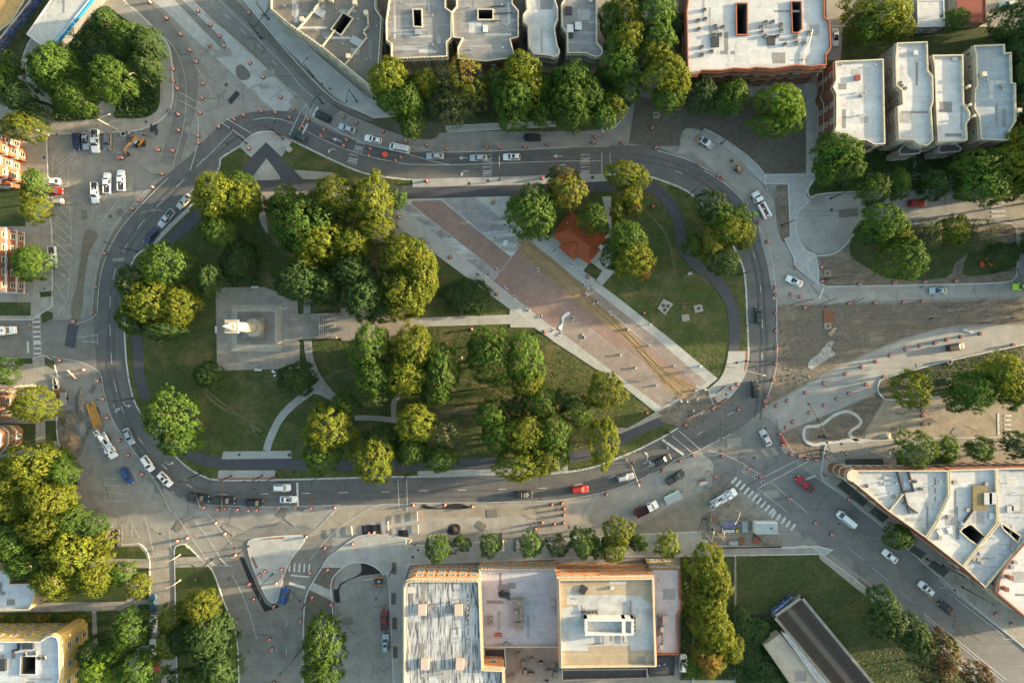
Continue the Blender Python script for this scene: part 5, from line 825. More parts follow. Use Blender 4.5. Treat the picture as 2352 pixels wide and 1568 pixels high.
def car_meshes(kind):
    if kind in CARM: return CARM[kind]
    s = SPEC[kind]; L, Wd = s['L'], s['Wd']; D = {}
    f0, f1, r1, r0 = (L*t for t in s['g']); hb, bt, tp = s['hood'], s['belt'], s['top']
    rear = bt-.04 if kind in ('sedan', 'pickup') else bt
    b = MB(); secs = []
    for t, wf, zt, zb in ((.5, .62, hb-.28, .35), (.488, .78, hb-.16, .27), (.45, .91, hb-.07, .22), (.36, .98, hb, .2), (s['g'][0], 1, bt-.02, .2), (0, 1, bt, .2), (-.2, 1, bt, .2), (-.36, .99, rear, .2), (-.45, .94, rear-.02, .22), (-.488, .84, rear-.08, .28), (-.5, .74, rear-.2, .36)):
        x = t*L; h = Wd/2*wf
        secs.append([(x, -h*.96, zb), (x, -h, zb+.2), (x, -h, zt-.14), (x, -h*.93, zt-.03), (x, -h*.6, zt+.01), (x, 0, zt+.03), (x, h*.6, zt+.01), (x, h*.93, zt-.03), (x, h, zt-.14), (x, h, zb+.2), (x, h*.96, zb)])
    b.loft(secs)
    wb_, wt_ = Wd/2*.88, Wd/2*.70
    base = [(f0, wb_*.93), (f0-.25, wb_), (r0+.2, wb_), (r0, wb_*.93)]; top = [(f1, wt_*.93), (f1-.2, wt_), (r1+.15, wt_), (r1, wt_*.93)]
    lo = [(x, y, bt-.06) for x, y in base]+[(x, -y, bt-.06) for x, y in base[::-1]]; hi = [(x, y, tp) for x, y in top]+[(x, -y, tp) for x, y in top[::-1]]
    n = 8; b.add(lo+hi, [(i, n+i, n+(i+1) % n, (i+1) % n) for i in range(n)]); b.add([(x*.96+(f1+r1)/2*.04, y*.9, z+.035) for x, y, z in hi]+hi, [tuple(range(7, -1, -1))]+[(i, (i+1) % n, n+(i+1) % n, n+i) for i in range(n)])
    D['body'] = b.mesh('body', M_trim, False)
    def pane(p, q, r, s_, k=.09, off=.018):
        p, q, r, s_ = map(Vector, (p, q, r, s_)); c = (p+q+r+s_)/4; nn = (q-p).cross(s_-p).normalized()
        if nn.dot(c-Vector(((f1+r1)/2, 0, .6))) < 0: nn = -nn
        vs = [v+(c-v)*k+nn*off for v in (p, q, r, s_)]; m = MB(); m.add(vs, [(0, 1, 2, 3)]); m.add([v+nn*.004 for v in vs], [(3, 2, 1, 0)]); return m
    D['windshield'] = pane((f0+.03, wb_*.93, bt-.02), (f0+.03, -wb_*.93, bt-.02), (f1, -wt_*.93, tp), (f1, wt_*.93, tp), .06).mesh('windshield', M_cglass)
    D['rear_window'] = pane((r0, -wb_*.93, bt), (r0, wb_*.93, bt), (r1, wt_*.93, tp), (r1, -wt_*.93, tp), .10).mesh('rear_window', M_cglass)
    for sg in (1, -1): D['side_window%d' % sg] = pane((f0-.35, sg*wb_, bt), (r0+.25, sg*wb_, bt), (r1+.15, sg*wt_, tp), (f1-.2, sg*wt_, tp), .1).mesh('side_window', M_cglass)
    D['headlight'] = MB().box(L/2-.16, 0, hb-.2, .26, .34, .16).mesh('headlight', M_lamp); D['tail_light'] = MB().box(-L/2+.07, 0, rear-.22, .14, .3, .16).mesh('tail_light', M_tail)
    D['mirror'] = MB().box(f0-.25, 0, bt+.08, .16, .26, .15).mesh('mirror', M_trim)
    if kind == 'pickup':
        x0, x1 = r0-.08, -L/2+.12; D['load_bed'] = MB().box((x0+x1)/2, 0, bt+.005, x0-x1, Wd*.80, .04).mesh('load_bed', M_bed)
        m = MB(); 
        for y in (-Wd*.44, Wd*.44): m.box((x0+x1)/2, y, bt+.06, x0-x1, .12, .16)
        m.box(x1, 0, bt+.06, .10, Wd*.86, .16); D['bed_rail'] = m.mesh('bed_rail', M_trim)
    if kind in ('suv', 'wagon'):
        m = MB()
        for y in (-wt_*.86, wt_*.86): m.box((f1+r1)/2-.1, y, tp+.07, abs(f1-r1)*.8, .05, .05)
        D['roof_rail'] = m.mesh('roof_rail', M_trim)
    D['sunroof'] = MB().box((f1+r1)/2+.35, 0, tp+.045, .75, .85, .02).mesh('sunroof', M_cglass)
    D['spec'] = s; CARM[kind] = D; return D
def car(x, y, head, kind, col, desc, sunroof=False, cat='car', name='parked_car', group=None, roofcol=None, sc=1.0, rear=None, label=None):
    D = car_meshes(kind); s = D['spec']; L, Wd = s['L'], s['Wd']; z = gz(x, y)
    o = thing(name, cat, x, y, z, R(head), desc=desc, group=group, label=label); o.scale = (sc, sc, sc); pm = CP[col]
    put(D['body'], o, 'body', (0, 0, 0), mat=pm)
    for k in ('windshield', 'rear_window'): put(D[k], o, k, (0, 0, 0))
    for k in (1, -1): put(D['side_window%d' % k], o, 'side_window', (0, 0, 0))
    for sg in (1, -1):
        put(D['headlight'], o, 'headlight', (0, sg*Wd*.32, 0)); put(D['tail_light'], o, 'tail_light', (0, sg*Wd*.34, 0)); put(D['mirror'], o, 'mirror', (0, sg*Wd*.53, 0), mat=pm)
        for xx in (L*.30, -L*.30):
            wh = put(ME_TYRE, o, 'wheel', (xx, sg*(Wd/2-.10), .33)); put(ME_RIM, wh, 'rim', (0, 0, 0))
    if kind == 'pickup': put(D['load_bed'], o, 'load_bed', (0, 0, 0)); put(D['bed_rail'], o, 'bed_rail', (0, 0, 0), mat=pm)
    if 'roof_rail' in D: put(D['roof_rail'], o, 'roof_rail', (0, 0, 0))
    if sunroof: put(D['sunroof'], o, 'sunroof', (0, 0, 0))
    return o
GP = 'cars parked in the lots and along the kerbs'; GT = 'cars driving on the streets'
cars = [(180, 327, -88, 'suv', 'navy', 'navy blue SUV', 0), (200, 325, -86, 'sedan', 'silver', 'silver sedan', 1), (251, 326, -90, 'suv', 'grey', 'dark grey SUV', 0), (122, 418, 180, 'sedan', 'white', 'white sedan', 0), (130, 440, 0, 'hatch', 'red', 'red hatchback', 0), (130, 464, 180, 'wagon', 'beige', 'beige wagon', 0), (222, 444, -88, 'pickup', 'white', 'white pickup', 0), (250, 422, 90, 'pickup', 'white', 'white pickup', 0), (282, 416, 92, 'pickup', 'white', 'white pickup', 0), (125, 591, -86, 'pickup', 'white', 'white pickup', 0), (295, 1091, -63, 'suv', 'blue', 'blue SUV', 0), (166, 1087, 0, 'sedan', 'grey', 'dark grey sedan', 0), (165, 1112, 0, 'suv', 'black', 'black SUV', 0), (160, 1134, 0, 'sedan', 'grey', 'grey sedan', 0), (250, 1221, 94, 'suv', 'black', 'black SUV with pale roof bars', 0), (271, 1234, 92, 'suv', 'black', 'black SUV', 1), (355, 1382, 92, 'suv', 'teal', 'dark teal SUV', 0), (355, 1430, -90, 'wagon', 'white', 'white wagon', 1), (354, 1484, 90, 'sedan', 'white', 'white sedan under the tree edge', 0), (359, 1522, -82, 'sedan', 'red', 'bright red coupe', 0), (363, 1560, -85, 'sedan', 'black', 'black sedan', 0), (884, 1420, 90, 'pickup', 'maroon', 'maroon pickup', 0), (887, 1473, 90, 'suv', 'lightblue', 'pale blue SUV', 1), (1567, 1518, 90, 'suv', 'white', 'white SUV', 0), (1915, 90, -88, 'sedan', 'white', 'white sedan', 1), (2088, 58, 95, 'sedan', 'silver', 'silver sedan', 0), (2068, 62, 95, 'sedan', 'silver', 'silver sedan', 0), (2312, 14, 180, 'sedan', 'lightblue', 'pale blue sedan', 0), (1222, 318, 180, 'suv', 'black', 'black SUV', 1), (2102, 468, 0, 'suv', 'red', 'red boxy SUV', 0)]
for x, y, h, k, c_, d, sr in cars: car(x, y, h, k, c_, d, sr, 'car' if k != 'pickup' else 'pickup truck', 'parked_car' if k != 'pickup' else 'pickup_truck', GP)
cars = [(425, 464, 229, 'sedan', 'beige', 'cream sedan', 0), (386, 503, 229, 'pickup', 'silver', 'silver pickup', 0), (349, 542, 232, 'sedan', 'navy', 'navy blue sedan', 0), (299, 1001, -66, 'sedan', 'silver', 'silver sedan', 0), (342, 1063, -56, 'suv', 'white', 'white SUV without sunroof', 0), (382, 1099, -46, 'suv', 'white', 'white SUV with a dark sunroof', 1), (460, 1140, -8, 'pickup', 'black', 'black covered pickup', 0), (518, 1147, -1, 'pickup', 'black', 'black pickup', 0), (587, 1153, -1, 'suv', 'black', 'black SUV', 0), (650, 1118, 1, 'suv', 'white', 'white SUV', 0), (665, 1145, 1, 'sedan', 'white', 'white sedan with sunroof', 1), (1331, 1122, 4, 'suv', 'red', 'red SUV', 0), (1436, 1095, 14, 'wagon', 'silver', 'silver wagon', 0), (1521, 1055, 27, 'sedan', 'black', 'long dark sedan', 0), (1756, 1004, 118, 'sedan', 'silver', 'silver sedan with a black roof', 0), (1845, 1110, 140, 'pickup', 'red', 'red pickup', 0), (1732, 893, 90, 'suv', 'black', 'black SUV', 0), (1822, 646, 155, 'sedan', 'white', 'white sedan', 1), (1739, 724, 90, 'suv', 'green', 'dark green SUV', 1), (2151, 668, 180, 'sedan', 'lightblue', 'pale blue-silver sedan', 1), (2342, 659, 180, 'sedan', 'lime', 'lime green car', 0), (2190, 797, 9, 'suv', 'black', 'black SUV', 0), (2041, 1275, 141, 'sedan', 'white', 'white sedan', 0), (2123, 1348, 140, 'suv', 'white', 'white SUV with dark sunroof', 1), (2170, 1393, 140, 'sedan', 'black', 'black sedan', 0), (744, 270, 155, 'suv', 'black', 'black SUV', 0), (798, 297, 160, 'sedan', 'silver', 'silver-grey sedan', 0), (858, 322, 166, 'wagon', 'white', 'white wagon', 1), (688, 314, 154, 'sedan', 'green', 'dark grey-green sedan', 0), (1000, 360, 180, 'sedan', 'silver', 'silver sedan', 0), (1099, 364, 181, 'sedan', 'silver', 'silver sedan', 0), (1175, 362, 181, 'wagon', 'white', 'white station wagon with sunroof', 1), (655, 1365, 80, 'suv', 'blue', 'bright blue SUV', 0)]
for x, y, h, k, c_, d, sr in cars: car(x, y, h, k, c_, d, sr, 'car' if k != 'pickup' else 'pickup truck', 'driving_car' if k != 'pickup' else 'pickup_truck', GT)
o = car(1203, 1134, 0, 'suv', 'black', 'black patrol car with white and yellow roof stripes', label='black car with pale crosswise roof stripes on the bottom carriageway', name='striped_car', group=GT)
for xx in (-.6, .15): MB().box(xx, 0, 1.80, .12, 1.2, .05).build('roof_stripe', M_copw, o)
MB().box(.9, 0, 1.12, .9, .35, .03).build('bonnet_stripe', M_copw, o)
o = car(919, 342, 169, 'van', 'white', 'white van', cat='van', name='work_van', label='white van with a ladder rack on the top carriageway behind the white wagon', group=GT); m = MB()
for yy in (-.4, .4): m.box(-.6, yy, 2.35, 3.4, .06, .06)
for k in range(10): m.box(-2.1+k*.34, 0, 2.35, .05, .8, .05)
m.build('ladder', M_steel, o)
car(1940, 1190, 141, 'van', 'white', 'white van', cat='van', name='white_van', label='plain white van driving on the avenue beside the flatiron building awnings', group=GT)
o = car(1550, 1094, 31, 'pickup', 'green', 'black pickup', cat='pickup truck', name='pickup_truck', label='old black pickup with a cluttered bed parked on the broad concrete lane'); m = MB()
for k in range(7): m.box(-1.9+k*.2, rnd.uniform(-.5, .5), 1.3, .9, .15, .12, rnd.uniform(-.6, .6))
m.build('lumber', surf('lumber', (.30, .22, .12), mid=1), o)
o = car(223, 326, -88, 'pickup', 'white', '', cat='pickup truck', name='pickup_truck', label='white pickup with pipe rack, third in the row of four beside the excavator', group=GP, sc=1.12); m = MB()
for yy in (-.8, .8): m.box(-.6, yy, 2.05, 3.6, .06, .06); [m.box(xx, yy, 1.6, .06, .06, .9) for xx in (-2.3, 1.0)]
for xx in (-2.3, -1.2, 0, 1.0): m.box(xx, 0, 2.05, .06, 1.6, .06)
m.build('rack', M_steel, o); MB().box(-1.7, 0, 1.35, .6, 1.3, .35).build('tool_box', M_dark, o)
def truck(name, cat, label, x, y, head, L=7.5, cabcol='white'):
    z = gz(x, y); o = thing(name, cat, x, y, z, R(head), label=label)
    m = MB(); secs = []
    for xx, hw, zt in ((L/2, .85, 1.3), (L/2-.15, 1.0, 1.45), (L/2-1.0, 1.08, 1.6), (L/2-1.3, 1.1, 1.65)): secs.append([(xx, -hw, .5), (xx, -hw, zt-.15), (xx, -hw*.8, zt), (xx, hw*.8, zt), (xx, hw, zt-.15), (xx, hw, .5)])
    m.loft(secs)
    secs = [[(xx, -1.1, .5), (xx, -1.1, zt*.72), (xx, -.9, zt), (xx, .9, zt), (xx, 1.1, zt*.72), (xx, 1.1, .5)] for xx, zt in ((L/2-1.3, 1.7), (L/2-1.75, 2.35), (L/2-2.9, 2.4))]
    m.loft(secs); m.build('cab', CP[cabcol], o)
    MB().add([(L/2-1.30, -.85, 1.74), (L/2-1.30, .85, 1.74), (L/2-1.72, .8, 2.37), (L/2-1.72, -.8, 2.37)], [(0, 1, 2, 3)]).build('windshield', M_cglass, o)
    for sg in (-1, 1): MB().box(L/2-2.2, sg*1.06, 1.95, .7, .1, .5).build('side_window', M_cglass, o); MB().box(L/2-.1, sg*.75, 1.0, .12, .3, .25).build('headlight', M_lamp, o); MB().box(L/2-1.4, sg*1.28, 1.9, .15, .25, .4).build('mirror', M_trim, o)
    MB().box(-1.3, 0, .75, L-2.4, .9, .25).build('chassis', M_dark, o)
    for xx in (L/2-1.1, -L/2+1.3, -L/2+2.4):
        for sg in (-1, 1): wh = put(ME_TYRE, o, 'wheel', (xx, sg*.98, .48), sc=(1.45, 1.5, 1.45)); put(ME_RIM, wh, 'rim', (0, 0, 0))
    return o
def boomtruck(x, y, head, label, L=7.6):
    o = truck('boom_truck', 'truck', label, x, y, head, L); m = MB().box(-1.5, 0, 1.15, L-3.2, 2.1, .55); m.build('deck', CP['white'], o)
    m = MB().box(-2.6, .7, 1.6, 2.2, .5, .4).box(-2.4, -.7, 1.6, 2.6, .5, .4); m.build('tool_locker', M_steel, o); MB().box(-1.0, 0, 1.5, 1.2, 1.0, .3).build('hoist_pit', M_dark, o)
    m = MB().cyl(-2.6, 0, 1.4, 2.6, .45); m.build('turret', CP['white'], o)
    m = MB().box(-.2, .15, 2.75, 6.0, .42, .4, R(3)); bm_ = m.build('boom', CP['white'], o); MB().box(.3, .2, 2.98, 3.2, .2, .08, R(3)).build('boom_slide', M_dark, bm_)
    m = MB(); m.box(-L/2-.2, 0, 2.3, 1.1, 1.0, .08)
    for a, b, c_, d in ((-.75, 0, .06, 1.0), (.35-.2, 0, .06, 1.0), (-.2, .5, 1.1, .06), (-.2, -.5, 1.1, .06)): m.box(-L/2+a+.0, b, 2.75, c_, d, .9)
    m.build('bucket', M_copw, o); return o
boomtruck(252, 1021, -61, 'white bucket truck in the left works area behind the orange trailer'); boomtruck(1659, 1141, 31, 'white bucket truck parked on dirt beside the diagonal crosswalk')
o = truck('dump_truck', 'truck', 'rusty-bedded dump truck with white cab on the broad concrete lane', 1482, 1166, 26, 6.8); m = MB().box(-1.2, 0, 1.2, 3.9, 2.2, .1)
for a, b, c_, d in ((-3.15, 0, .1, 2.2), (.75, 0, .1, 2.2), (-1.2, 1.08, 3.9, .1), (-1.2, -1.08, 3.9, .1)): m.box(a, b, 1.6, c_, d, .8)
m.build('dump_bed', CP['maroon'], o); m = MB()
for k in range(14): m.box(-2.8+k*.27, rnd.uniform(-.2, .2), 1.45, .12, 1.7, .35, rnd.uniform(-.2, .2))
m.build('load', M_dark, o)
o = truck('service_truck', 'truck', 'long white service truck with open tool bed in the right-hand lane', 1745, 473, 118, 7.9); m = MB()
for sg in (-1, 1): m.box(-1.7, sg*.82, 1.4, 4.3, .5, .9)
m.box(-3.9, 0, 1.1, .1, 2.1, .5).box(.4, 0, 1.6, .12, 2.1, .9); m.build('tool_bed', CP['white'], o); MB().box(-1.7, 0, 1.0, 4.2, 1.2, .1).build('bed_floor', M_bed, o)
for k, (c_, a, b) in enumerate((('red', -.4, .1), ('orange', -1.1, -.2), ('white', -1.3, .25), ('grey', -2.2, 0), ('red', -2.9, .2), ('white', -3.3, -.2))): MB().box(a, b, 1.3, .6, .45, .5, k).build('cargo_box', CP[c_], o)
o = truck('box_truck', 'truck', 'white armoured-looking box truck on the left edge side street', 14, 760, 5, 6.8); m = MB().box(-1.2, 0, 1.9, 4.6, 2.3, 2.2); m.build('cargo_box', CP['white'], o); MB().box(1.0, 0, 3.03, .5, .5, .08).build('roof_hatch', M_copr, o)
# trailers and plant
o = thing('lowboy_trailer', 'trailer', 221, 954, gz(221, 954), R(-71), label='orange flatbed equipment trailer in the left works area'); m = MB().box(.0, 0, .7, 5.6, 2.0, .18); m.build('deck', surf('worn orange deck', (.42, .21, .05), (.30, .17, .06), mid=1), o)
for sg in (-1, 1):
    MB().box(0, sg*1.05, .85, 6.0, .16, .3).build('side_rail', CP['orange'], o); MB().box(-3.3, sg*.75, .95, 1.1, .55, .12, 0, R(-15)).build('ramp', CP['orange'], o)
    for xx in (-1.6, -.7): wh = put(ME_TYRE, o, 'wheel', (xx, sg*1.2, .35)); put(ME_RIM, wh, 'rim', (0, 0, 0))
MB().tube([(2.9, .9, .75), (4.2, 0, .65), (2.9, -.9, .75)], .12, 5).box(3.2, 0, .7, .15, 1.6, .15).build('drawbar', CP['orange'], o)
for k in range(5): MB().box(-2+k, 0, .81, .08, 1.9, .05).build('cross_bar', CP['orange'], o)
o = thing('flat_trailer', 'trailer', 150, 915, gz(150, 915), R(90), label='narrow grey covered trailer between the yellow tree and the dirt mounds'); MB().box(0, 0, .9, 3.5, 1.4, .9).build('cover', M_steel, o); MB().tube([(1.7, 0, .5), (2.6, 0, .45)], .07, 5).build('drawbar', M_dark, o)
for sg in (-1, 1): put(ME_TYRE, o, 'wheel', (0, sg*.8, .33))
o = thing('message_trailer', 'trailer', 1542, 1139, gz(1542, 1139), R(26), label='pale grey box trailer with a mint-green strip on the broad concrete lane'); MB().box(0, -.2, 1.3, 4.6, 2.0, 1.6).build('box', M_steel, o); MB().box(0, 1.0, 1.6, 4.4, .3, 1.0).build('mint_panel', paint('mint panel', (.35, .55, .45)), o)
for sg in (-1, 1):
    for xx in (-.9, .9): put(ME_TYRE, o, 'wheel', (xx, sg*1.0, .33))
MB().tube([(2.3, 0, .5), (3.3, 0, .45)], .08, 5).build('drawbar', M_dark, o)
o = thing('site_office', 'container', 1753, 1207, gz(1753, 1207), 0, label='white and grey site container beside the pipe stacks'); MB().box(0, 0, 1.3, 5.9, 3.0, 2.5).build('wall', CP['white'], o); MB().box(0, -.05, 2.6, 5.7, 2.7, .1).build('roof', surf('grey container roof', (.30, .36, .37), mid=1, joint=(1.2, 6, .04)), o); MB().cyl(1.2, 0, 2.65, 2.9, .22).build('roof_vent', M_dark, o); MB().box(2.0, -1.52, 1.1, .9, .06, 2.0).build('door', M_steel, o)
def excavator(x, y, head, boom_ang, col, label, sc=1.0):
    o = thing('excavator', 'excavator', x, y, gz(x, y), R(head), label=label); o.scale = (sc, sc, sc)
    for sg in (-1, 1):
        t = MB(); t.loft([[(-1.7+(0 if k else 0)+a, sg*1.05+y_, z_) for a, z_ in ((0, .35), (.3, .05), (3.1, .05), (3.4, .35), (3.1, .72), (.3, .72))] for k, y_ in enumerate((-.28, .28))]); tr = t.build('track', M_tyre, o)
        m = MB()
        for k in range(12): m.box(-1.45+k*.26, sg*1.05, .74, .12, .6, .06)
        m.build('track_shoe', M_dark, tr)
    MB().cyl(0, 0, .5, .85, .7, n=16).box(0, 0, .5, 1.8, 1.6, .3).build('undercarriage', M_dark, o)
    A = R(boom_ang); M_ = Matrix.Rotation(A, 4, 'Z')
    def rot(mb): mb.v = [tuple(M_ @ Vector(v)) for v in mb.v]; return mb
    m = MB(); secs = [[(xx, -hw, .9), (xx, -hw, zt), (xx, hw, zt), (xx, hw, .9)] for xx, hw, zt in ((-1.75, .8, 1.6), (-1.4, 1.15, 1.75), (-.2, 1.2, 1.7), (.9, 1.1, 1.5), (1.2, 1.0, 1.3))]; m.loft(secs); rot(m).build('house', CP[col], o)
    rot(MB().box(-1.3, 0, 1.5, .95, 2.2, .75)).build('counterweight', CP['grey'], o)
    cb = rot(MB().box(.55, .65, 1.9, 1.3, .85, 1.3)).build('cab', CP['black'], o); rot(MB().box(.55, .65, 2.58, 1.1, .7, .06)).build('roof_panel', CP['silver'], cb)
    rot(MB().tube([(.7, -.1, 1.5), (2.0, -.1, 3.1), (4.0, -.1, 3.0)], .22, 6, .16)).build('boom', CP[col], o)
    rot(MB().tube([(4.0, -.1, 3.0), (4.9, -.1, 1.0)], .17, 6, .12)).build('arm', CP[col], o)
    rot(MB().tube([(1.0, .12, 1.5), (2.3, .12, 2.7)], .08, 5)).build('cylinder', M_steel, o)
    m = MB(); m.loft([[(4.6, y_, .9), (5.2, y_, .9), (5.3, y_, .35), (4.6, y_, .1), (4.3, y_, .4)] for y_ in (-.55, .35)]); rot(m).build('bucket', M_dark, o)
    return o
excavator(322, 325, 100, 130, 'orange', 'yellow-orange excavator with a round cab at the right end of the row of parked vehicles', 1.0)
excavator(1696, 390, -30, 160, 'orange', 'small yellow excavator on the right-hand concrete lane', .62)
o = thing('skid_steer', 'loader', 1616, 328, gz(1616, 328), R(148), label='white and black skid steer loader on the site concrete near the top right curve'); MB().box(-.2, 0, 1.0, 2.6, 1.5, .9).build('body', CP['white'], o); MB().box(.1, 0, 1.75, 1.3, 1.2, .8).build('cab', M_cglass, o)
for sg in (-1, 1):
    MB().tube([(-1.2, sg*.8, 1.7), (.5, sg*.8, 1.6), (1.6, sg*.8, .6)], .1, 5).build('lift_arm', CP['white'], o)
    for xx in (-.7, .6): wh = put(ME_TYRE, o, 'wheel', (xx, sg*.85, .42), sc=(1.25, 1.2, 1.25)); put(ME_RIM, wh, 'rim', (0, 0, 0))
MB().loft([[(1.6, y_, .2), (1.6, y_, .8), (1.8, y_, .85), (2.5, y_, .3), (2.4, y_, .15)] for y_ in (-1.0, 1.0)]).build('bucket', surf('dusty bucket', (.35, .25, .13), mid=1), o); MB().box(-2.1, 0, .5, 1.2, 1.9, .3).build('sweeper_attachment', M_steel, o)
o = thing('compactor', 'machine', 872, 1331, gz(872, 1331), R(0), label='small machine with orange frame on the fresh asphalt at the side street end'); MB().box(0, 0, .8, 2.0, 1.6, .9).build('engine_box', M_dark, o)
for yy in (-.95, .95): MB().box(0, yy, .9, 2.3, .25, .3).build('frame_rail', CP['orange'], o)
MB().box(0, .0, 1.3, .7, .6, .15).build('lid', M_steel, o)
for sg in (-1, 1): put(ME_TYRE, o, 'wheel', (0, sg*.75, .33))
# ------------------------------------------------------------------ traffic barrels and barricades
M_or = paint('barrel orange', (.62, .085, .035), .5); M_refl = paint('reflective white', (.7, .68, .66), .4); M_rub = paint('rubber base', (.02, .018, .018), .9)
def drum():
    b = MB(); b.cyl(0, 0, .06, .95, .29, .23, 14).cyl(0, 0, .95, 1.0, .20, .16, 12); s_ = MB()
    for z0, r in ((.25, .283), (.5, .268), (.74, .254)): s_.cyl(0, 0, z0, z0+.13, r+.008, r+.001, 14, False)
    s_.cyl(0, 0, 1.0, 1.012, .10, .10, 8)
    h = MB().tube([(-.12, 0, .98), (-.1, 0, 1.1), (.1, 0, 1.1), (.12, 0, .98)], .025, 5); r = MB().cyl(0, 0, 0, .09, .45, .40, 14)
    return b.mesh('body', M_or), s_.mesh('stripe', M_refl), h.mesh('handle', M_or), r.mesh('base', M_rub)
DR = drum()
BARRELS = {(0, 0): '1385,27 1535,175 1663,322 1750,467 1808,575 1870,772 1863,905 1597,640 1600,748 1632,816 1645,1055 1843,1042 1648,1202 1823,1252 1828,1318 1460,1380 1590,1387 1102,1455 1130,1452 1822,107',
 (1, 0): '53,234 137,333 181,430 416,583 537,713 699,898 822,1010 654,1040 526,1027 359,1063 273,1102 133,1168 411,1370 785,1087 952,1100 906,1167 1072,1255 1100,1197 1301,1287 1279,1346 1523,1373 1509,1432 1278,1080 1393,1133 1636,1210 1848,1305 1803,1447 1756,1480 413,125',
 (2, 0): '156,1334 338,1369 707,1355 824,1360 1061,1356 1266,1334 1521,1225 1707,1262 1686,1313', (3, 0): '68,1315 376,1363 766,1511 345,1180',
 (0, 1): '1493,35 1410,153 1281,275 1224,353 970,762 890,1070 856,1299 683,1386', (1, 1): '574,346 1790,429', (2, 1): '768,293 373,796 798,1135 1237,1480 1202,635 1636,977 570,1456 160,98 1218,72',
 (3, 1): '952,57 982,72 1207,316 1319,479 1399,653 350,332 1471,1073 1478,1142 1618,1136 1701,1160 1741,1258 1477,1309 1479,1470 1662,895 270,1306',
 (4, 1): '12,888 18,1018 358,1045 679,1032 958,1025 1244,1016 273,1220 510,1214 772,1209 940,1203 1476,1497 1296,1524 1165,1552',
 (0, 2): '556,173 778,260 901,361 946,527 989,699 1103,907 1182,1040 1311,1216', (1, 2): '0,1520 125,1538 186,1535 306,1542 406,1549 484,1543 678,1531 834,1528 978,1525 1198,1522',
 (2, 2): '325,1500 578,1515 1307,1495 1401,1485 1418,1535 1807,1399 35,1500',
 (3, 2): '1483,60 1480,202 1457,352 1122,391 1068,428 919,528 897,616 696,687 296,653 1400,498 1373,547 1385,592 722,1044 600,1095 439,1187 230,1301 921,1236 991,1051 1225,1165 1340,1241 1596,1440 1515,846 1539,947 1617,1035 1698,1058 1765,1075 1848,1083 1573,792 1641,739 1791,654 1484,590 1586,542 1752,470 648,765 1135,622',
 (4, 2): '40,383 235,299 385,235 517,183 648,125 789,70 921,41 1059,14 591,325 426,395 270,477 161,525 43,585 945,636 945,682 951,757 62,1051 243,1024 268,1446 1777,32',
 (1, 3): '110,96 191,195 287,388 936,223 1108,326 1362,289 1512,187 1557,181 414,653 455,793 561,539 507,573 713,521 664,645 637,858 597,1163 621,1252 639,1560 969,553 1134,520 989,773 1165,837 882,990 1565,668',
 (2, 3): '1217,91 1332,106 1417,97 1418,22 1157,152', (0, 3): '1638,257 1729,233', (3, 3): '1840,95', (4, 3): '635,160 107,198 1612,930 1757,1018'}
for (c_, r_), t in BARRELS.items():
    for q in t.split():
        a, b = map(float, q.split(',')); x, y = TT(c_, r_, [(a, b)])[0]
        o = thing('traffic_barrel', 'barrel', x, y, gz(x, y), rnd.random()*6, desc='orange traffic barrel', group='orange traffic barrels around the road works')
        o.scale = (1.22,)*3
        if (c_, r_, a) in ((4, 2, 591), (4, 2, 426), (1, 3, 637), (1, 3, 882), (4, 3, 107)): o.rotation_euler = (R(8), 0, 1)
        for me, nm in zip(DR, ('body', 'stripe', 'handle', 'base')): put(me, o, nm, (0, 0, 0))
def barricade(x, y, ang, L=2.4, desc='red-striped barricade'):
    o = thing('barricade', 'barricade', x, y, gz(x, y), R(ang), desc=desc, group='striped barricades'); 
    for k in range(3):
        b = MB().box(0, 0, .45+k*.42, L, .05, .25, 0); bb = b.build('board', M_refl, o); s_ = MB()
        for j in range(int(L/.4)): s_.box(-L/2+.25+j*.4, 0, .45+k*.42, .18, .07, .25)
        s_.build('stripe', M_or, bb)
    for sg in (-1, 1): MB().box(sg*(L/2-.2), 0, .7, .07, .07, 1.4).box(sg*(L/2-.2), 0, .05, .07, 1.3, .07).build('leg', M_steel, o)
for a in ((810, 1216, 98), (893, 1205, 94), (960, 1183, 92), (962, 1213, 92), (170, 859, -45, 3), (1604, 948, 30, 3.2), (1585, 957, 30, 2.4), (1654, 897, 40, 2.6), (848, 1327, 5, 2.6), (640, 948 if False else 1320, 10, 1.6), (1800, 1010, -60, 2.6), (1812, 1028, -55, 3), (1845, 1046, -5, 3), (885, 1224, 5, 1.8), (1225, 1203, 20, 1.6), (1873, 1046, 5, 1.6), (650, 232 if False else 1322, 70, 1.4)): barricade(*a)
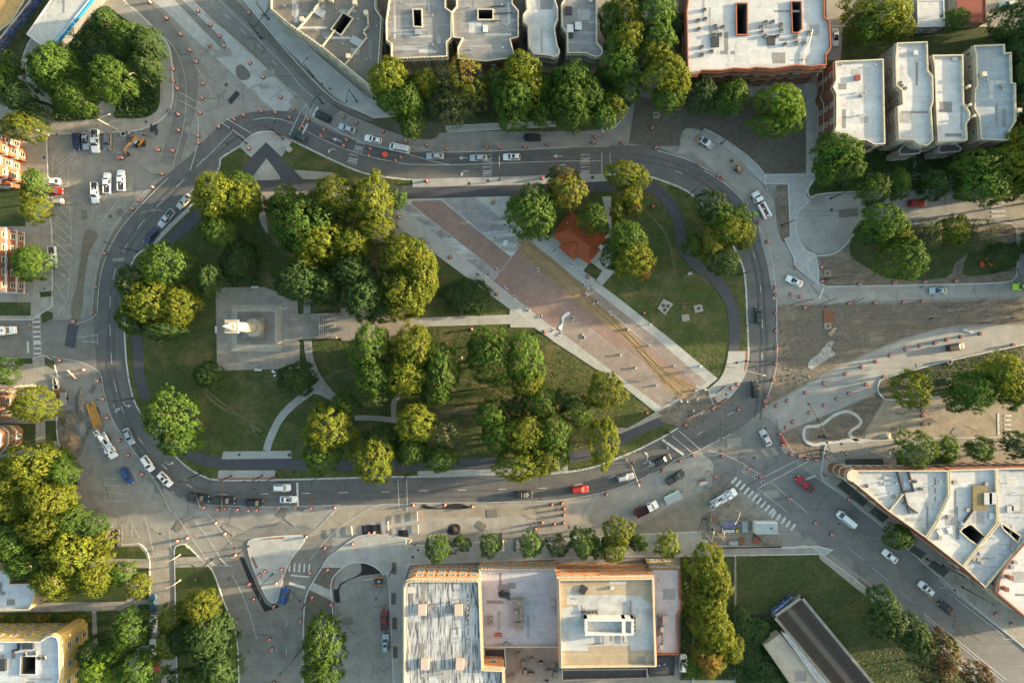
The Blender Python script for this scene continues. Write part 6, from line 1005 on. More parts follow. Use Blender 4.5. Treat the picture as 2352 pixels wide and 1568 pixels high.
# ------------------------------------------------------------------ lamps and signals
M_pole = paint('dark bronze pole', (.02, .021, .02), .45, .3); M_pale = paint('pale and sunlit poles', (.42, .36, .27), .6)  # pale poles; on several, the low sun's glow is put into the colour
def lamp(x, y, head, arm=2.6, h=9.5, mat=None, sig=0, desc=None, double=False):
    mat = mat or M_pole; z = gz(x, y); o = thing('traffic_signal' if sig else 'street_lamp', 'traffic signal' if sig else 'street lamp', x, y, z, R(head), desc=desc or ('dark traffic signal mast' if sig else ('pale street lamp' if mat is M_pale else 'dark street lamp')), group='traffic signal masts' if sig else 'street lamps')
    MB().cyl(0, 0, 0, .5, .28, .2, 8).build('base', mat, o); MB().cyl(0, 0, .5, h, .13, .085, 8).build('pole', mat, o)
    dirs = (1, -1) if double else (1,)
    for s_ in dirs:
        MB().tube([(0, 0, h-.6), (s_*arm*.35, 0, h+.1), (s_*arm, 0, h+.25)], .07, 6, .05).build('arm', mat, o)
        hd = MB().loft([[(s_*(arm-.1)+a, y_*w_, h+.22+zz) for a, y_, zz in ((0, -1, 0), (0, -.7, .14), (0, .7, .14), (0, 1, 0))] for a_, w_ in ((0, .12), (.25, .2), (.65, .18), (.8, .08)) for a in [0]] if False else [[(s_*(arm-.1+a_), y_*w_, h+.16+zz) for y_, zz in ((-1, 0), (-.7, .16), (.7, .16), (1, 0))] for a_, w_ in ((0, .12), (.25, .2), (.65, .18), (.8, .08))]); hd.build('lamp_head', mat, o)
    if sig:
        MB().tube([(0, 0, 5.8), (0, sig*.5, 6.2), (0, sig, 6.3)], .10, 6, .07).build('mast_arm', mat, o)
        for t in (.55, .98) if abs(sig) > 5 else (.98,):
            s2 = MB().box(.0, sig*t, 6.0, .3, .35, 1.05).build('signal_head', M_trim, o); MB().cyl(.16, sig*t, 6.2, 6.3, .1, n=8).build('lens', M_steel, s2)
        MB().box(.2, 0, 3.2, .3, .35, 1.0).build('signal_head', M_trim, o)
lamps = [(720, 176, 40, 1.2), (618, 46, 60, 2), (357, 203, -150, .6, 11, 'p'), (112, 311, 20, 3, 9, 'p'), (269, 298, 20, 3, 9, 'p'), (820, 234, -100, 3), (316, 578, 160, 3.2), (307, 914, 175, 4), (738, 1090, -92, 4), (1238, 1089, -92, 4), (1148, 414, 90, 4, 10), (1576, 453, 50, 4.5), (1696, 631, 10, 3), (1795, 518, -150, 2), (1656, 331, 45, 2), (1895, 642, 0, 2), (1908, 456, 100, 2), (2281, 626, -80, 5), (2127, 1282, -40, 2), (2209, 1347, -30, 2), (902, 1306, 240, 5), (697, 1481, 225, 4), (627, 1317, -90, 3), (715, 1370, 60, 1.5), (1157, 1240, 92, 2, 9, 'p'), (1369, 1235, 90, 2, 9, 'p'), (944, 1240, 90, 2, 9, 'p'), (245, 1274, 60, 4, 9, 'p'), (415, 1331, 200, 1.2, 4.5, 'p'), (414, 1273, 200, 1, 4.5, 'p'), (330, 1368, 30, 1, 4.5, 'p'), (1666, 842, -15, 7, 9.5, 'p'), (1438, 1056, -70, 5, 9.5, 'p'), (1677, 1160, -120, 2.5, 9, 'p'), (1614, 1221, 80, 2, 9, 'p'), (2066, 885, -90, 4), (2065, 862, 110, 3), (2286, 915, -80, 5), (1998, 1036, 92, 1, 10, 'p'), (1890, 1000, 30, 1.5), (1640, 1218, 90, 1.5, 9, 'p'), (1732, 1228, 200, 1), (75, 884, 10, 2, 8, 'p'), (82, 886, 5, 4, 8, 'p'), (2350, 1255, 0, 1) , (96, 463, -20, 2.2, 8, 'p'), (1958, 1142, -60, 2), (2165, 1298, -40, 2)]
for l in lamps:
    lamp(l[0], l[1], l[2], l[3], l[4] if len(l) > 4 else 9.5, M_pale if len(l) > 5 else None)
for x, y, hd, sg, h in ((600, 88, -40, 8.5, 9.5), (741, 238, -30, -3.5, 9.5), (651, 320, 60, 3, 9.5), (567, 330, 120, 3.5, 8), (460, 1087, 200, 9, 8), (532, 1092, 180, 8, 9), (603, 1091, 180, 2.5, 8), (636, 1091, 180, 2.5, 8), (936, 1090, 180, 8, 9), (1642, 923, 0, -9.5, 8), (1713, 829, -90, 6, 8), (1531, 992, 140, 4, 8), (1881, 1002, 30, 11, 9), (572, 1253, 110, 3, 8), (1885, 1032, 20, 3, 8), (487, 1285, 150, 4, 8)):
    lamp(x, y, hd, 1.6, h, None, sg)
# small posts with signs
def signpost(x, y, head, col, desc, w_=.6, cat='sign'):
    o = thing('road_sign', cat, x, y, gz(x, y), R(head), desc=desc); MB().cyl(0, 0, 0, 2.2, .04, n=6).build('post', M_steel, o); MB().box(.05, 0, 2.0, .05, w_, w_).build('panel', col, o)
signpost(647, 341, 30, paint('fluorescent yellow', (.55, .75, .02), .5), 'fluorescent yellow-green warning sign'); signpost(1400, 160, 0, M_refl, 'small white sign post'); signpost(438, 1251, 50, paint('yellow sign', (.6, .5, .08)), 'small yellow sign')
o = thing('utility_box', 'cabinet', 666, 345, gz(666, 345), R(35), label='pale grey utility cabinet on the grass near the tip of the park'); MB().box(0, 0, .5, 1.3, .9, 1.0).build('cabinet', M_refl, o); MB().box(0, 0, 1.02, 1.4, 1.0, .06).build('lid', M_steel, o)
o = thing('utility_box', 'cabinet', 1583, 629, gz(1583, 629), R(10), label='white utility cabinet beside the curving bike path'); MB().box(0, 0, .5, .9, .7, 1.0).build('cabinet', M_refl, o); MB().box(0, 0, 1.02, 1.0, .8, .06).build('lid', M_steel, o)
def disc(name, cat, desc, x, y, r, mat, h=.03, inner=None):
    o = thing(name, cat, x, y, gz(x, y), desc=desc, group=None); MB().cyl(0, 0, 0, h, r, n=18).build('rim', mat, o)
    if inner: MB().cyl(0, 0, h, h+.012, r*.72, n=16).build('lid', inner, o)
M_rust = surf('rusty iron', (.22, .09, .045), (.17, .08, .05), mid=3); M_iron = surf('cast iron', (.07, .068, .062), mid=3)
for x, y, r in TT(2, 1, [(547, 120, .45), (720, 96, .45), (1680, 65, .5), (153, 213, .3)])+TT(1, 2, [(320, 1038, .4), (780, 1040, .5)])+TT(3, 1, [(447, 1240, .5), (490, 1243, .5), (460, 1280, .5), (770, 1265, .5), (880, 1276, .35), (726, 1010, .35), (1815, 1250, .3)])+TT(0, 1, [(1012, 420, .45), (413, 1085, .3)])+TT(0, 0, [(410, 1450, .45), (1345, 1123, .4), (1842, 478, .55), (525, 1237, .3)])+TT(1, 0, [(198, 780, .5), (1080, 778, .3), (443, 1170, .3), (1153, 820, .35)])+TT(3, 2, [(1283, 1068, .4), (1300, 1242, .55), (1364, 1293, .55), (1118, 195, .35), (1022, 485, .35), (1388, 800, .35)])+TT(4, 1, [(113, 361, .45), (50, 1248, .4)])+TT(1, 3, [(218, 612, .35), (873, 813, .45), (402, 1273, .3)])+TT(4, 3, [(180, 105, .35), (1240, 713, .3)])+TT(4, 2, [(200, 938, .4), (150, 1050, .25), (1010, 758, .4)])+TT(0, 3, [(1470, 195, .35)])+TT(2, 3, [(30, 408, .4), (78, 345, .35)]):
    disc('manhole_cover', 'manhole', 'round iron manhole cover', x, y, r, M_kerb if r > .5 else M_iron, .02, M_iron)
for x, y in TT(3, 0, [(383, 1060), (33, 1075)])+TT(1, 0, [(50, 438)])+TT(4, 1, [(70, 943), (78, 1425)])+TT(3, 3, [(908, 55)]):
    o = thing('capped_manhole', 'manhole', x, y, gz(x, y), R(5), desc='square concrete pad with a rusty round cover'); MB().box(0, 0, .12, 1.7, 1.7, .3).build('concrete_pad', M_side, o); MB().cyl(0, 0, .27, .33, .5, n=16).build('cover', M_rust, o)
def ring(x, y, r, desc, mat=None):
    o = thing('concrete_ring', 'pipe ring', x, y, gz(x, y), desc=desc); n = 18; m = MB(); m.loft([[(math.cos(2*math.pi*i/n)*rr, math.sin(2*math.pi*i/n)*rr, zz) for i in range(n)] for rr, zz in ((r, 0), (r, .8), (r*.72, .8), (r*.72, .05))], False); m.build('ring_wall', mat or M_conc0, o); MB().cyl(0, 0, .03, .06, r*.72, n=16).build('floor', M_dark, o)
for x, y, r in TT(0, 2, [(529, 418, .85), (522, 380, .6), (517, 352, .5)])+TT(0, 0, [(1140, 1237, .75), (1175, 1225, .55)])+TT(4, 2, [(1182, 188, .65), (1173, 355, .65), (1181, 377, .65)])+TT(3, 3, [(1140, 92, .5), (1213, 75, .35), (1246, 66, .35), (985, 95, .5), (890, 152, .6)]): ring(x, y, r, 'concrete pipe ring')
# mounds
def mound(x, y, rx, ry, h, ang, mat, label):
    o = thing('dirt_mound', 'mound', x, y, 0, R(ang), label=label); m = MB(); nr, na = 7, 26; rr = random.Random(int(x)); ph = [rr.random()*6 for _ in range(4)]
    for i in range(nr+1):
        t = i/nr
        for k in range(na):
            a = 2*math.pi*k/na; w_ = 1+.12*math.sin(3*a+ph[0])+.08*math.sin(5*a+ph[1]); m.v.append((math.cos(a)*rx*t*w_, math.sin(a)*ry*t*w_, gz(x, y)-.05+h*(math.cos(t*math.pi)*.5+.5)*(1+rr.uniform(-.22, .22))))
    for i in range(nr):
        for k in range(na): m.f.append((i*na+k, i*na+(k+1) % na, (i+1)*na+(k+1) % na, (i+1)*na+k))
    m.build('heap', mat, o, True)
M_grv = surf('gravel heap', (.17, .16, .14), (.13, .125, .11), mid=1.5, fine=6, bump=.2)
mound(187, 929, 4.8, 1.9, 1.5, 97, M_grv, 'long grey gravel heap beside the orange trailer'); mound(158, 968, 2.7, 2.4, 1.2, 20, M_dirt, 'dark brown dirt heap left of the long gravel heap'); mound(184, 985, 2.4, 2.2, 1.1, 60, surf('rubble heap', (.20, .20, .19), mid=2, fine=7), 'grey rubble heap below the long gravel heap'); mound(164, 1011, 3.3, 2.9, 1.0, 30, surf('sandy heap', (.27, .19, .11), (.22, .16, .10), mid=1.2), 'tan sandy heap behind the bucket truck')
mound(134, 905, 1.4, 1.8, .8, 60, M_rust, 'small rusty debris heap below the stacked concrete rings'); mound(1041, 1216, 1.7, 1.2, .9, 0, M_black, 'small black asphalt heap on the lane above the south trees'); mound(300, 320, 1.5, 1.8, .7, 0, M_dirt, 'small earth heap beside the excavator')
# concrete slab waste
flat('concrete_slurry', [(1855, 838), (1862, 824), (1880, 812), (1900, 786), (1916, 784), (1908, 800), (1918, 812), (1898, 826), (1880, 838), (1862, 848)], surf('pale slurry', (.33, .33, .315), (.26, .25, .23), (.17, .158, .135), big=.4, mid=2, amt=.6, a3=(.45, .65)), 0, n=4); mound(2035, 1002, 2.0, 1.3, .7, 10, surf('rubble tan', (.36, .32, .25), mid=1), 'tan broken concrete heap at the end of the tan street')
rb = MB(); rr_ = random.Random(5)
for x0, y0, x1, y1, n_ in ((1795, 700, 2330, 745, 260), (1795, 745, 1990, 800, 260), (1795, 800, 1860, 880, 160), (1480, 250, 1600, 320, 120), (1590, 1150, 1760, 1250, 200), (1540, 900, 1620, 985, 160), (150, 900, 210, 1030, 90), (1600, 240, 1840, 380, 160), (1880, 930, 1990, 990, 60)):
    for k in range(n_):
        x, y = rr_.uniform(x0, x1), rr_.uniform(y0, y1); p = P(x, y); s_ = rr_.choice((.08, .1, .14, .22)); rb.box(p.x, p.y, gz(x, y)+s_*.3, s_*1.5, s_, s_, rr_.random()*3, rr_.random())
stuff(rb.build('rubble', surf('loose rubble', (.22, .205, .175), (.16, .145, .12), mid=3)), 'rubble', 'small loose stones and rubble scattered over the dirt works')
tr_ = MB()
for k in range(46):
    y0 = rr_.uniform(700, 870); x0 = rr_.uniform(1800, 2150 if y0 < 760 else 1880); a = rr_.gauss(.15, .25); c_ = rr_.uniform(-.03, .03); q = [P(x0, y0)]
    for j in range(rr_.randint(8, 22)): a += c_; q.append(q[-1]+Vector((math.cos(a), math.sin(a), 0))*1.1)
    q = [p for p in q if abs(gz(p.x/S+1176, 784-p.y/S)-gz(1850, 760)) < .002]
    if len(q) > 3: ribbon(tr_, q, .35, gz(1850, 760)+.003+k*.0001); ribbon(tr_, [p+Vector((.3, 1.7, 0)) for p in q], .35, gz(1850, 760)+.0032+k*.0001)
struct(tr_.build('wheel_ruts', surf('wheel ruts', (.115, .10, .08), (.15, .132, .105), mid=2)))
rg = MB(); zs = gz(1400, 722)+.004
for pts in ([(1215, 560), (1290, 620), (1345, 672), (1411, 735), (1470, 792), (1520, 850), (1585, 893)], [(1345, 690), (1400, 738), (1455, 790), (1505, 850), (1560, 900)], [(1335, 672), (1411, 738), (1480, 820), (1530, 880)], [(1420, 760), (1470, 800), (1540, 860), (1595, 888)], [(1200, 575), (1260, 628), (1320, 680)], [(1460, 800), (1500, 838), (1545, 890)]):
    c_ = [P(x+rr_.gauss(0, .5), y+rr_.gauss(0, .5)) for x, y in curve(pts, False, 9)]; secs = [[(p.x-.2, p.y-.15, zs-.01), (p.x, p.y, zs+.05), (p.x+.2, p.y+.15, zs-.01)] for p in c_]
    rg.loft(secs, False)
struct(rg.build('sand_ridges', surf('ridge sand', (.19, .135, .075), (.165, .118, .066), mid=2)))
# site materials
def pile(x, y, ang, L, n, w_, mat, label, cat='material pile', jit=.05, hh=.2, name='material_pile', part='plank'):
    o = thing(name, cat, x, y, gz(x, y), R(ang), label=label); 
    for k in range(n): MB().box(rnd.uniform(-jit, jit)*3, (k-n/2)*w_*1.15, hh/2+.1, L*(1-rnd.random()*jit), w_, hh, rnd.uniform(-jit, jit)).build(part, mat, o)
M_wood = surf('timber', (.36, .29, .19), (.30, .24, .16), mid=2); M_violet = surf('violet wrapped pipe', (.10, .09, .20), (.30, .29, .34), big=.8, mid=3)
pile(1677, 1204, 3, 4.4, 7, .28, M_violet, 'stack of violet speckled pipes left of the steel pipes', jit=.02, part='pipe'); pile(1709, 1208, 90, 3.2, 5, .28, M_steel, 'stack of steel pipes between violet pipes and site container', jit=.03, part='pipe'); pile(1672, 1215, 0, 3.4, 3, .35, M_copw, 'stack of white boards below the violet pipes', jit=.02)
pile(1656, 1228, 8, 3.6, 5, .25, M_wood, 'scattered timber planks on the site gravel, above the red machine', jit=.25); pile(1684, 1247, 4, 2.6, 6, .2, M_steel, 'wire mesh stack above the black fence line', jit=.02); pile(1701, 1242, 80, 2.0, 5, .25, M_rust, 'rusty steel stack right of the wire mesh', jit=.03); pile(1738, 1238, 0, 2.0, 6, .25, M_rust, 'rusty grate stack below the site container', jit=.02); pile(1622, 1190, 80, 3.2, 6, .3, M_grv, 'broken grey rubble strip left of the pipe stacks', jit=.5); pile(1641, 1188, 0, 1.6, 3, .5, M_brown, 'brown pallet near the orange-topped bucket truck rear', jit=.03); pile(1691, 1216, 90, 1.5, 2, .3, paint('yellow box', (.5, .38, .05)), 'small yellow crate among the pipe stacks', jit=.01)
pile(537, 224, 50, 3.6, 8, .14, M_dark, 'row of steel rebar lying at the avenue centre', jit=.01, part='bar'); pile(1902, 724, 0, 2.6, 5, .55, M_rust, 'rusty wooden crate on the dirt works', jit=.01); pile(2222, 759, -15, 3.0, 5, .12, M_copw, 'white pipes lying between the dirt works and the boulevard', jit=.02, part='pipe'); pile(1909, 762, 50, 3, 4, .2, M_wood, 'grey planks beside the rusty crate', jit=.12)
pile(1536, 258, 30, 3.2, 16, .13, M_wood, 'scattered heap of pale branches on the dark dirt', jit=.9, part='branch'); pile(1520, 246, 60, 1.8, 3, .25, M_steel, 'short white ladder beside the branch heap', jit=.05); pile(1614, 1108, 10, 2.2, 3, .25, M_copw, 'white boards on the kerb end of the broad concrete lane', jit=.1); pile(1612, 1128 if False else 1101, 15, 2.0, 2, .2, M_rust, 'rusty bars on the broad concrete lane', jit=.1)
pile(1658, 893, 40, 2.2, 3, .2, M_pink, 'pinkish boards on the corner paving', jit=.05); pile(1645, 1247, 0, 1.4, 3, .3, CP['orange'], 'bright red-orange machine parts on the site gravel', jit=.3); pile(1574, 697, 30, 1.6, 4, .3, M_brown, 'cluttered tools on the small concrete pad in the right lawn', jit=.5); pile(1265, 581 if False else 545, 0, .1, 1, .1, M_dark, 'x') if False else None
pile(322, 305, 20, 2.6, 6, .2, M_steel, 'tangle of steel fence frames above the excavator', jit=.5); pile(352, 300, 80, 2.0, 4, .45, M_dark, 'black tarpaulin heap right of the excavator', jit=.3); pile(1257, 545, 45, 1.6, 4, .25, M_dark, 'dark striped bike rack at the left corner of the kiosk', jit=.02)
o = thing('shipping_pallet', 'pallet', 1900, 731 if False else 748, gz(1900, 748), 0, label='white square slab with rusty ring below the rusty crate'); MB().box(0, 0, .1, 1.8, 1.5, .2).build('slab', M_conc0, o); MB().cyl(0, 0, .2, .3, .35, n=12).build('ring', M_rust, o)
for (x, y, w2) in ((2251, 608, 1.5), (2270, 606, 1.3), (2261, 595, 1.0), (885, 356, 1.4)):
    o = thing('orange_sign', 'sign', x, y, gz(x, y), R(20+x % 30), desc='orange diamond work sign', group='orange diamond work signs'); MB().box(0, 0, .75, w2, w2, .05, R(0), R(25)).build('panel', M_or, o); MB().tube([(-.5, 0, .05), (.1, 0, .7), (.6, 0, .05)], .04, 5).tube([(0, -.5, .05), (0, 0, .7), (0, .5, .05)], .04, 5).build('stand', M_steel, o)
o = thing('safety_barrier', 'barrier', 1797, 1010, gz(1797, 1010), R(-65), label='bright orange mesh barrier between barrels at the boulevard corner'); MB().box(0, 0, .5, 2.6, .3, .8).build('mesh_panel', M_or, o)
for sg in (-1, 1): MB().cyl(sg*1.2, 0, 0, 1.1, .05, n=6).build('post', M_steel, o)
# plastic sheets on the promenade
def sheetthing(pts, label, mat):
    q = [tuple(p[:2]) for p in W(curve(pts, True, 3))]; q = q if area(q) > 0 else q[::-1]; o = thing('plastic_sheet', 'sheet', sum(p[0] for p in pts)/len(pts), sum(p[1] for p in pts)/len(pts), 0, label=label); m = MB(); m.prism(q, gz(pts[0][0], pts[0][1])+.01, gz(pts[0][0], pts[0][1])+.09); m.build('cover', mat, o, world=True)
M_pl = surf('crumpled plastic', (.55, .58, .60), (.42, .44, .46), mid=3, fine=8, amt=.5)
sheetthing(TT(2, 1, [(1470, 1295), (1465, 1325), (1425, 1350), (1410, 1400), (1395, 1470), (1365, 1440), (1400, 1400), (1395, 1350), (1430, 1310)]), 'crumpled translucent sheet on the grey pavers near the lower promenade', M_pl)
sheetthing(TT(2, 1, [(870, 640), (905, 650), (885, 690), (860, 680)]), 'small white torn sheet on the stained pavers', M_pl)
for x, y, a in TT(2, 1, [(780, 620, 0), (885, 500, 20), (905, 575, 70), (995, 680, 30), (800, 908, 0), (715, 960, 40), (880, 1078, 30), (965, 1158, 20), (1093, 1270, 60), (1200, 1340, 80), (1325, 1457, 30), (1180, 912, 0), (1640, 1070, 40), (1622, 1140, 20), (1710, 1215, 60), (1832, 1315, 20), (1505, 1355, 0), (1390, 1500, 0), (1600, 1515, 70), (1325, 740, 10), (1475, 862, 0), (1595, 1040, 60), (1690, 315, 0)]):
    o = thing('paving_tool', 'tool', x, y, gz(x, y), R(a), desc='small cluster of stakes and blocks', group='small paving markers along the promenade')
    for k in range(3): MB().box(rnd.uniform(-.5, .5), k*.35-.35, .12, .75, .14, .2, rnd.uniform(-.5, .5)).build('block', M_refl if k % 2 == 0 else M_dark, o)
for x, y in TT(3, 2, [(55, 120), (320, 38), (550, 225), (385, 400), (785, 225), (195, 240), (610, 545), (830, 440), (760, 530), (745, 445), (665, 548), (725, 635), (798, 655)])+TT(3, 1, [(125, 1455), (330, 1410)]):
    o = thing('survey_stake', 'stake', x, y, gz(x, y), rnd.random()*3, desc='short pale bollard', group='short pale bollards on the promenade'); MB().box(0, 0, .3, .5, .4, .6).build('post', M_refl, o); MB().box(.25, 0, .63, .3, .3, .08).build('cap', M_pink, o)
# planters and tree pits along the south pavement, benches, fences
for k, (x, y, w2, d2) in enumerate(((1220, 1243, .3, 3.7), (1183, 1249, .4, 3.7), (1034, 1269, 3.6, .35), (1152, 1237, .3, 3.4), (1285, 1238, 2.4, 1.0), (1362, 1238, 3.4, 1.0), (1457, 1235, 3.0, 1.4), (1530, 1235, 3.0, 1.4))):
    o = thing('planter', 'planter', x, y, gz(x, y), desc='dark steel-edged planter'); MB().box(0, 0, .2, w2, d2, .4).build('edge', M_dark, o); MB().box(0, 0, .41, max(.1, w2-.2), max(.1, d2-.2), .04).build('soil', M_soil, o)
for x, y in TT(1, 3, [(1735, 790), (1745, 1015), (1750, 1280), (1740, 510)]): flat('tree_pit', [(x-5, y-13), (x+5, y-13), (x+5, y+13), (x-5, y+13)], M_soil, 1, smooth=False)
o = thing('site_fence', 'fence', 1718, 1255, gz(1718, 1255), R(1), label='long black low fence between the site gravel and the pavement'); MB().box(0, 0, .5, 17.5, .12, .9).build('panel', M_trim, o)
for k in range(8): MB().cyl(-8.5+k*2.45, 0, 0, 1.1, .06, n=6).build('post', M_trim, o)
def fence(a, b, label, h=1.2, mat=None, n=None):
    A, Bv = P(*a), P(*b); d = Bv-A; o = thing('fence', 'fence', (a[0]+b[0])/2, (a[1]+b[1])/2, gz((a[0]+b[0])/2, (a[1]+b[1])/2), math.atan2(d.y, d.x), label=label); L = d.length; m = MB()
    for z in (.2, h-.15): m.box(0, 0, z, L, .04, .06)
    for k in range(int(L/.35)): m.box(-L/2+k*.35, 0, h/2, .03, .03, h-.1)
    m.build('railing', mat or M_trim, o)
    for k in range(max(2, int(L/3)+1)): MB().cyl(-L/2+L*k/max(1, int(L/3)), 0, 0, h+.1, .06, n=6).build('post', mat or M_trim, o)
fence((1687, 1280), (1690, 1412), 'pale concrete-posted fence between the long tree row and the south-east lawn', mat=M_side); fence((1692, 1412), (1765, 1410), 'wire fence at the bottom of the south-east lawn'); fence((2030, 100), (2058, 98), 'black fence behind the second flat'); fence((623, 0), (612, 45), 'black fence at the left end of the brown gravel-roofed building')
o = thing('hedge', 'hedge', 1770, 1455, 0, label='x') if False else None
# ------------------------------------------------------------------ railway trench and station roof
def walls(name, cat, label, pts, h, w_, mat, cop):
    q = [P(*p) for p in pts]; c0 = q[0]; o = thing(name, cat, *pts[0], 0, label=label)
    for a, b in zip(q, q[1:]):
        d = b-a; MB().box((a.x+b.x)/2, (a.y+b.y)/2, h/2, d.length+w_, w_, h, math.atan2(d.y, d.x)).build('wall', mat, o, world=True); MB().box((a.x+b.x)/2, (a.y+b.y)/2, h+.06, d.length+w_+.1, w_+.15, .12, math.atan2(d.y, d.x)).build('coping', cop, o, world=True)
    return o
TR = walls('railway_portal', 'railway', 'open concrete railway trench with two tracks at the bottom edge', [(2050, 1625), (1834, 1365), (1772, 1409), (1990, 1670)], 2.0, .6, M_side, M_side)
fl_ = [tuple(p[:2]) for p in W([(1834, 1367), (2050, 1627), (1990, 1668), (1774, 1411)])]; fl_ = fl_ if area(fl_) > 0 else fl_[::-1]
MB().sheet(fl_, .50).build('ballast', surf('dark ballast', (.15, .118, .09), (.115, .092, .072), mid=1.5, fine=7), TR, world=True)
m = MB(); a, b = P(1806, 1391), P(2010, 1637); d = (b-a).normalized(); ang = math.atan2(d.y, d.x); nn = Vector((-d.y, d.x, 0))
for off, nm in ((2.15, 'r'), (-2.15, 'l')):
    t = MB(); r_ = MB(); o0 = a+nn*off
    for k in range(int((b-a).length/.62)): p = o0+d*k*.62; t.box(p.x, p.y, .57, .24, 2.5, .13, ang)
    for s_ in (-1.25, -.72, .72, 1.25): p = o0+d*(b-a).length/2+nn*s_; r_.box(p.x, p.y, .70, (b-a).length, .09, .16, ang)
    t.build('sleepers', paint('tarred sleeper', (.035, .028, .022), .9), TR, world=True); r_.build('rails', paint('worn rail', (.16, .12, .10), .4, .5), TR, world=True)
a, b = P(1766, 1404), P(1815, 1362); d = b-a; MB().box((a.x+b.x)/2, (a.y+b.y)/2, 1.1, d.length*.95, .5, 1.9, math.atan2(d.y, d.x)).build('graffiti_face', mg, TR, world=True)
B = building('station_house', 'long low tan-roofed station building beside the railway trench', [(1754, 1481), (1792, 1455), (1890, 1580), (1960, 1670), (1920, 1700), (1836, 1600)], 4, M_tan, roofm('tan concrete roof', (.33, .30, .25), (.28, .26, .22), (.22, .20, .17), ang=52, jw=6), M_side, win=False, par=.2, cat='station')
B = building('station_platform_roof', 'narrow white platform roof strip beside the railway trench', [(1796, 1453), (1806, 1455), (1905, 1575), (1990, 1690), (1978, 1695), (1890, 1580)], 3.4, M_steel, R_white2, M_copw, win=False, par=.05, cat='canopy')
# yard clutter behind the south row
Y0 = [(1190, 1500, M_steel), (1222, 1512, M_steel), (1202, 1520, M_steel), (1270, 1525, CP['white']), (1262, 1540, M_steel), (1256, 1562, CP['blue']), (1177, 1551, M_unit), (1205, 1540, CP['grey']), (1243, 1522, M_dark), (1220, 1545, M_brown), (1198, 1535, M_wood), (1274, 1545, CP['silver'])]
for x, y, mt in Y0:
    o = thing('yard_cabinet', 'cabinet', x, y, 0, R(rnd.uniform(-8, 8)), desc='yard cabinet'); a_, b_ = rnd.uniform(.7, 1.9), rnd.uniform(.6, 1.6); MB().box(0, 0, .6, a_, b_, 1.2).build('cabinet', mt, o); MB().box(0, 0, 1.23, a_+.1, b_+.1, .06).build('lid', M_grv, o)
# satellite dish, circular pool etc.
# ------------------------------------------------------------------ people and two-wheelers
M_skin = paint('skin', (.42, .26, .18), .6); M_hair = paint('dark hair', (.02, .015, .01), .8)
def skin_obj(name, chains, mat, parent, sub=1):
    me = bpy.data.meshes.new(name); vs = []; es = []; rs = []; idx = {}
    for ch in chains:
        prev = None
        for (p, r) in ch:
            k = tuple(round(c_, 3) for c_ in p)
            if k not in idx: idx[k] = len(vs); vs.append(p); rs.append(r)
            if prev is not None and prev != idx[k]: es.append((prev, idx[k]))
            prev = idx[k]
    me.from_pydata(vs, es, []); me.update(); me.materials.append(mat); o = bpy.data.objects.new(name, me); C.objects.link(o); o.parent = parent
    sm = o.modifiers.new('skin', 'SKIN'); sm.use_smooth_shade = True
    for i, r in enumerate(rs): me.skin_vertices[0].data[i].radius = (r, r)
    me.skin_vertices[0].data[0].use_root = True; ss = o.modifiers.new('sub', 'SUBSURF'); ss.levels = sub; ss.render_levels = sub
    return o
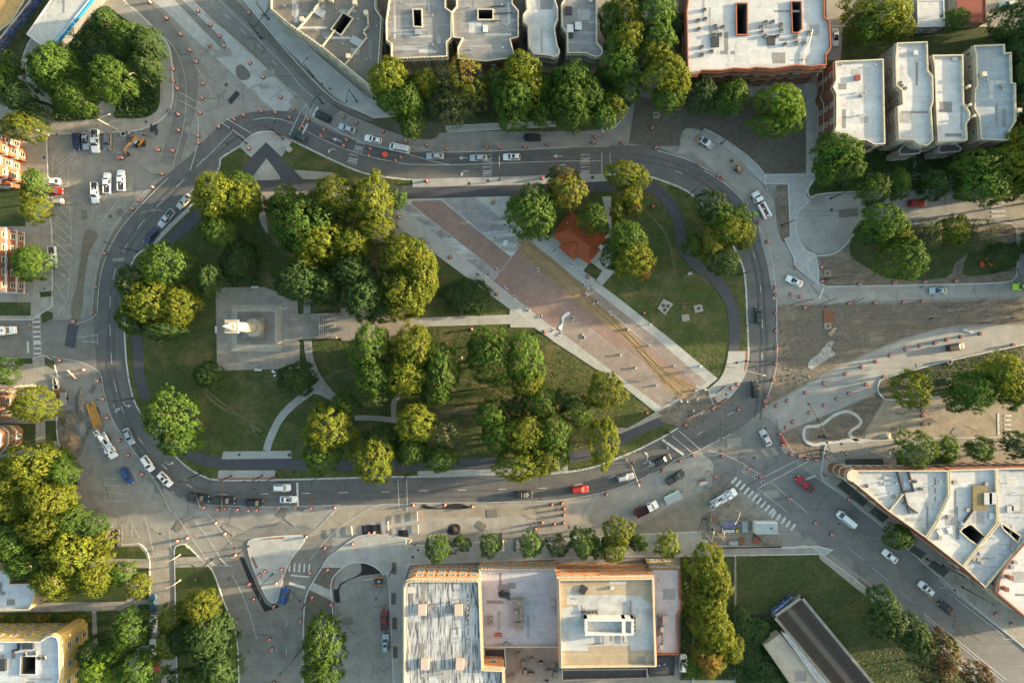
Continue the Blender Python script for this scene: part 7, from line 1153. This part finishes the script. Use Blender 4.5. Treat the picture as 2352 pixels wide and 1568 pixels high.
def person(x, y, head, shirt, trousers, label, pose='stand', z=None, hat=None):
    z = gz(x, y) if z is None else z; o = thing('person', 'person', x, y, z, R(head), label=label)
    if pose == 'ride': hip = (-.25, 0, .95); ch = (.0, 0, 1.3); nk = (.08, 0, 1.42); hd = (.14, 0, 1.58); kn = (.12, .95-.42); an = (-.05, .28); el = (.28, 1.15); ha = (.5, 1.02)
    else: hip = (0, 0, .95); ch = (.02, 0, 1.35); nk = (.02, 0, 1.48); hd = (.05, 0, 1.66); kn = (.06, .5); an = (0, .09); el = (.08, 1.12); ha = (.28, .98)
    chains = [[(hip, .14), ((hip[0]*.5+ch[0]*.5, 0, (hip[2]+ch[2])/2), .13), (ch, .15), (nk, .06), (hd, .105), ((hd[0], 0, hd[2]+.09), .08)]]
    for s_ in (-1, 1):
        k2 = (kn[0]+(.18*s_ if pose != 'stand' else .12*s_), s_*.11, kn[1]); a2 = (an[0]+(.1*s_), s_*.11, an[1]); chains.append([(hip, .14), ((hip[0], s_*.1, hip[2]-.06), .1), (k2, .065), (a2, .042), ((a2[0]+.16, a2[1], a2[2]-.04), .03)])
        h2 = (ha[0], s_*.22, ha[1]); chains.append([(ch, .15), ((ch[0], s_*.18, ch[2]+.03), .06), ((el[0], s_*.26, el[1]), .045), (h2, .03), ((h2[0]+.05, h2[1], h2[2]-.01), .026)])
        for f in range(4): chains.append([((h2[0]+.05, h2[1], h2[2]-.01), .026), ((h2[0]+.09, h2[1]+(f-1.5)*.019, h2[2]-.02), .009), ((h2[0]+.125-.008*abs(f-1.5), h2[1]+(f-1.5)*.02, h2[2]-.05), .008)])
        chains.append([(h2, .03), ((h2[0]+.03, h2[1]-s_*.035, h2[2]-.01), .01), ((h2[0]+.06, h2[1]-s_*.045, h2[2]-.03), .009)])
    skin_obj('body', chains, M_skin, o)
    skin_obj('shirt', [[(hip, .155), ((hip[0]*.5+ch[0]*.5, 0, (hip[2]+ch[2])/2), .15), (ch, .17), ((nk[0], 0, nk[2]-.03), .09)]]+[[(ch, .17), ((ch[0], s_*.18, ch[2]+.03), .08), ((el[0], s_*.26, el[1]), .06)] for s_ in (-1, 1)], shirt, o)
    skin_obj('trousers', [[(hip, .16), ((hip[0], s_*.1, hip[2]-.06), .115), ((kn[0]+(.18*s_ if pose != 'stand' else .12*s_), s_*.11, kn[1]), .08), ((an[0]+.1*s_, s_*.11, an[1]+.04), .06)] for s_ in (-1, 1)], trousers, o)
    skin_obj('hair', [[((hd[0]-.02, 0, hd[2]+.05), .11), ((hd[0]-.04, 0, hd[2]+.1), .09)]], hat or M_hair, o)
    for s_ in (-1, 1): MB().box(hd[0]+.10, s_*.035, hd[2]+.0, .015, .02, .012).build('eye', M_dark, o)
    return o
def bike(x, y, head, label, motor=False, cat='bicycle'):
    o = thing('motorcycle' if motor else 'bicycle', cat, x, y, gz(x, y), R(head), label=label)
    for xx in (-.52, .52):
        n = 16; r_ = .34; m = MB(); wd = .06 if motor else .025; secs = [[(xx+math.cos(2*math.pi*i/n)*rr, yy, r_+math.sin(2*math.pi*i/n)*rr) for i in range(n)] for yy, rr in ((-wd, r_-.07), (-wd, r_), (wd, r_), (wd, r_-.07), (-wd, r_-.07))]; m.loft(secs, False); wh = m.build('wheel', M_tyre, o)
        m = MB(); [m.tube([(xx, 0, r_), (xx+math.cos(k)*.3, 0, r_+math.sin(k)*.3)], .006, 4) for k in range(7)]; m.build('spokes', M_steel, wh)
    m = MB(); t = .07 if motor else .02
    m.tube([(-.52, 0, .34), (-.15, 0, .75), (.38, 0, .78), (0, 0, .32), (-.52, 0, .34)], t, 5); m.tube([(-.15, 0, .8), (0, 0, .32)], t, 5); m.tube([(.38, 0, .9), (.52, 0, .34)], t, 5); m.build('frame', M_trim if not motor else CP['blue'], o)
    MB().tube([(.3, -.28, .98), (.36, 0, .95), (.3, .28, .98)], .02, 5).build('handlebar', M_trim, o); MB().box(-.18, 0, .85, .5 if motor else .25, .25 if motor else .13, .08).build('saddle', M_trim, o)
    if motor: MB().loft([[(a, -w_, z0), (a, -w_, z1), (a, w_, z1), (a, w_, z0)] for a, w_, z0, z1 in ((-.1, .12, .45, .8), (.15, .18, .4, .92), (.38, .1, .6, .9))]).build('fuel_tank', CP['blue'], o)
b_ = paint('blue shirt', (.03, .06, .3), .8); g_ = paint('dark trousers', (.03, .03, .035), .8); hv = paint('hi-vis vest', (.5, .75, .05), .7); wht = paint('white shirt', (.6, .58, .55), .8); blk = paint('black shirt', (.03, .03, .035), .8)
person(391, 254, 60, b_, g_, 'person in blue leaning forward at the right end of the northwest pavement'); bike(388, 259, -60, 'bicycle beside the leftmost person in blue on the street corner')
person(405, 261, 30, b_, g_, 'person in blue walking in the street beside the orange barrel'); 
person(605, 39, 100, hv, g_, 'worker in hi-vis vest on the pale north pavement', hat=hv); person(1733, 496, 20, hv, g_, 'worker in hi-vis beside the long white service truck', hat=hv)
bike(1099, 632, -38, 'bicycle ridden along the pale promenade edge'); person(1098, 631.5, -38, blk, g_, 'cyclist in black riding along the left edge of the promenade', 'ride')
bike(1529, 1027, 12, 'blue motorcycle on the ring road near the stop line', True, 'motorcycle'); person(1529, 1027, 12, b_, g_, 'rider in blue on the motorcycle near the stop line', 'ride')
bike(1452, 1062, 20, 'dark motorcycle on the ring road behind the long dark sedan', True, 'motorcycle'); person(1452, 1062, 20, blk, g_, 'rider in black on the motorcycle behind the long dark sedan', 'ride')
person(1061, 821, 0, wht, wht, 'person in pale clothes standing in the gap between the central trees'); person(75, 746, 10, paint('tan shirt', (.4, .25, .12)), g_, 'person in tan on the left zebra crossing'); person(1161, 1238, 90, paint('yellow shirt', (.5, .35, .05)), g_, 'person in yellow on the south pavement casting a long shadow')
person(1888, 1087, 40, blk, g_, 'pedestrian in black left of the flatiron tip'); person(1892, 1090, 40, blk, g_, 'second pedestrian in black, right companion left of the flatiron tip'); person(640, 849, 100, blk, g_, 'person sitting by the packed bags on the lower plaza edge'); person(1351, 1167 if False else 1098 if False else 800, 0, blk, g_, 'x') if False else None
person(954, 1249, 90, g_, g_, 'pedestrian in dark clothes walking near the left end of the south pavement')
pile(637, 852, 20, .9, 4, .4, M_refl, 'pale bags and bottles beside the lower plaza edge', jit=.4, part='bag')
# ------------------------------------------------------------------ trees
def crown_mesh(name, seed, ncl=300, per=28, leaf=.06, cr=.10, nlob=13, bump=.24, rim=.3):
    r = random.Random(seed); m = MB(); ph = [r.random()*6.28 for _ in range(4)]
    lob = [(math.cos(2.4*i+r.uniform(-.4, .4))*math.sqrt((i+.5)/nlob)*.85, math.sin(2.4*i)*math.sqrt((i+.5)/nlob)*.85, r.uniform(.22, .40), r.uniform(.5, 1)) for i in range(nlob)]
    for i in range(ncl):
        side = r.random() < rim; t = r.uniform(.86, 1.0) if side else math.sqrt(r.random())*.97; a = r.random()*6.283
        f = .93+.09*math.sin(3*a+ph[0])+.07*math.sin(5*a+ph[1])+.06*math.sin(9*a+ph[2]); x, y = math.cos(a)*t*f, math.sin(a)*t*f
        b = max([0]+[(1-((x-lx)**2+(y-ly)**2)/lr**2)*w_ for lx, ly, lr, w_ in lob]); z = .14+.52*math.sqrt(max(0, 1-t*t))+max(0, b)**.6*bump+r.gauss(0, .03)
        if side: z = r.uniform(.06, .42)
        cc = Vector((x, y, z)); out = Vector((x*1.1, y*1.1, .45+.3*(1-t))).normalized(); c1 = cr*r.uniform(.65, 1.3)
        for k in range(int(per*(c1/cr)**1.5)):
            d = Vector((r.gauss(0, 1), r.gauss(0, 1), r.gauss(.25, .9))).normalized(); q = cc+d*c1*r.uniform(.45, 1.05)
            nr = (d*.8+out*.8+Vector((r.gauss(0, .3), r.gauss(0, .3), r.gauss(.1, .3)))).normalized(); u = nr.orthogonal().normalized(); v = nr.cross(u); aa = r.random()*6.28; u, v = u*math.cos(aa)+v*math.sin(aa), v*math.cos(aa)-u*math.sin(aa); s = leaf*r.uniform(.55, 1.15)
            m.add([q-u*s*.6, q-v*s*.42, q+u*s*.6, q+v*s*.42], [(0, 1, 2, 3)])
    return m.mesh('crown', M_leaf0)
def trunk_mesh(seed, nb=9):
    r = random.Random(seed); m = MB(); m.tube([(0, 0, -.02), (.01, 0, .25), (0, .01, .55)], .055, 8, .03)
    for i in range(nb):
        a = i*2.4+r.random(); z0 = .2+.3*i/nb; L = r.uniform(.5, .85); p1 = Vector((math.cos(a)*L*.45, math.sin(a)*L*.45, z0+.22)); p2 = Vector((math.cos(a+.15)*L, math.sin(a+.15)*L, z0+.36)); m.tube([(0, 0, z0), p1, p2], .022, 5, .006)
        for k in range(4): b = a+r.uniform(-.8, .8); q = p1+(p2-p1)*r.random(); m.tube([q, q+Vector((math.cos(b)*.3, math.sin(b)*.3, r.uniform(.02, .2)))], .008, 4, .003)
    return m.mesh('trunk', M_bark)
M_bark = surf('tree bark', (.10, .085, .065), (.08, .068, .052), mid=2); M_leaf0 = leafmat('leaf base', (.07, .10, .02), (.06, .09, .02))
BIG = [crown_mesh('c%d' % i, 11+i, 360, 28, .054, .102, 15+i, .17) for i in range(7)]
DEN = [crown_mesh('d%d' % i, 51+i, 420, 20, .05, .08, 40, .12) for i in range(3)]      # tight round lindens
SML = [crown_mesh('s%d' % i, 31+i, 140, 20, .095, .16, 8, .17) for i in range(4)]
SPA = [crown_mesh('p%d' % i, 71+i, 150, 16, .05, .11, 12, .25, .15) for i in range(2)]
TRK = [trunk_mesh(5+i) for i in range(3)]
LM = {'g': ('green', leafmat('green leaves', (.05, .108, .015), (.075, .135, .018), tr=.42)), 'y': ('yellow-green', leafmat('yellow green leaves', (.10, .142, .014), (.15, .172, .016), tr=.45)), 'd': ('dark green', leafmat('dark green leaves', (.028, .065, .016), (.045, .088, .02), tr=.3)), 'o': ('golden', leafmat('golden leaves', (.15, .15, .018), (.10, .14, .018), (.20, .135, .028), tr=.4)), 'b': ('brownish', leafmat('brownish leaves', (.085, .085, .032), (.055, .085, .026), tr=.2)), 'r': ('rust-brown', leafmat('rust leaves', (.095, .068, .027), (.04, .065, .02), (.14, .055, .025), tr=.2)), 'v': ('bright lime-green', leafmat('bright leaves', (.12, .20, .015), (.085, .155, .015), tr=.42))}
TN = [0]
def tree(x, y, rx, ry, col, kind=None, h=None, name='tree'):
    TN[0] += 1; r = (rx+ry)/2; rm = r*S
    big = r >= 30; meshes = {'D': DEN, 'P': SPA}.get(kind, BIG if big else SML); i = TN[0]
    h = h or min(15.5, 4.5+rm*1.9)*(1.2 if y < 300 and 880 < x < 1580 and col in 'ygo' else 1); ch = min(h*.80, rm*1.75); z0 = h-ch; zc = z0+ch*.45
    p = P(x, y, zc); g0 = 0.2; nm, mt = LM[col]; size = 'large' if r > 48 else ('small' if r < 30 else 'medium-sized')
    o = thing(name, 'tree', x, y, 0, desc='%s %s tree' % (size, nm), loc=Vector((p.x, p.y, 0)), group=None); o.location.z = g0
    k = 1-zc/H; put(meshes[i % len(meshes)], o, 'crown', (0, 0, z0-ch*.03), (i*1.7) % 6.28 if abs(rx-ry) < 6 else (0 if i % 2 else math.pi), (rx*S*k*1.10, ry*S*k*1.10, ch*1.15), mt)
    put(TRK[i % 3], o, 'trunk', (0, 0, 0), i*.9, (rm*.95, rm*.95, h*.92))
trees = '''122 158 56 52 g|168 218 46 42 g|295 85 42 36 g|335 100 36 40 d|256 178 48 48 g|335 150 35 36 d|238 45 26 24 d|12 195 34 46 g|48 225 40 38 d|52 290 46 34 y|80 255 34 28 d|20 150 30 26 d
78 422 27 32 g|80 482 28 32 y|70 450 24 24 y|72 606 38 40 g|56 600 28 30 y|75 930 48 40 y|8 850 30 34 g|75 1068 66 50 y|28 1110 46 42 y|24 1160 42 44 y|105 1148 55 46 y|140 1080 34 34 g|108 1208 62 46 y|35 1240 52 54 g|170 1270 64 58 y|132 1330 56 44 y|218 1320 46 44 y|232 1244 30 24 y|205 1206 36 28 d|62 1290 46 40 g|160 1200 44 38 g|280 1318 26 28 g|316 1346 27 27 y|300 1444 46 42 g|392 1420 28 32 y|388 1478 33 30 y|416 1465 28 38 d|458 1396 40 36 y|482 1392 22 24 y|478 1462 54 54 d|505 1530 46 48 d|212 1500 34 34 d|262 1498 38 30 g|228 1538 46 40 v|322 1538 48 42 g|424 1562 40 24 g
742 1478 46 60 g|740 1552 46 34 g|505 452 66 54 y|560 460 40 42 y|545 420 34 28 g|500 530 42 36 g|548 602 44 50 d b|378 612 58 56 g D|348 694 66 58 y|410 700 46 42 y|302 655 30 46 d|372 758 52 26 d|300 730 32 36 g|700 510 80 74 g|772 452 58 46 y|735 555 66 54 y|662 470 40 44 g|854 462 48 60 y|862 525 44 34 y|806 558 46 38 y|708 596 44 28 y|768 590 34 26 y|908 454 24 26 g|690 645 60 50 d|745 660 40 40 d|808 620 48 40 d|632 470 22 24 b|480 640 28 40 d
932 590 62 50 y|928 668 64 62 y|965 630 36 60 y|836 682 50 50 d|880 712 38 28 d|1072 680 54 40 d S|850 800 48 54 g|862 868 50 50 g|948 802 48 60 y|935 862 52 50 y|1012 850 40 64 g D|1000 900 34 34 g|1132 822 56 66 g D|1110 790 36 36 g|1205 826 42 60 g|1212 880 38 36 y|1242 925 36 40 g|1325 945 34 34 g|1290 920 26 24 d|1393 898 44 42 y|1130 955 38 36 g|1185 935 24 24 d|1150 1000 44 44 g|1208 1002 58 50 y|1272 1008 42 56 g D|1192 1066 58 42 y|1250 1052 50 40 y|1387 1018 33 56 y|1013 1056 38 30 g|955 972 46 48 y|942 1036 34 36 g|752 985 54 56 y|738 1052 42 36 g|858 1052 50 56 y|790 928 34 22 g|875 1010 38 30 d|860 905 46 28 b P|682 868 44 38 d b|478 862 30 34 d b|390 955 62 60 g D|408 1016 44 32 g|1025 995 44 32 b P
1223 487 58 64 g D|1303 438 44 40 o|1292 404 38 22 b|1363 502 34 36 g D|1432 398 40 30 y|1470 408 22 26 y|1450 450 24 30 y|1456 478 20 22 o|1418 480 16 26 y|1440 550 44 44 g|1452 590 46 44 y|1408 585 26 34 d|1476 612 26 28 o|1632 468 34 34 d D|1678 530 44 36 y|1710 540 26 34 y|1632 560 24 38 o|1592 564 24 24 g|1660 600 40 30 d|1700 495 34 24 g|1655 498 34 30 g
892 180 44 46 y|935 230 34 46 g|905 230 40 36 g|946 285 30 30 g|1068 172 44 44 o P|1030 195 46 44 b P|1085 215 40 36 o P|1040 250 54 40 b P|975 190 34 30 y|1198 162 40 44 y|1180 225 46 44 g|1218 208 34 44 y|1145 190 32 36 g|1180 272 34 28 g|1250 205 26 36 g|1245 260 28 28 g|1318 180 46 38 g|1308 225 46 44 g|1350 215 36 44 g|1322 268 42 30 g|1385 262 34 30 g|1408 240 30 34 y|1404 45 26 44 g|1420 105 30 44 g
1438 30 44 40 y|1440 90 44 42 y|1425 150 44 42 g|1440 200 36 34 g|1505 30 48 44 g|1510 88 44 36 g|1545 60 34 36 d|1500 125 42 34 y|1530 168 52 44 y|1555 200 34 34 y|1535 225 36 28 g|1612 215 38 40 d|1682 222 42 38 g|1694 206 20 22 y|1650 235 34 28 d|1790 235 48 42 v|1765 285 40 26 g|1815 260 34 44 v
2020 25 74 50 y|2060 60 40 30 y|1985 60 34 34 g|2199 42 28 22 g|2330 50 46 44 d|2342 110 32 40 d|2342 170 26 46 d|2345 235 22 40 d|2330 330 34 44 y|1925 345 52 40 g|1945 385 40 34 g|1905 385 36 32 g|2006 432 40 34 g|2064 424 26 34 g|2150 424 36 34 d|2248 380 56 40 g|2262 425 58 42 g|2310 380 46 44 y|2320 432 32 28 y|2030 512 50 44 g|2060 540 34 34 y|1998 535 30 30 d|2078 594 52 50 g D|2194 527 34 34 y|2254 535 36 36 b P|2132 535 32 36 b P|2306 585 30 34 d D
2096 894 40 42 y|2240 896 46 44 g|2205 915 34 30 g|2305 868 46 54 y|2335 890 38 44 g|2106 1030 46 42 g D|2178 1034 24 30 v|2254 1032 28 28 g|2342 1022 30 34 d|2064 1233 33 28 g|2028 1388 38 36 d|2038 1430 42 38 d|2095 1455 38 38 d|2120 1490 40 36 b|2165 1500 38 44 r|2150 1540 38 34 r|2245 1548 34 26 r
1622 1298 44 42 y|1640 1340 42 42 y|1626 1385 44 42 y|1632 1430 44 42 y|1655 1468 36 36 y|1675 1490 34 30 y|1630 1512 40 36 o|1598 1530 26 26 g|1420 1222 32 34 y|1408 1262 28 32 y|1466 1246 22 19 g S|1533 1253 29 27 y|1005 1260 30 32 g|1061 1248 19 20 g|1126 1253 24 28 g|1220 1251 29 27 g|1283 1252 28 24 b|1340 1246 34 30 g|1372 1258 22 24 g|1700 1440 30 44 d S|1735 1455 34 34 d S|1720 1500 36 34 d S|1755 1530 36 30 d S|1778 1562 40 24 d S|2282 1265 20 16 g S'''
for t in trees.replace('\n', '|').split('|'):
    f = t.split(); a, b, c_, d = map(float, f[:4]); kd = f[5] if len(f) > 5 else None
    if kd == 'S': tree(a, b, c_, d, f[4], None, h=3.0 if c_ > 25 else 4.5, name='shrub')
    elif kd == 'b': tree(a, b, c_, d, f[4], None, h=8.5)
    else: tree(a, b, c_, d, f[4], kd)
# ground cover
def cover(name, pts, n, mat, hmax, label, cat, leaf=.28):
    q = [tuple(p[:2]) for p in W(pts)]; xs = [p[0] for p in q]; ys = [p[1] for p in q]; m = MB(); r = random.Random(3); k = 0; z0 = .36
    while k < n:
        x, y = r.uniform(min(xs), max(xs)), r.uniform(min(ys), max(ys))
        if not inside(x, y, q): continue
        k += 1; hh = hmax*(.45+.55*abs(math.sin(x*.9)*math.cos(y*1.1))); z = z0+r.random()*hh; nr = Vector((r.gauss(0, .6), r.gauss(0, .6), 1)).normalized(); u = nr.orthogonal().normalized(); v = nr.cross(u); a = r.random()*6.28; u, v = u*math.cos(a)+v*math.sin(a), v*math.cos(a)-u*math.sin(a); s = leaf*r.uniform(.6, 1.3); p = Vector((x, y, z)); m.add([p-u*s, p-v*s*.6, p+u*s, p+v*s*.6], [(0, 1, 2, 3)])
    o = m.build(name, mat); stuff(o, cat, label)
cover('ground_cover', [(232, 20), (262, 26), (310, 62), (358, 95), (368, 235), (352, 262), (325, 272), (266, 272), (265, 232), (228, 232), (228, 274), (130, 279), (122, 225), (72, 180), (150, 110), (190, 75)], 16000, LM['d'][1], 1.2, 'dense dark green shrubs filling the bed between the top left trees', 'ground cover')
cover('thicket', [(1692, 1412), (1765, 1412), (1790, 1440), (1750, 1480), (1800, 1568), (1690, 1568)], 7000, LM['d'][1], 1.0, 'dense green thicket left of the station building at the bottom edge', 'undergrowth')
cover('weeds', TT(4, 2, [(800, 290), (1300, 160), (1880, 40), (1880, 450), (1400, 490), (1000, 500)]), 3500, LM['g'][1], .35, 'sparse green weeds over the dark soil of the boulevard median', 'weeds', .2)
cover('verge_plants', [(860, 160), (1440, 160), (1430, 250), (1400, 270), (1030, 285), (900, 270)], 9000, LM['d'][1], .6, 'low dark planting under the trees of the northern front yards', 'ground cover')
cover('front_garden_plants', [(1565, 1285), (1600, 1285), (1690, 1500), (1690, 1556), (1565, 1556)], 4000, LM['d'][1], .5, 'dark planting under the tall tree row beside the south row', 'ground cover')
cover('west_garden_plants', [(0, 1060), (140, 1050), (230, 1270), (225, 1285), (0, 1300)], 9000, LM['d'][1], .9, 'dark undergrowth under the big yellow-green trees at lower left', 'undergrowth')
cover('northeast_garden_plants', [(1880, 345), (2352, 345), (2352, 436), (2000, 440), (1870, 440)], 8000, LM['d'][1], .5, 'low dark planting in the front gardens of the flats', 'ground cover')
cover('cream_building_border', TT(0, 3, [(0, 940), (480, 930), (480, 1000), (560, 1000), (560, 930), (850, 930), (840, 1000), (0, 1015)]), 3000, LM['o'][1], .7, 'golden and green border plants above the yellow block', 'border plants')
M_litter = leafmat('fallen leaves', (.20, .16, .05), (.13, .13, .045), tr=.1); M_tuft = leafmat('grass tufts', (.045, .068, .014), (.065, .08, .02), (.10, .09, .04), tr=.1)
def scatter(name, regions, n, mat, leaf, cat, label, flat_=.25, up=.03):
    m = MB(); r = random.Random(n)
    for (x0, y0, x1, y1, okpts, share) in regions:
        oz = {round(gz(*q), 4) for q in okpts}; k = 0; tries = 0
        while k < n*share and tries < n*share*5:
            tries += 1; x, y = r.uniform(x0, x1), r.uniform(y0, y1); z = gz(x, y)
            if round(z, 4) not in oz: continue
            k += 1; p = P(x, y)+Vector((0, 0, z+up+r.random()*.05)); nr = Vector((r.gauss(0, flat_), r.gauss(0, flat_), 1)).normalized(); u = nr.orthogonal().normalized(); v = nr.cross(u); a = r.random()*6.28; u, v = u*math.cos(a)+v*math.sin(a), v*math.cos(a)-u*math.sin(a); s_ = leaf*r.uniform(.5, 1.4); m.add([p-u*s_, p-v*s_*.6, p+u*s_, p+v*s_*.6], [(0, 1, 2, 3)])
    stuff(m.build(name, mat), cat, label)
PK = (290, 310, 1720, 1100, [(450, 900)], 1); SE = (1690, 1275, 2350, 1568, [(1800, 1330)], .35); NE_ = (1880, 520, 2350, 640, [(2170, 600)], .08)
scatter('grass_tufts', [PK, SE, NE_], 34000, M_tuft, .19, 'grass', 'rough grass tufts over the park lawns and the lower right lawn', .4, .0)
scatter('leaf_litter', [PK, SE], 6000, M_litter, .13, 'fallen leaves', 'scattered fallen leaves on the park lawns')
wr = random.Random(9); tm = MB(); M_trail = surf('worn trail', (.10, .092, .045), (.075, .078, .028), (.14, .118, .07), big=.2, mid=.7, amt=.7, a3=(.45, .6)); zt = gz(450, 900)+.003
for pts, w_ in (([(1465, 470), (1500, 500), (1530, 540), (1545, 590), (1552, 640)], .6), ([(1300, 985), (1200, 930), (1100, 880), (1030, 870)], .8), ([(470, 900), (500, 930), (560, 960), (600, 990)], .7), ([(590, 1000), (560, 960), (480, 900), (440, 830)], .5), ([(1000, 960), (1090, 935), (1200, 925), (1300, 935)], 1.4), ([(610, 500), (640, 560), (700, 610), (780, 640)], 1.6), ([(700, 910), (760, 860), (800, 850)], .6), ([(1010, 940), (1120, 945)], 2.0)):
    c_ = [P(*p) for p in curve(pts, False, 6)]; zt += .0009; ribbon(tm, [p+Vector((wr.gauss(0, .06), wr.gauss(0, .06), 0)) for p in c_[::2]], w_, zt)
for x, y, r_ in ((545, 602, 3), (380, 610, 3), (700, 600, 5), (870, 620, 4), (930, 640, 4), (850, 820, 4), (1200, 850, 4), (1210, 1020, 6), (1393, 900, 3), (1440, 570, 3.4), (757, 990, 4), (858, 1055, 3.5), (350, 700, 4), (1013, 880, 4), (1243, 925, 3), (1325, 945, 3), (1387, 1020, 3)):
    p = P(x, y); q = [(p.x+math.cos(k*.52)*r_*wr.uniform(.7, 1.25), p.y+math.sin(k*.52)*r_*wr.uniform(.7, 1.2)) for k in range(12)]; zt += .0007; tm.sheet(q, zt)
struct(tm.build('worn_trails', M_trail))
# ------------------------------------------------------------------ unseen flats and trees added beyond the east edge to shade the ground
SHADE_FLATS = [((2420, 20), (2520, 200), 14, 'topmost'), ((2440, 230), (2560, 395), 17, 'second'), ((2490, 505), (2600, 640), 17, 'lowest')]
for (x0, y0), (x1, y1), h, wd in SHADE_FLATS:
    if h: building('apartment_block', 'unseen white-roofed flats added beyond the right edge for shade, %s one' % wd, [(x0, y0), (x1, y0), (x1, y1), (x0, y1)], h, M_brick, R_white2, M_cop)
SHADE_TREES = '2420 60 50 60 d|2410 330 46 60 d|2400 400 44 44 g|2420 450 50 40 g|2460 480 50 50 g|2400 560 40 40 g|2470 570 60 60 g|2560 540 70 70 g|2420 730 34 30 g|2500 640 50 50 g|2600 640 60 60 g|2460 900 40 40 g|2430 1030 34 30 g'
for t in SHADE_TREES.split('|'):
    f = t.split(); tree(*map(float, f[:4]), f[4])  # unseen trees, added for the long shade they throw westward
# ------------------------------------------------------------------ labels that single each thing out
LMK = [(590, 752, 'the monument column'), (560, 680, 'the monument plaza top edge'), (1335, 545, 'the red-roofed kiosk'), (1958, 1090, "the pointed building's turret"), (1740, 80, 'the big white apartment roof'), (150, 50, 'the long pale canopy roof'), (1830, 1400, 'the railway trench mouth'), (322, 325, 'the yellow-orange excavator'), (221, 954, 'the orange trailer'), (1910, 520, 'the concrete turning circle'), (635, 1270, 'the triangular concrete island'), (1910, 980, 'the kidney-shaped planter'), (1753, 1207, 'the site container'), (100, 1500, 'the yellow brick block'), (1010, 1440, 'the peeling white roof'), (1395, 1430, 'the tan paved roof'), (1190, 1400, 'the pale lilac roof'), (612, 340, 'the pointed tip of the park'), (1745, 473, 'the long service truck'), (1659, 1141, 'the diagonal zebra crossing'), (853, 1216, 'the black steel plate'), (740, 90, 'the brown gravel roof'), (2285, 210, 'the blue-grey roofed house'), (2230, 20, 'the red-shingled garage'), (2305, 900, 'the right-hand zebra crossing'), (919, 342, 'the van with ladder rack'), (1200, 190, 'the northern front yards'), (1225, 630, 'the pink brick paving'), (1400, 790, 'the sand bed'), (1530, 700, 'the square pads on the lawn'), (700, 510, "the park's largest tree cluster"), (80, 605, 'the white-banded brick flats'), (20, 365, 'the vivid red brick flats'), (1203, 1134, 'the car with roof stripes'), (1550, 1094, 'the old black pickup'), (2180, 600, 'the grassy boulevard island'), (2240, 795, 'the boulevard median soil'), (870, 1331, 'the fresh black asphalt patch'), (370, 1450, 'the bottom left side street'), (620, 1520, 'the southern avenue'), (2110, 1330, 'the lower right avenue'), (1790, 250, 'the upper right dark planting'), (1900, 230, 'the leftmost white-roofed flat'), (490, 110, 'the new pale concrete lane'), (930, 1150, 'the bottom carriageway crossing lines'), (1720, 800, "the ring road's right side"), (260, 760, "the ring road's left side"), (350, 1010, "the ring road's lower left bend"), (1650, 920, 'the torn-up promenade end'), (1870, 700, 'the churned dirt works'), (1180, 1010, 'the lower park trees'), (870, 850, 'the central tree cluster'), (440, 960, 'the lower left park lawn'), (1300, 1000, 'the lower right park trees'), (1620, 1400, 'the long tree row'), (1120, 1250, 'the south pavement'), (1960, 400, 'the front gardens of the flats'), (1600, 320, 'the skid steer loader'), (120, 1250, 'the big yellow-green tree mass'), (500, 480, 'the upper left park trees')]
ORD = ['nearest', 'second nearest', 'third nearest', 'fourth nearest', 'fifth nearest', 'sixth nearest', 'seventh nearest', 'eighth nearest', 'ninth nearest', 'tenth nearest', 'eleventh nearest', 'twelfth nearest', 'thirteenth nearest', 'fourteenth nearest', 'fifteenth nearest', 'sixteenth nearest']
def dirw(dx, dy):
    a = math.degrees(math.atan2(-dy, dx)) % 360
    return ['right of', 'upper right of', 'above', 'upper left of', 'left of', 'lower left of', 'below', 'lower right of'][int((a+22.5)//45) % 8]
G = {}
for o, ds, at in REG:
    x, y = at if at else (0, 0)
    d, lm = min((math.hypot(x-a, y-b), (a, b, nm)) for a, b, nm in LMK)
    key = (ds, lm[2], 'beside' if d < 6 else dirw(x-lm[0], y-lm[1])); G.setdefault(key, []).append((d, o))
for (ds, nm, dr), L in G.items():
    L.sort(key=lambda t: t[0])
    for i, (d, o) in enumerate(L):
        o['label'] = '%s %s %s' % (ds, dr, nm)+('' if len(L) == 1 else ', '+ORD[i])
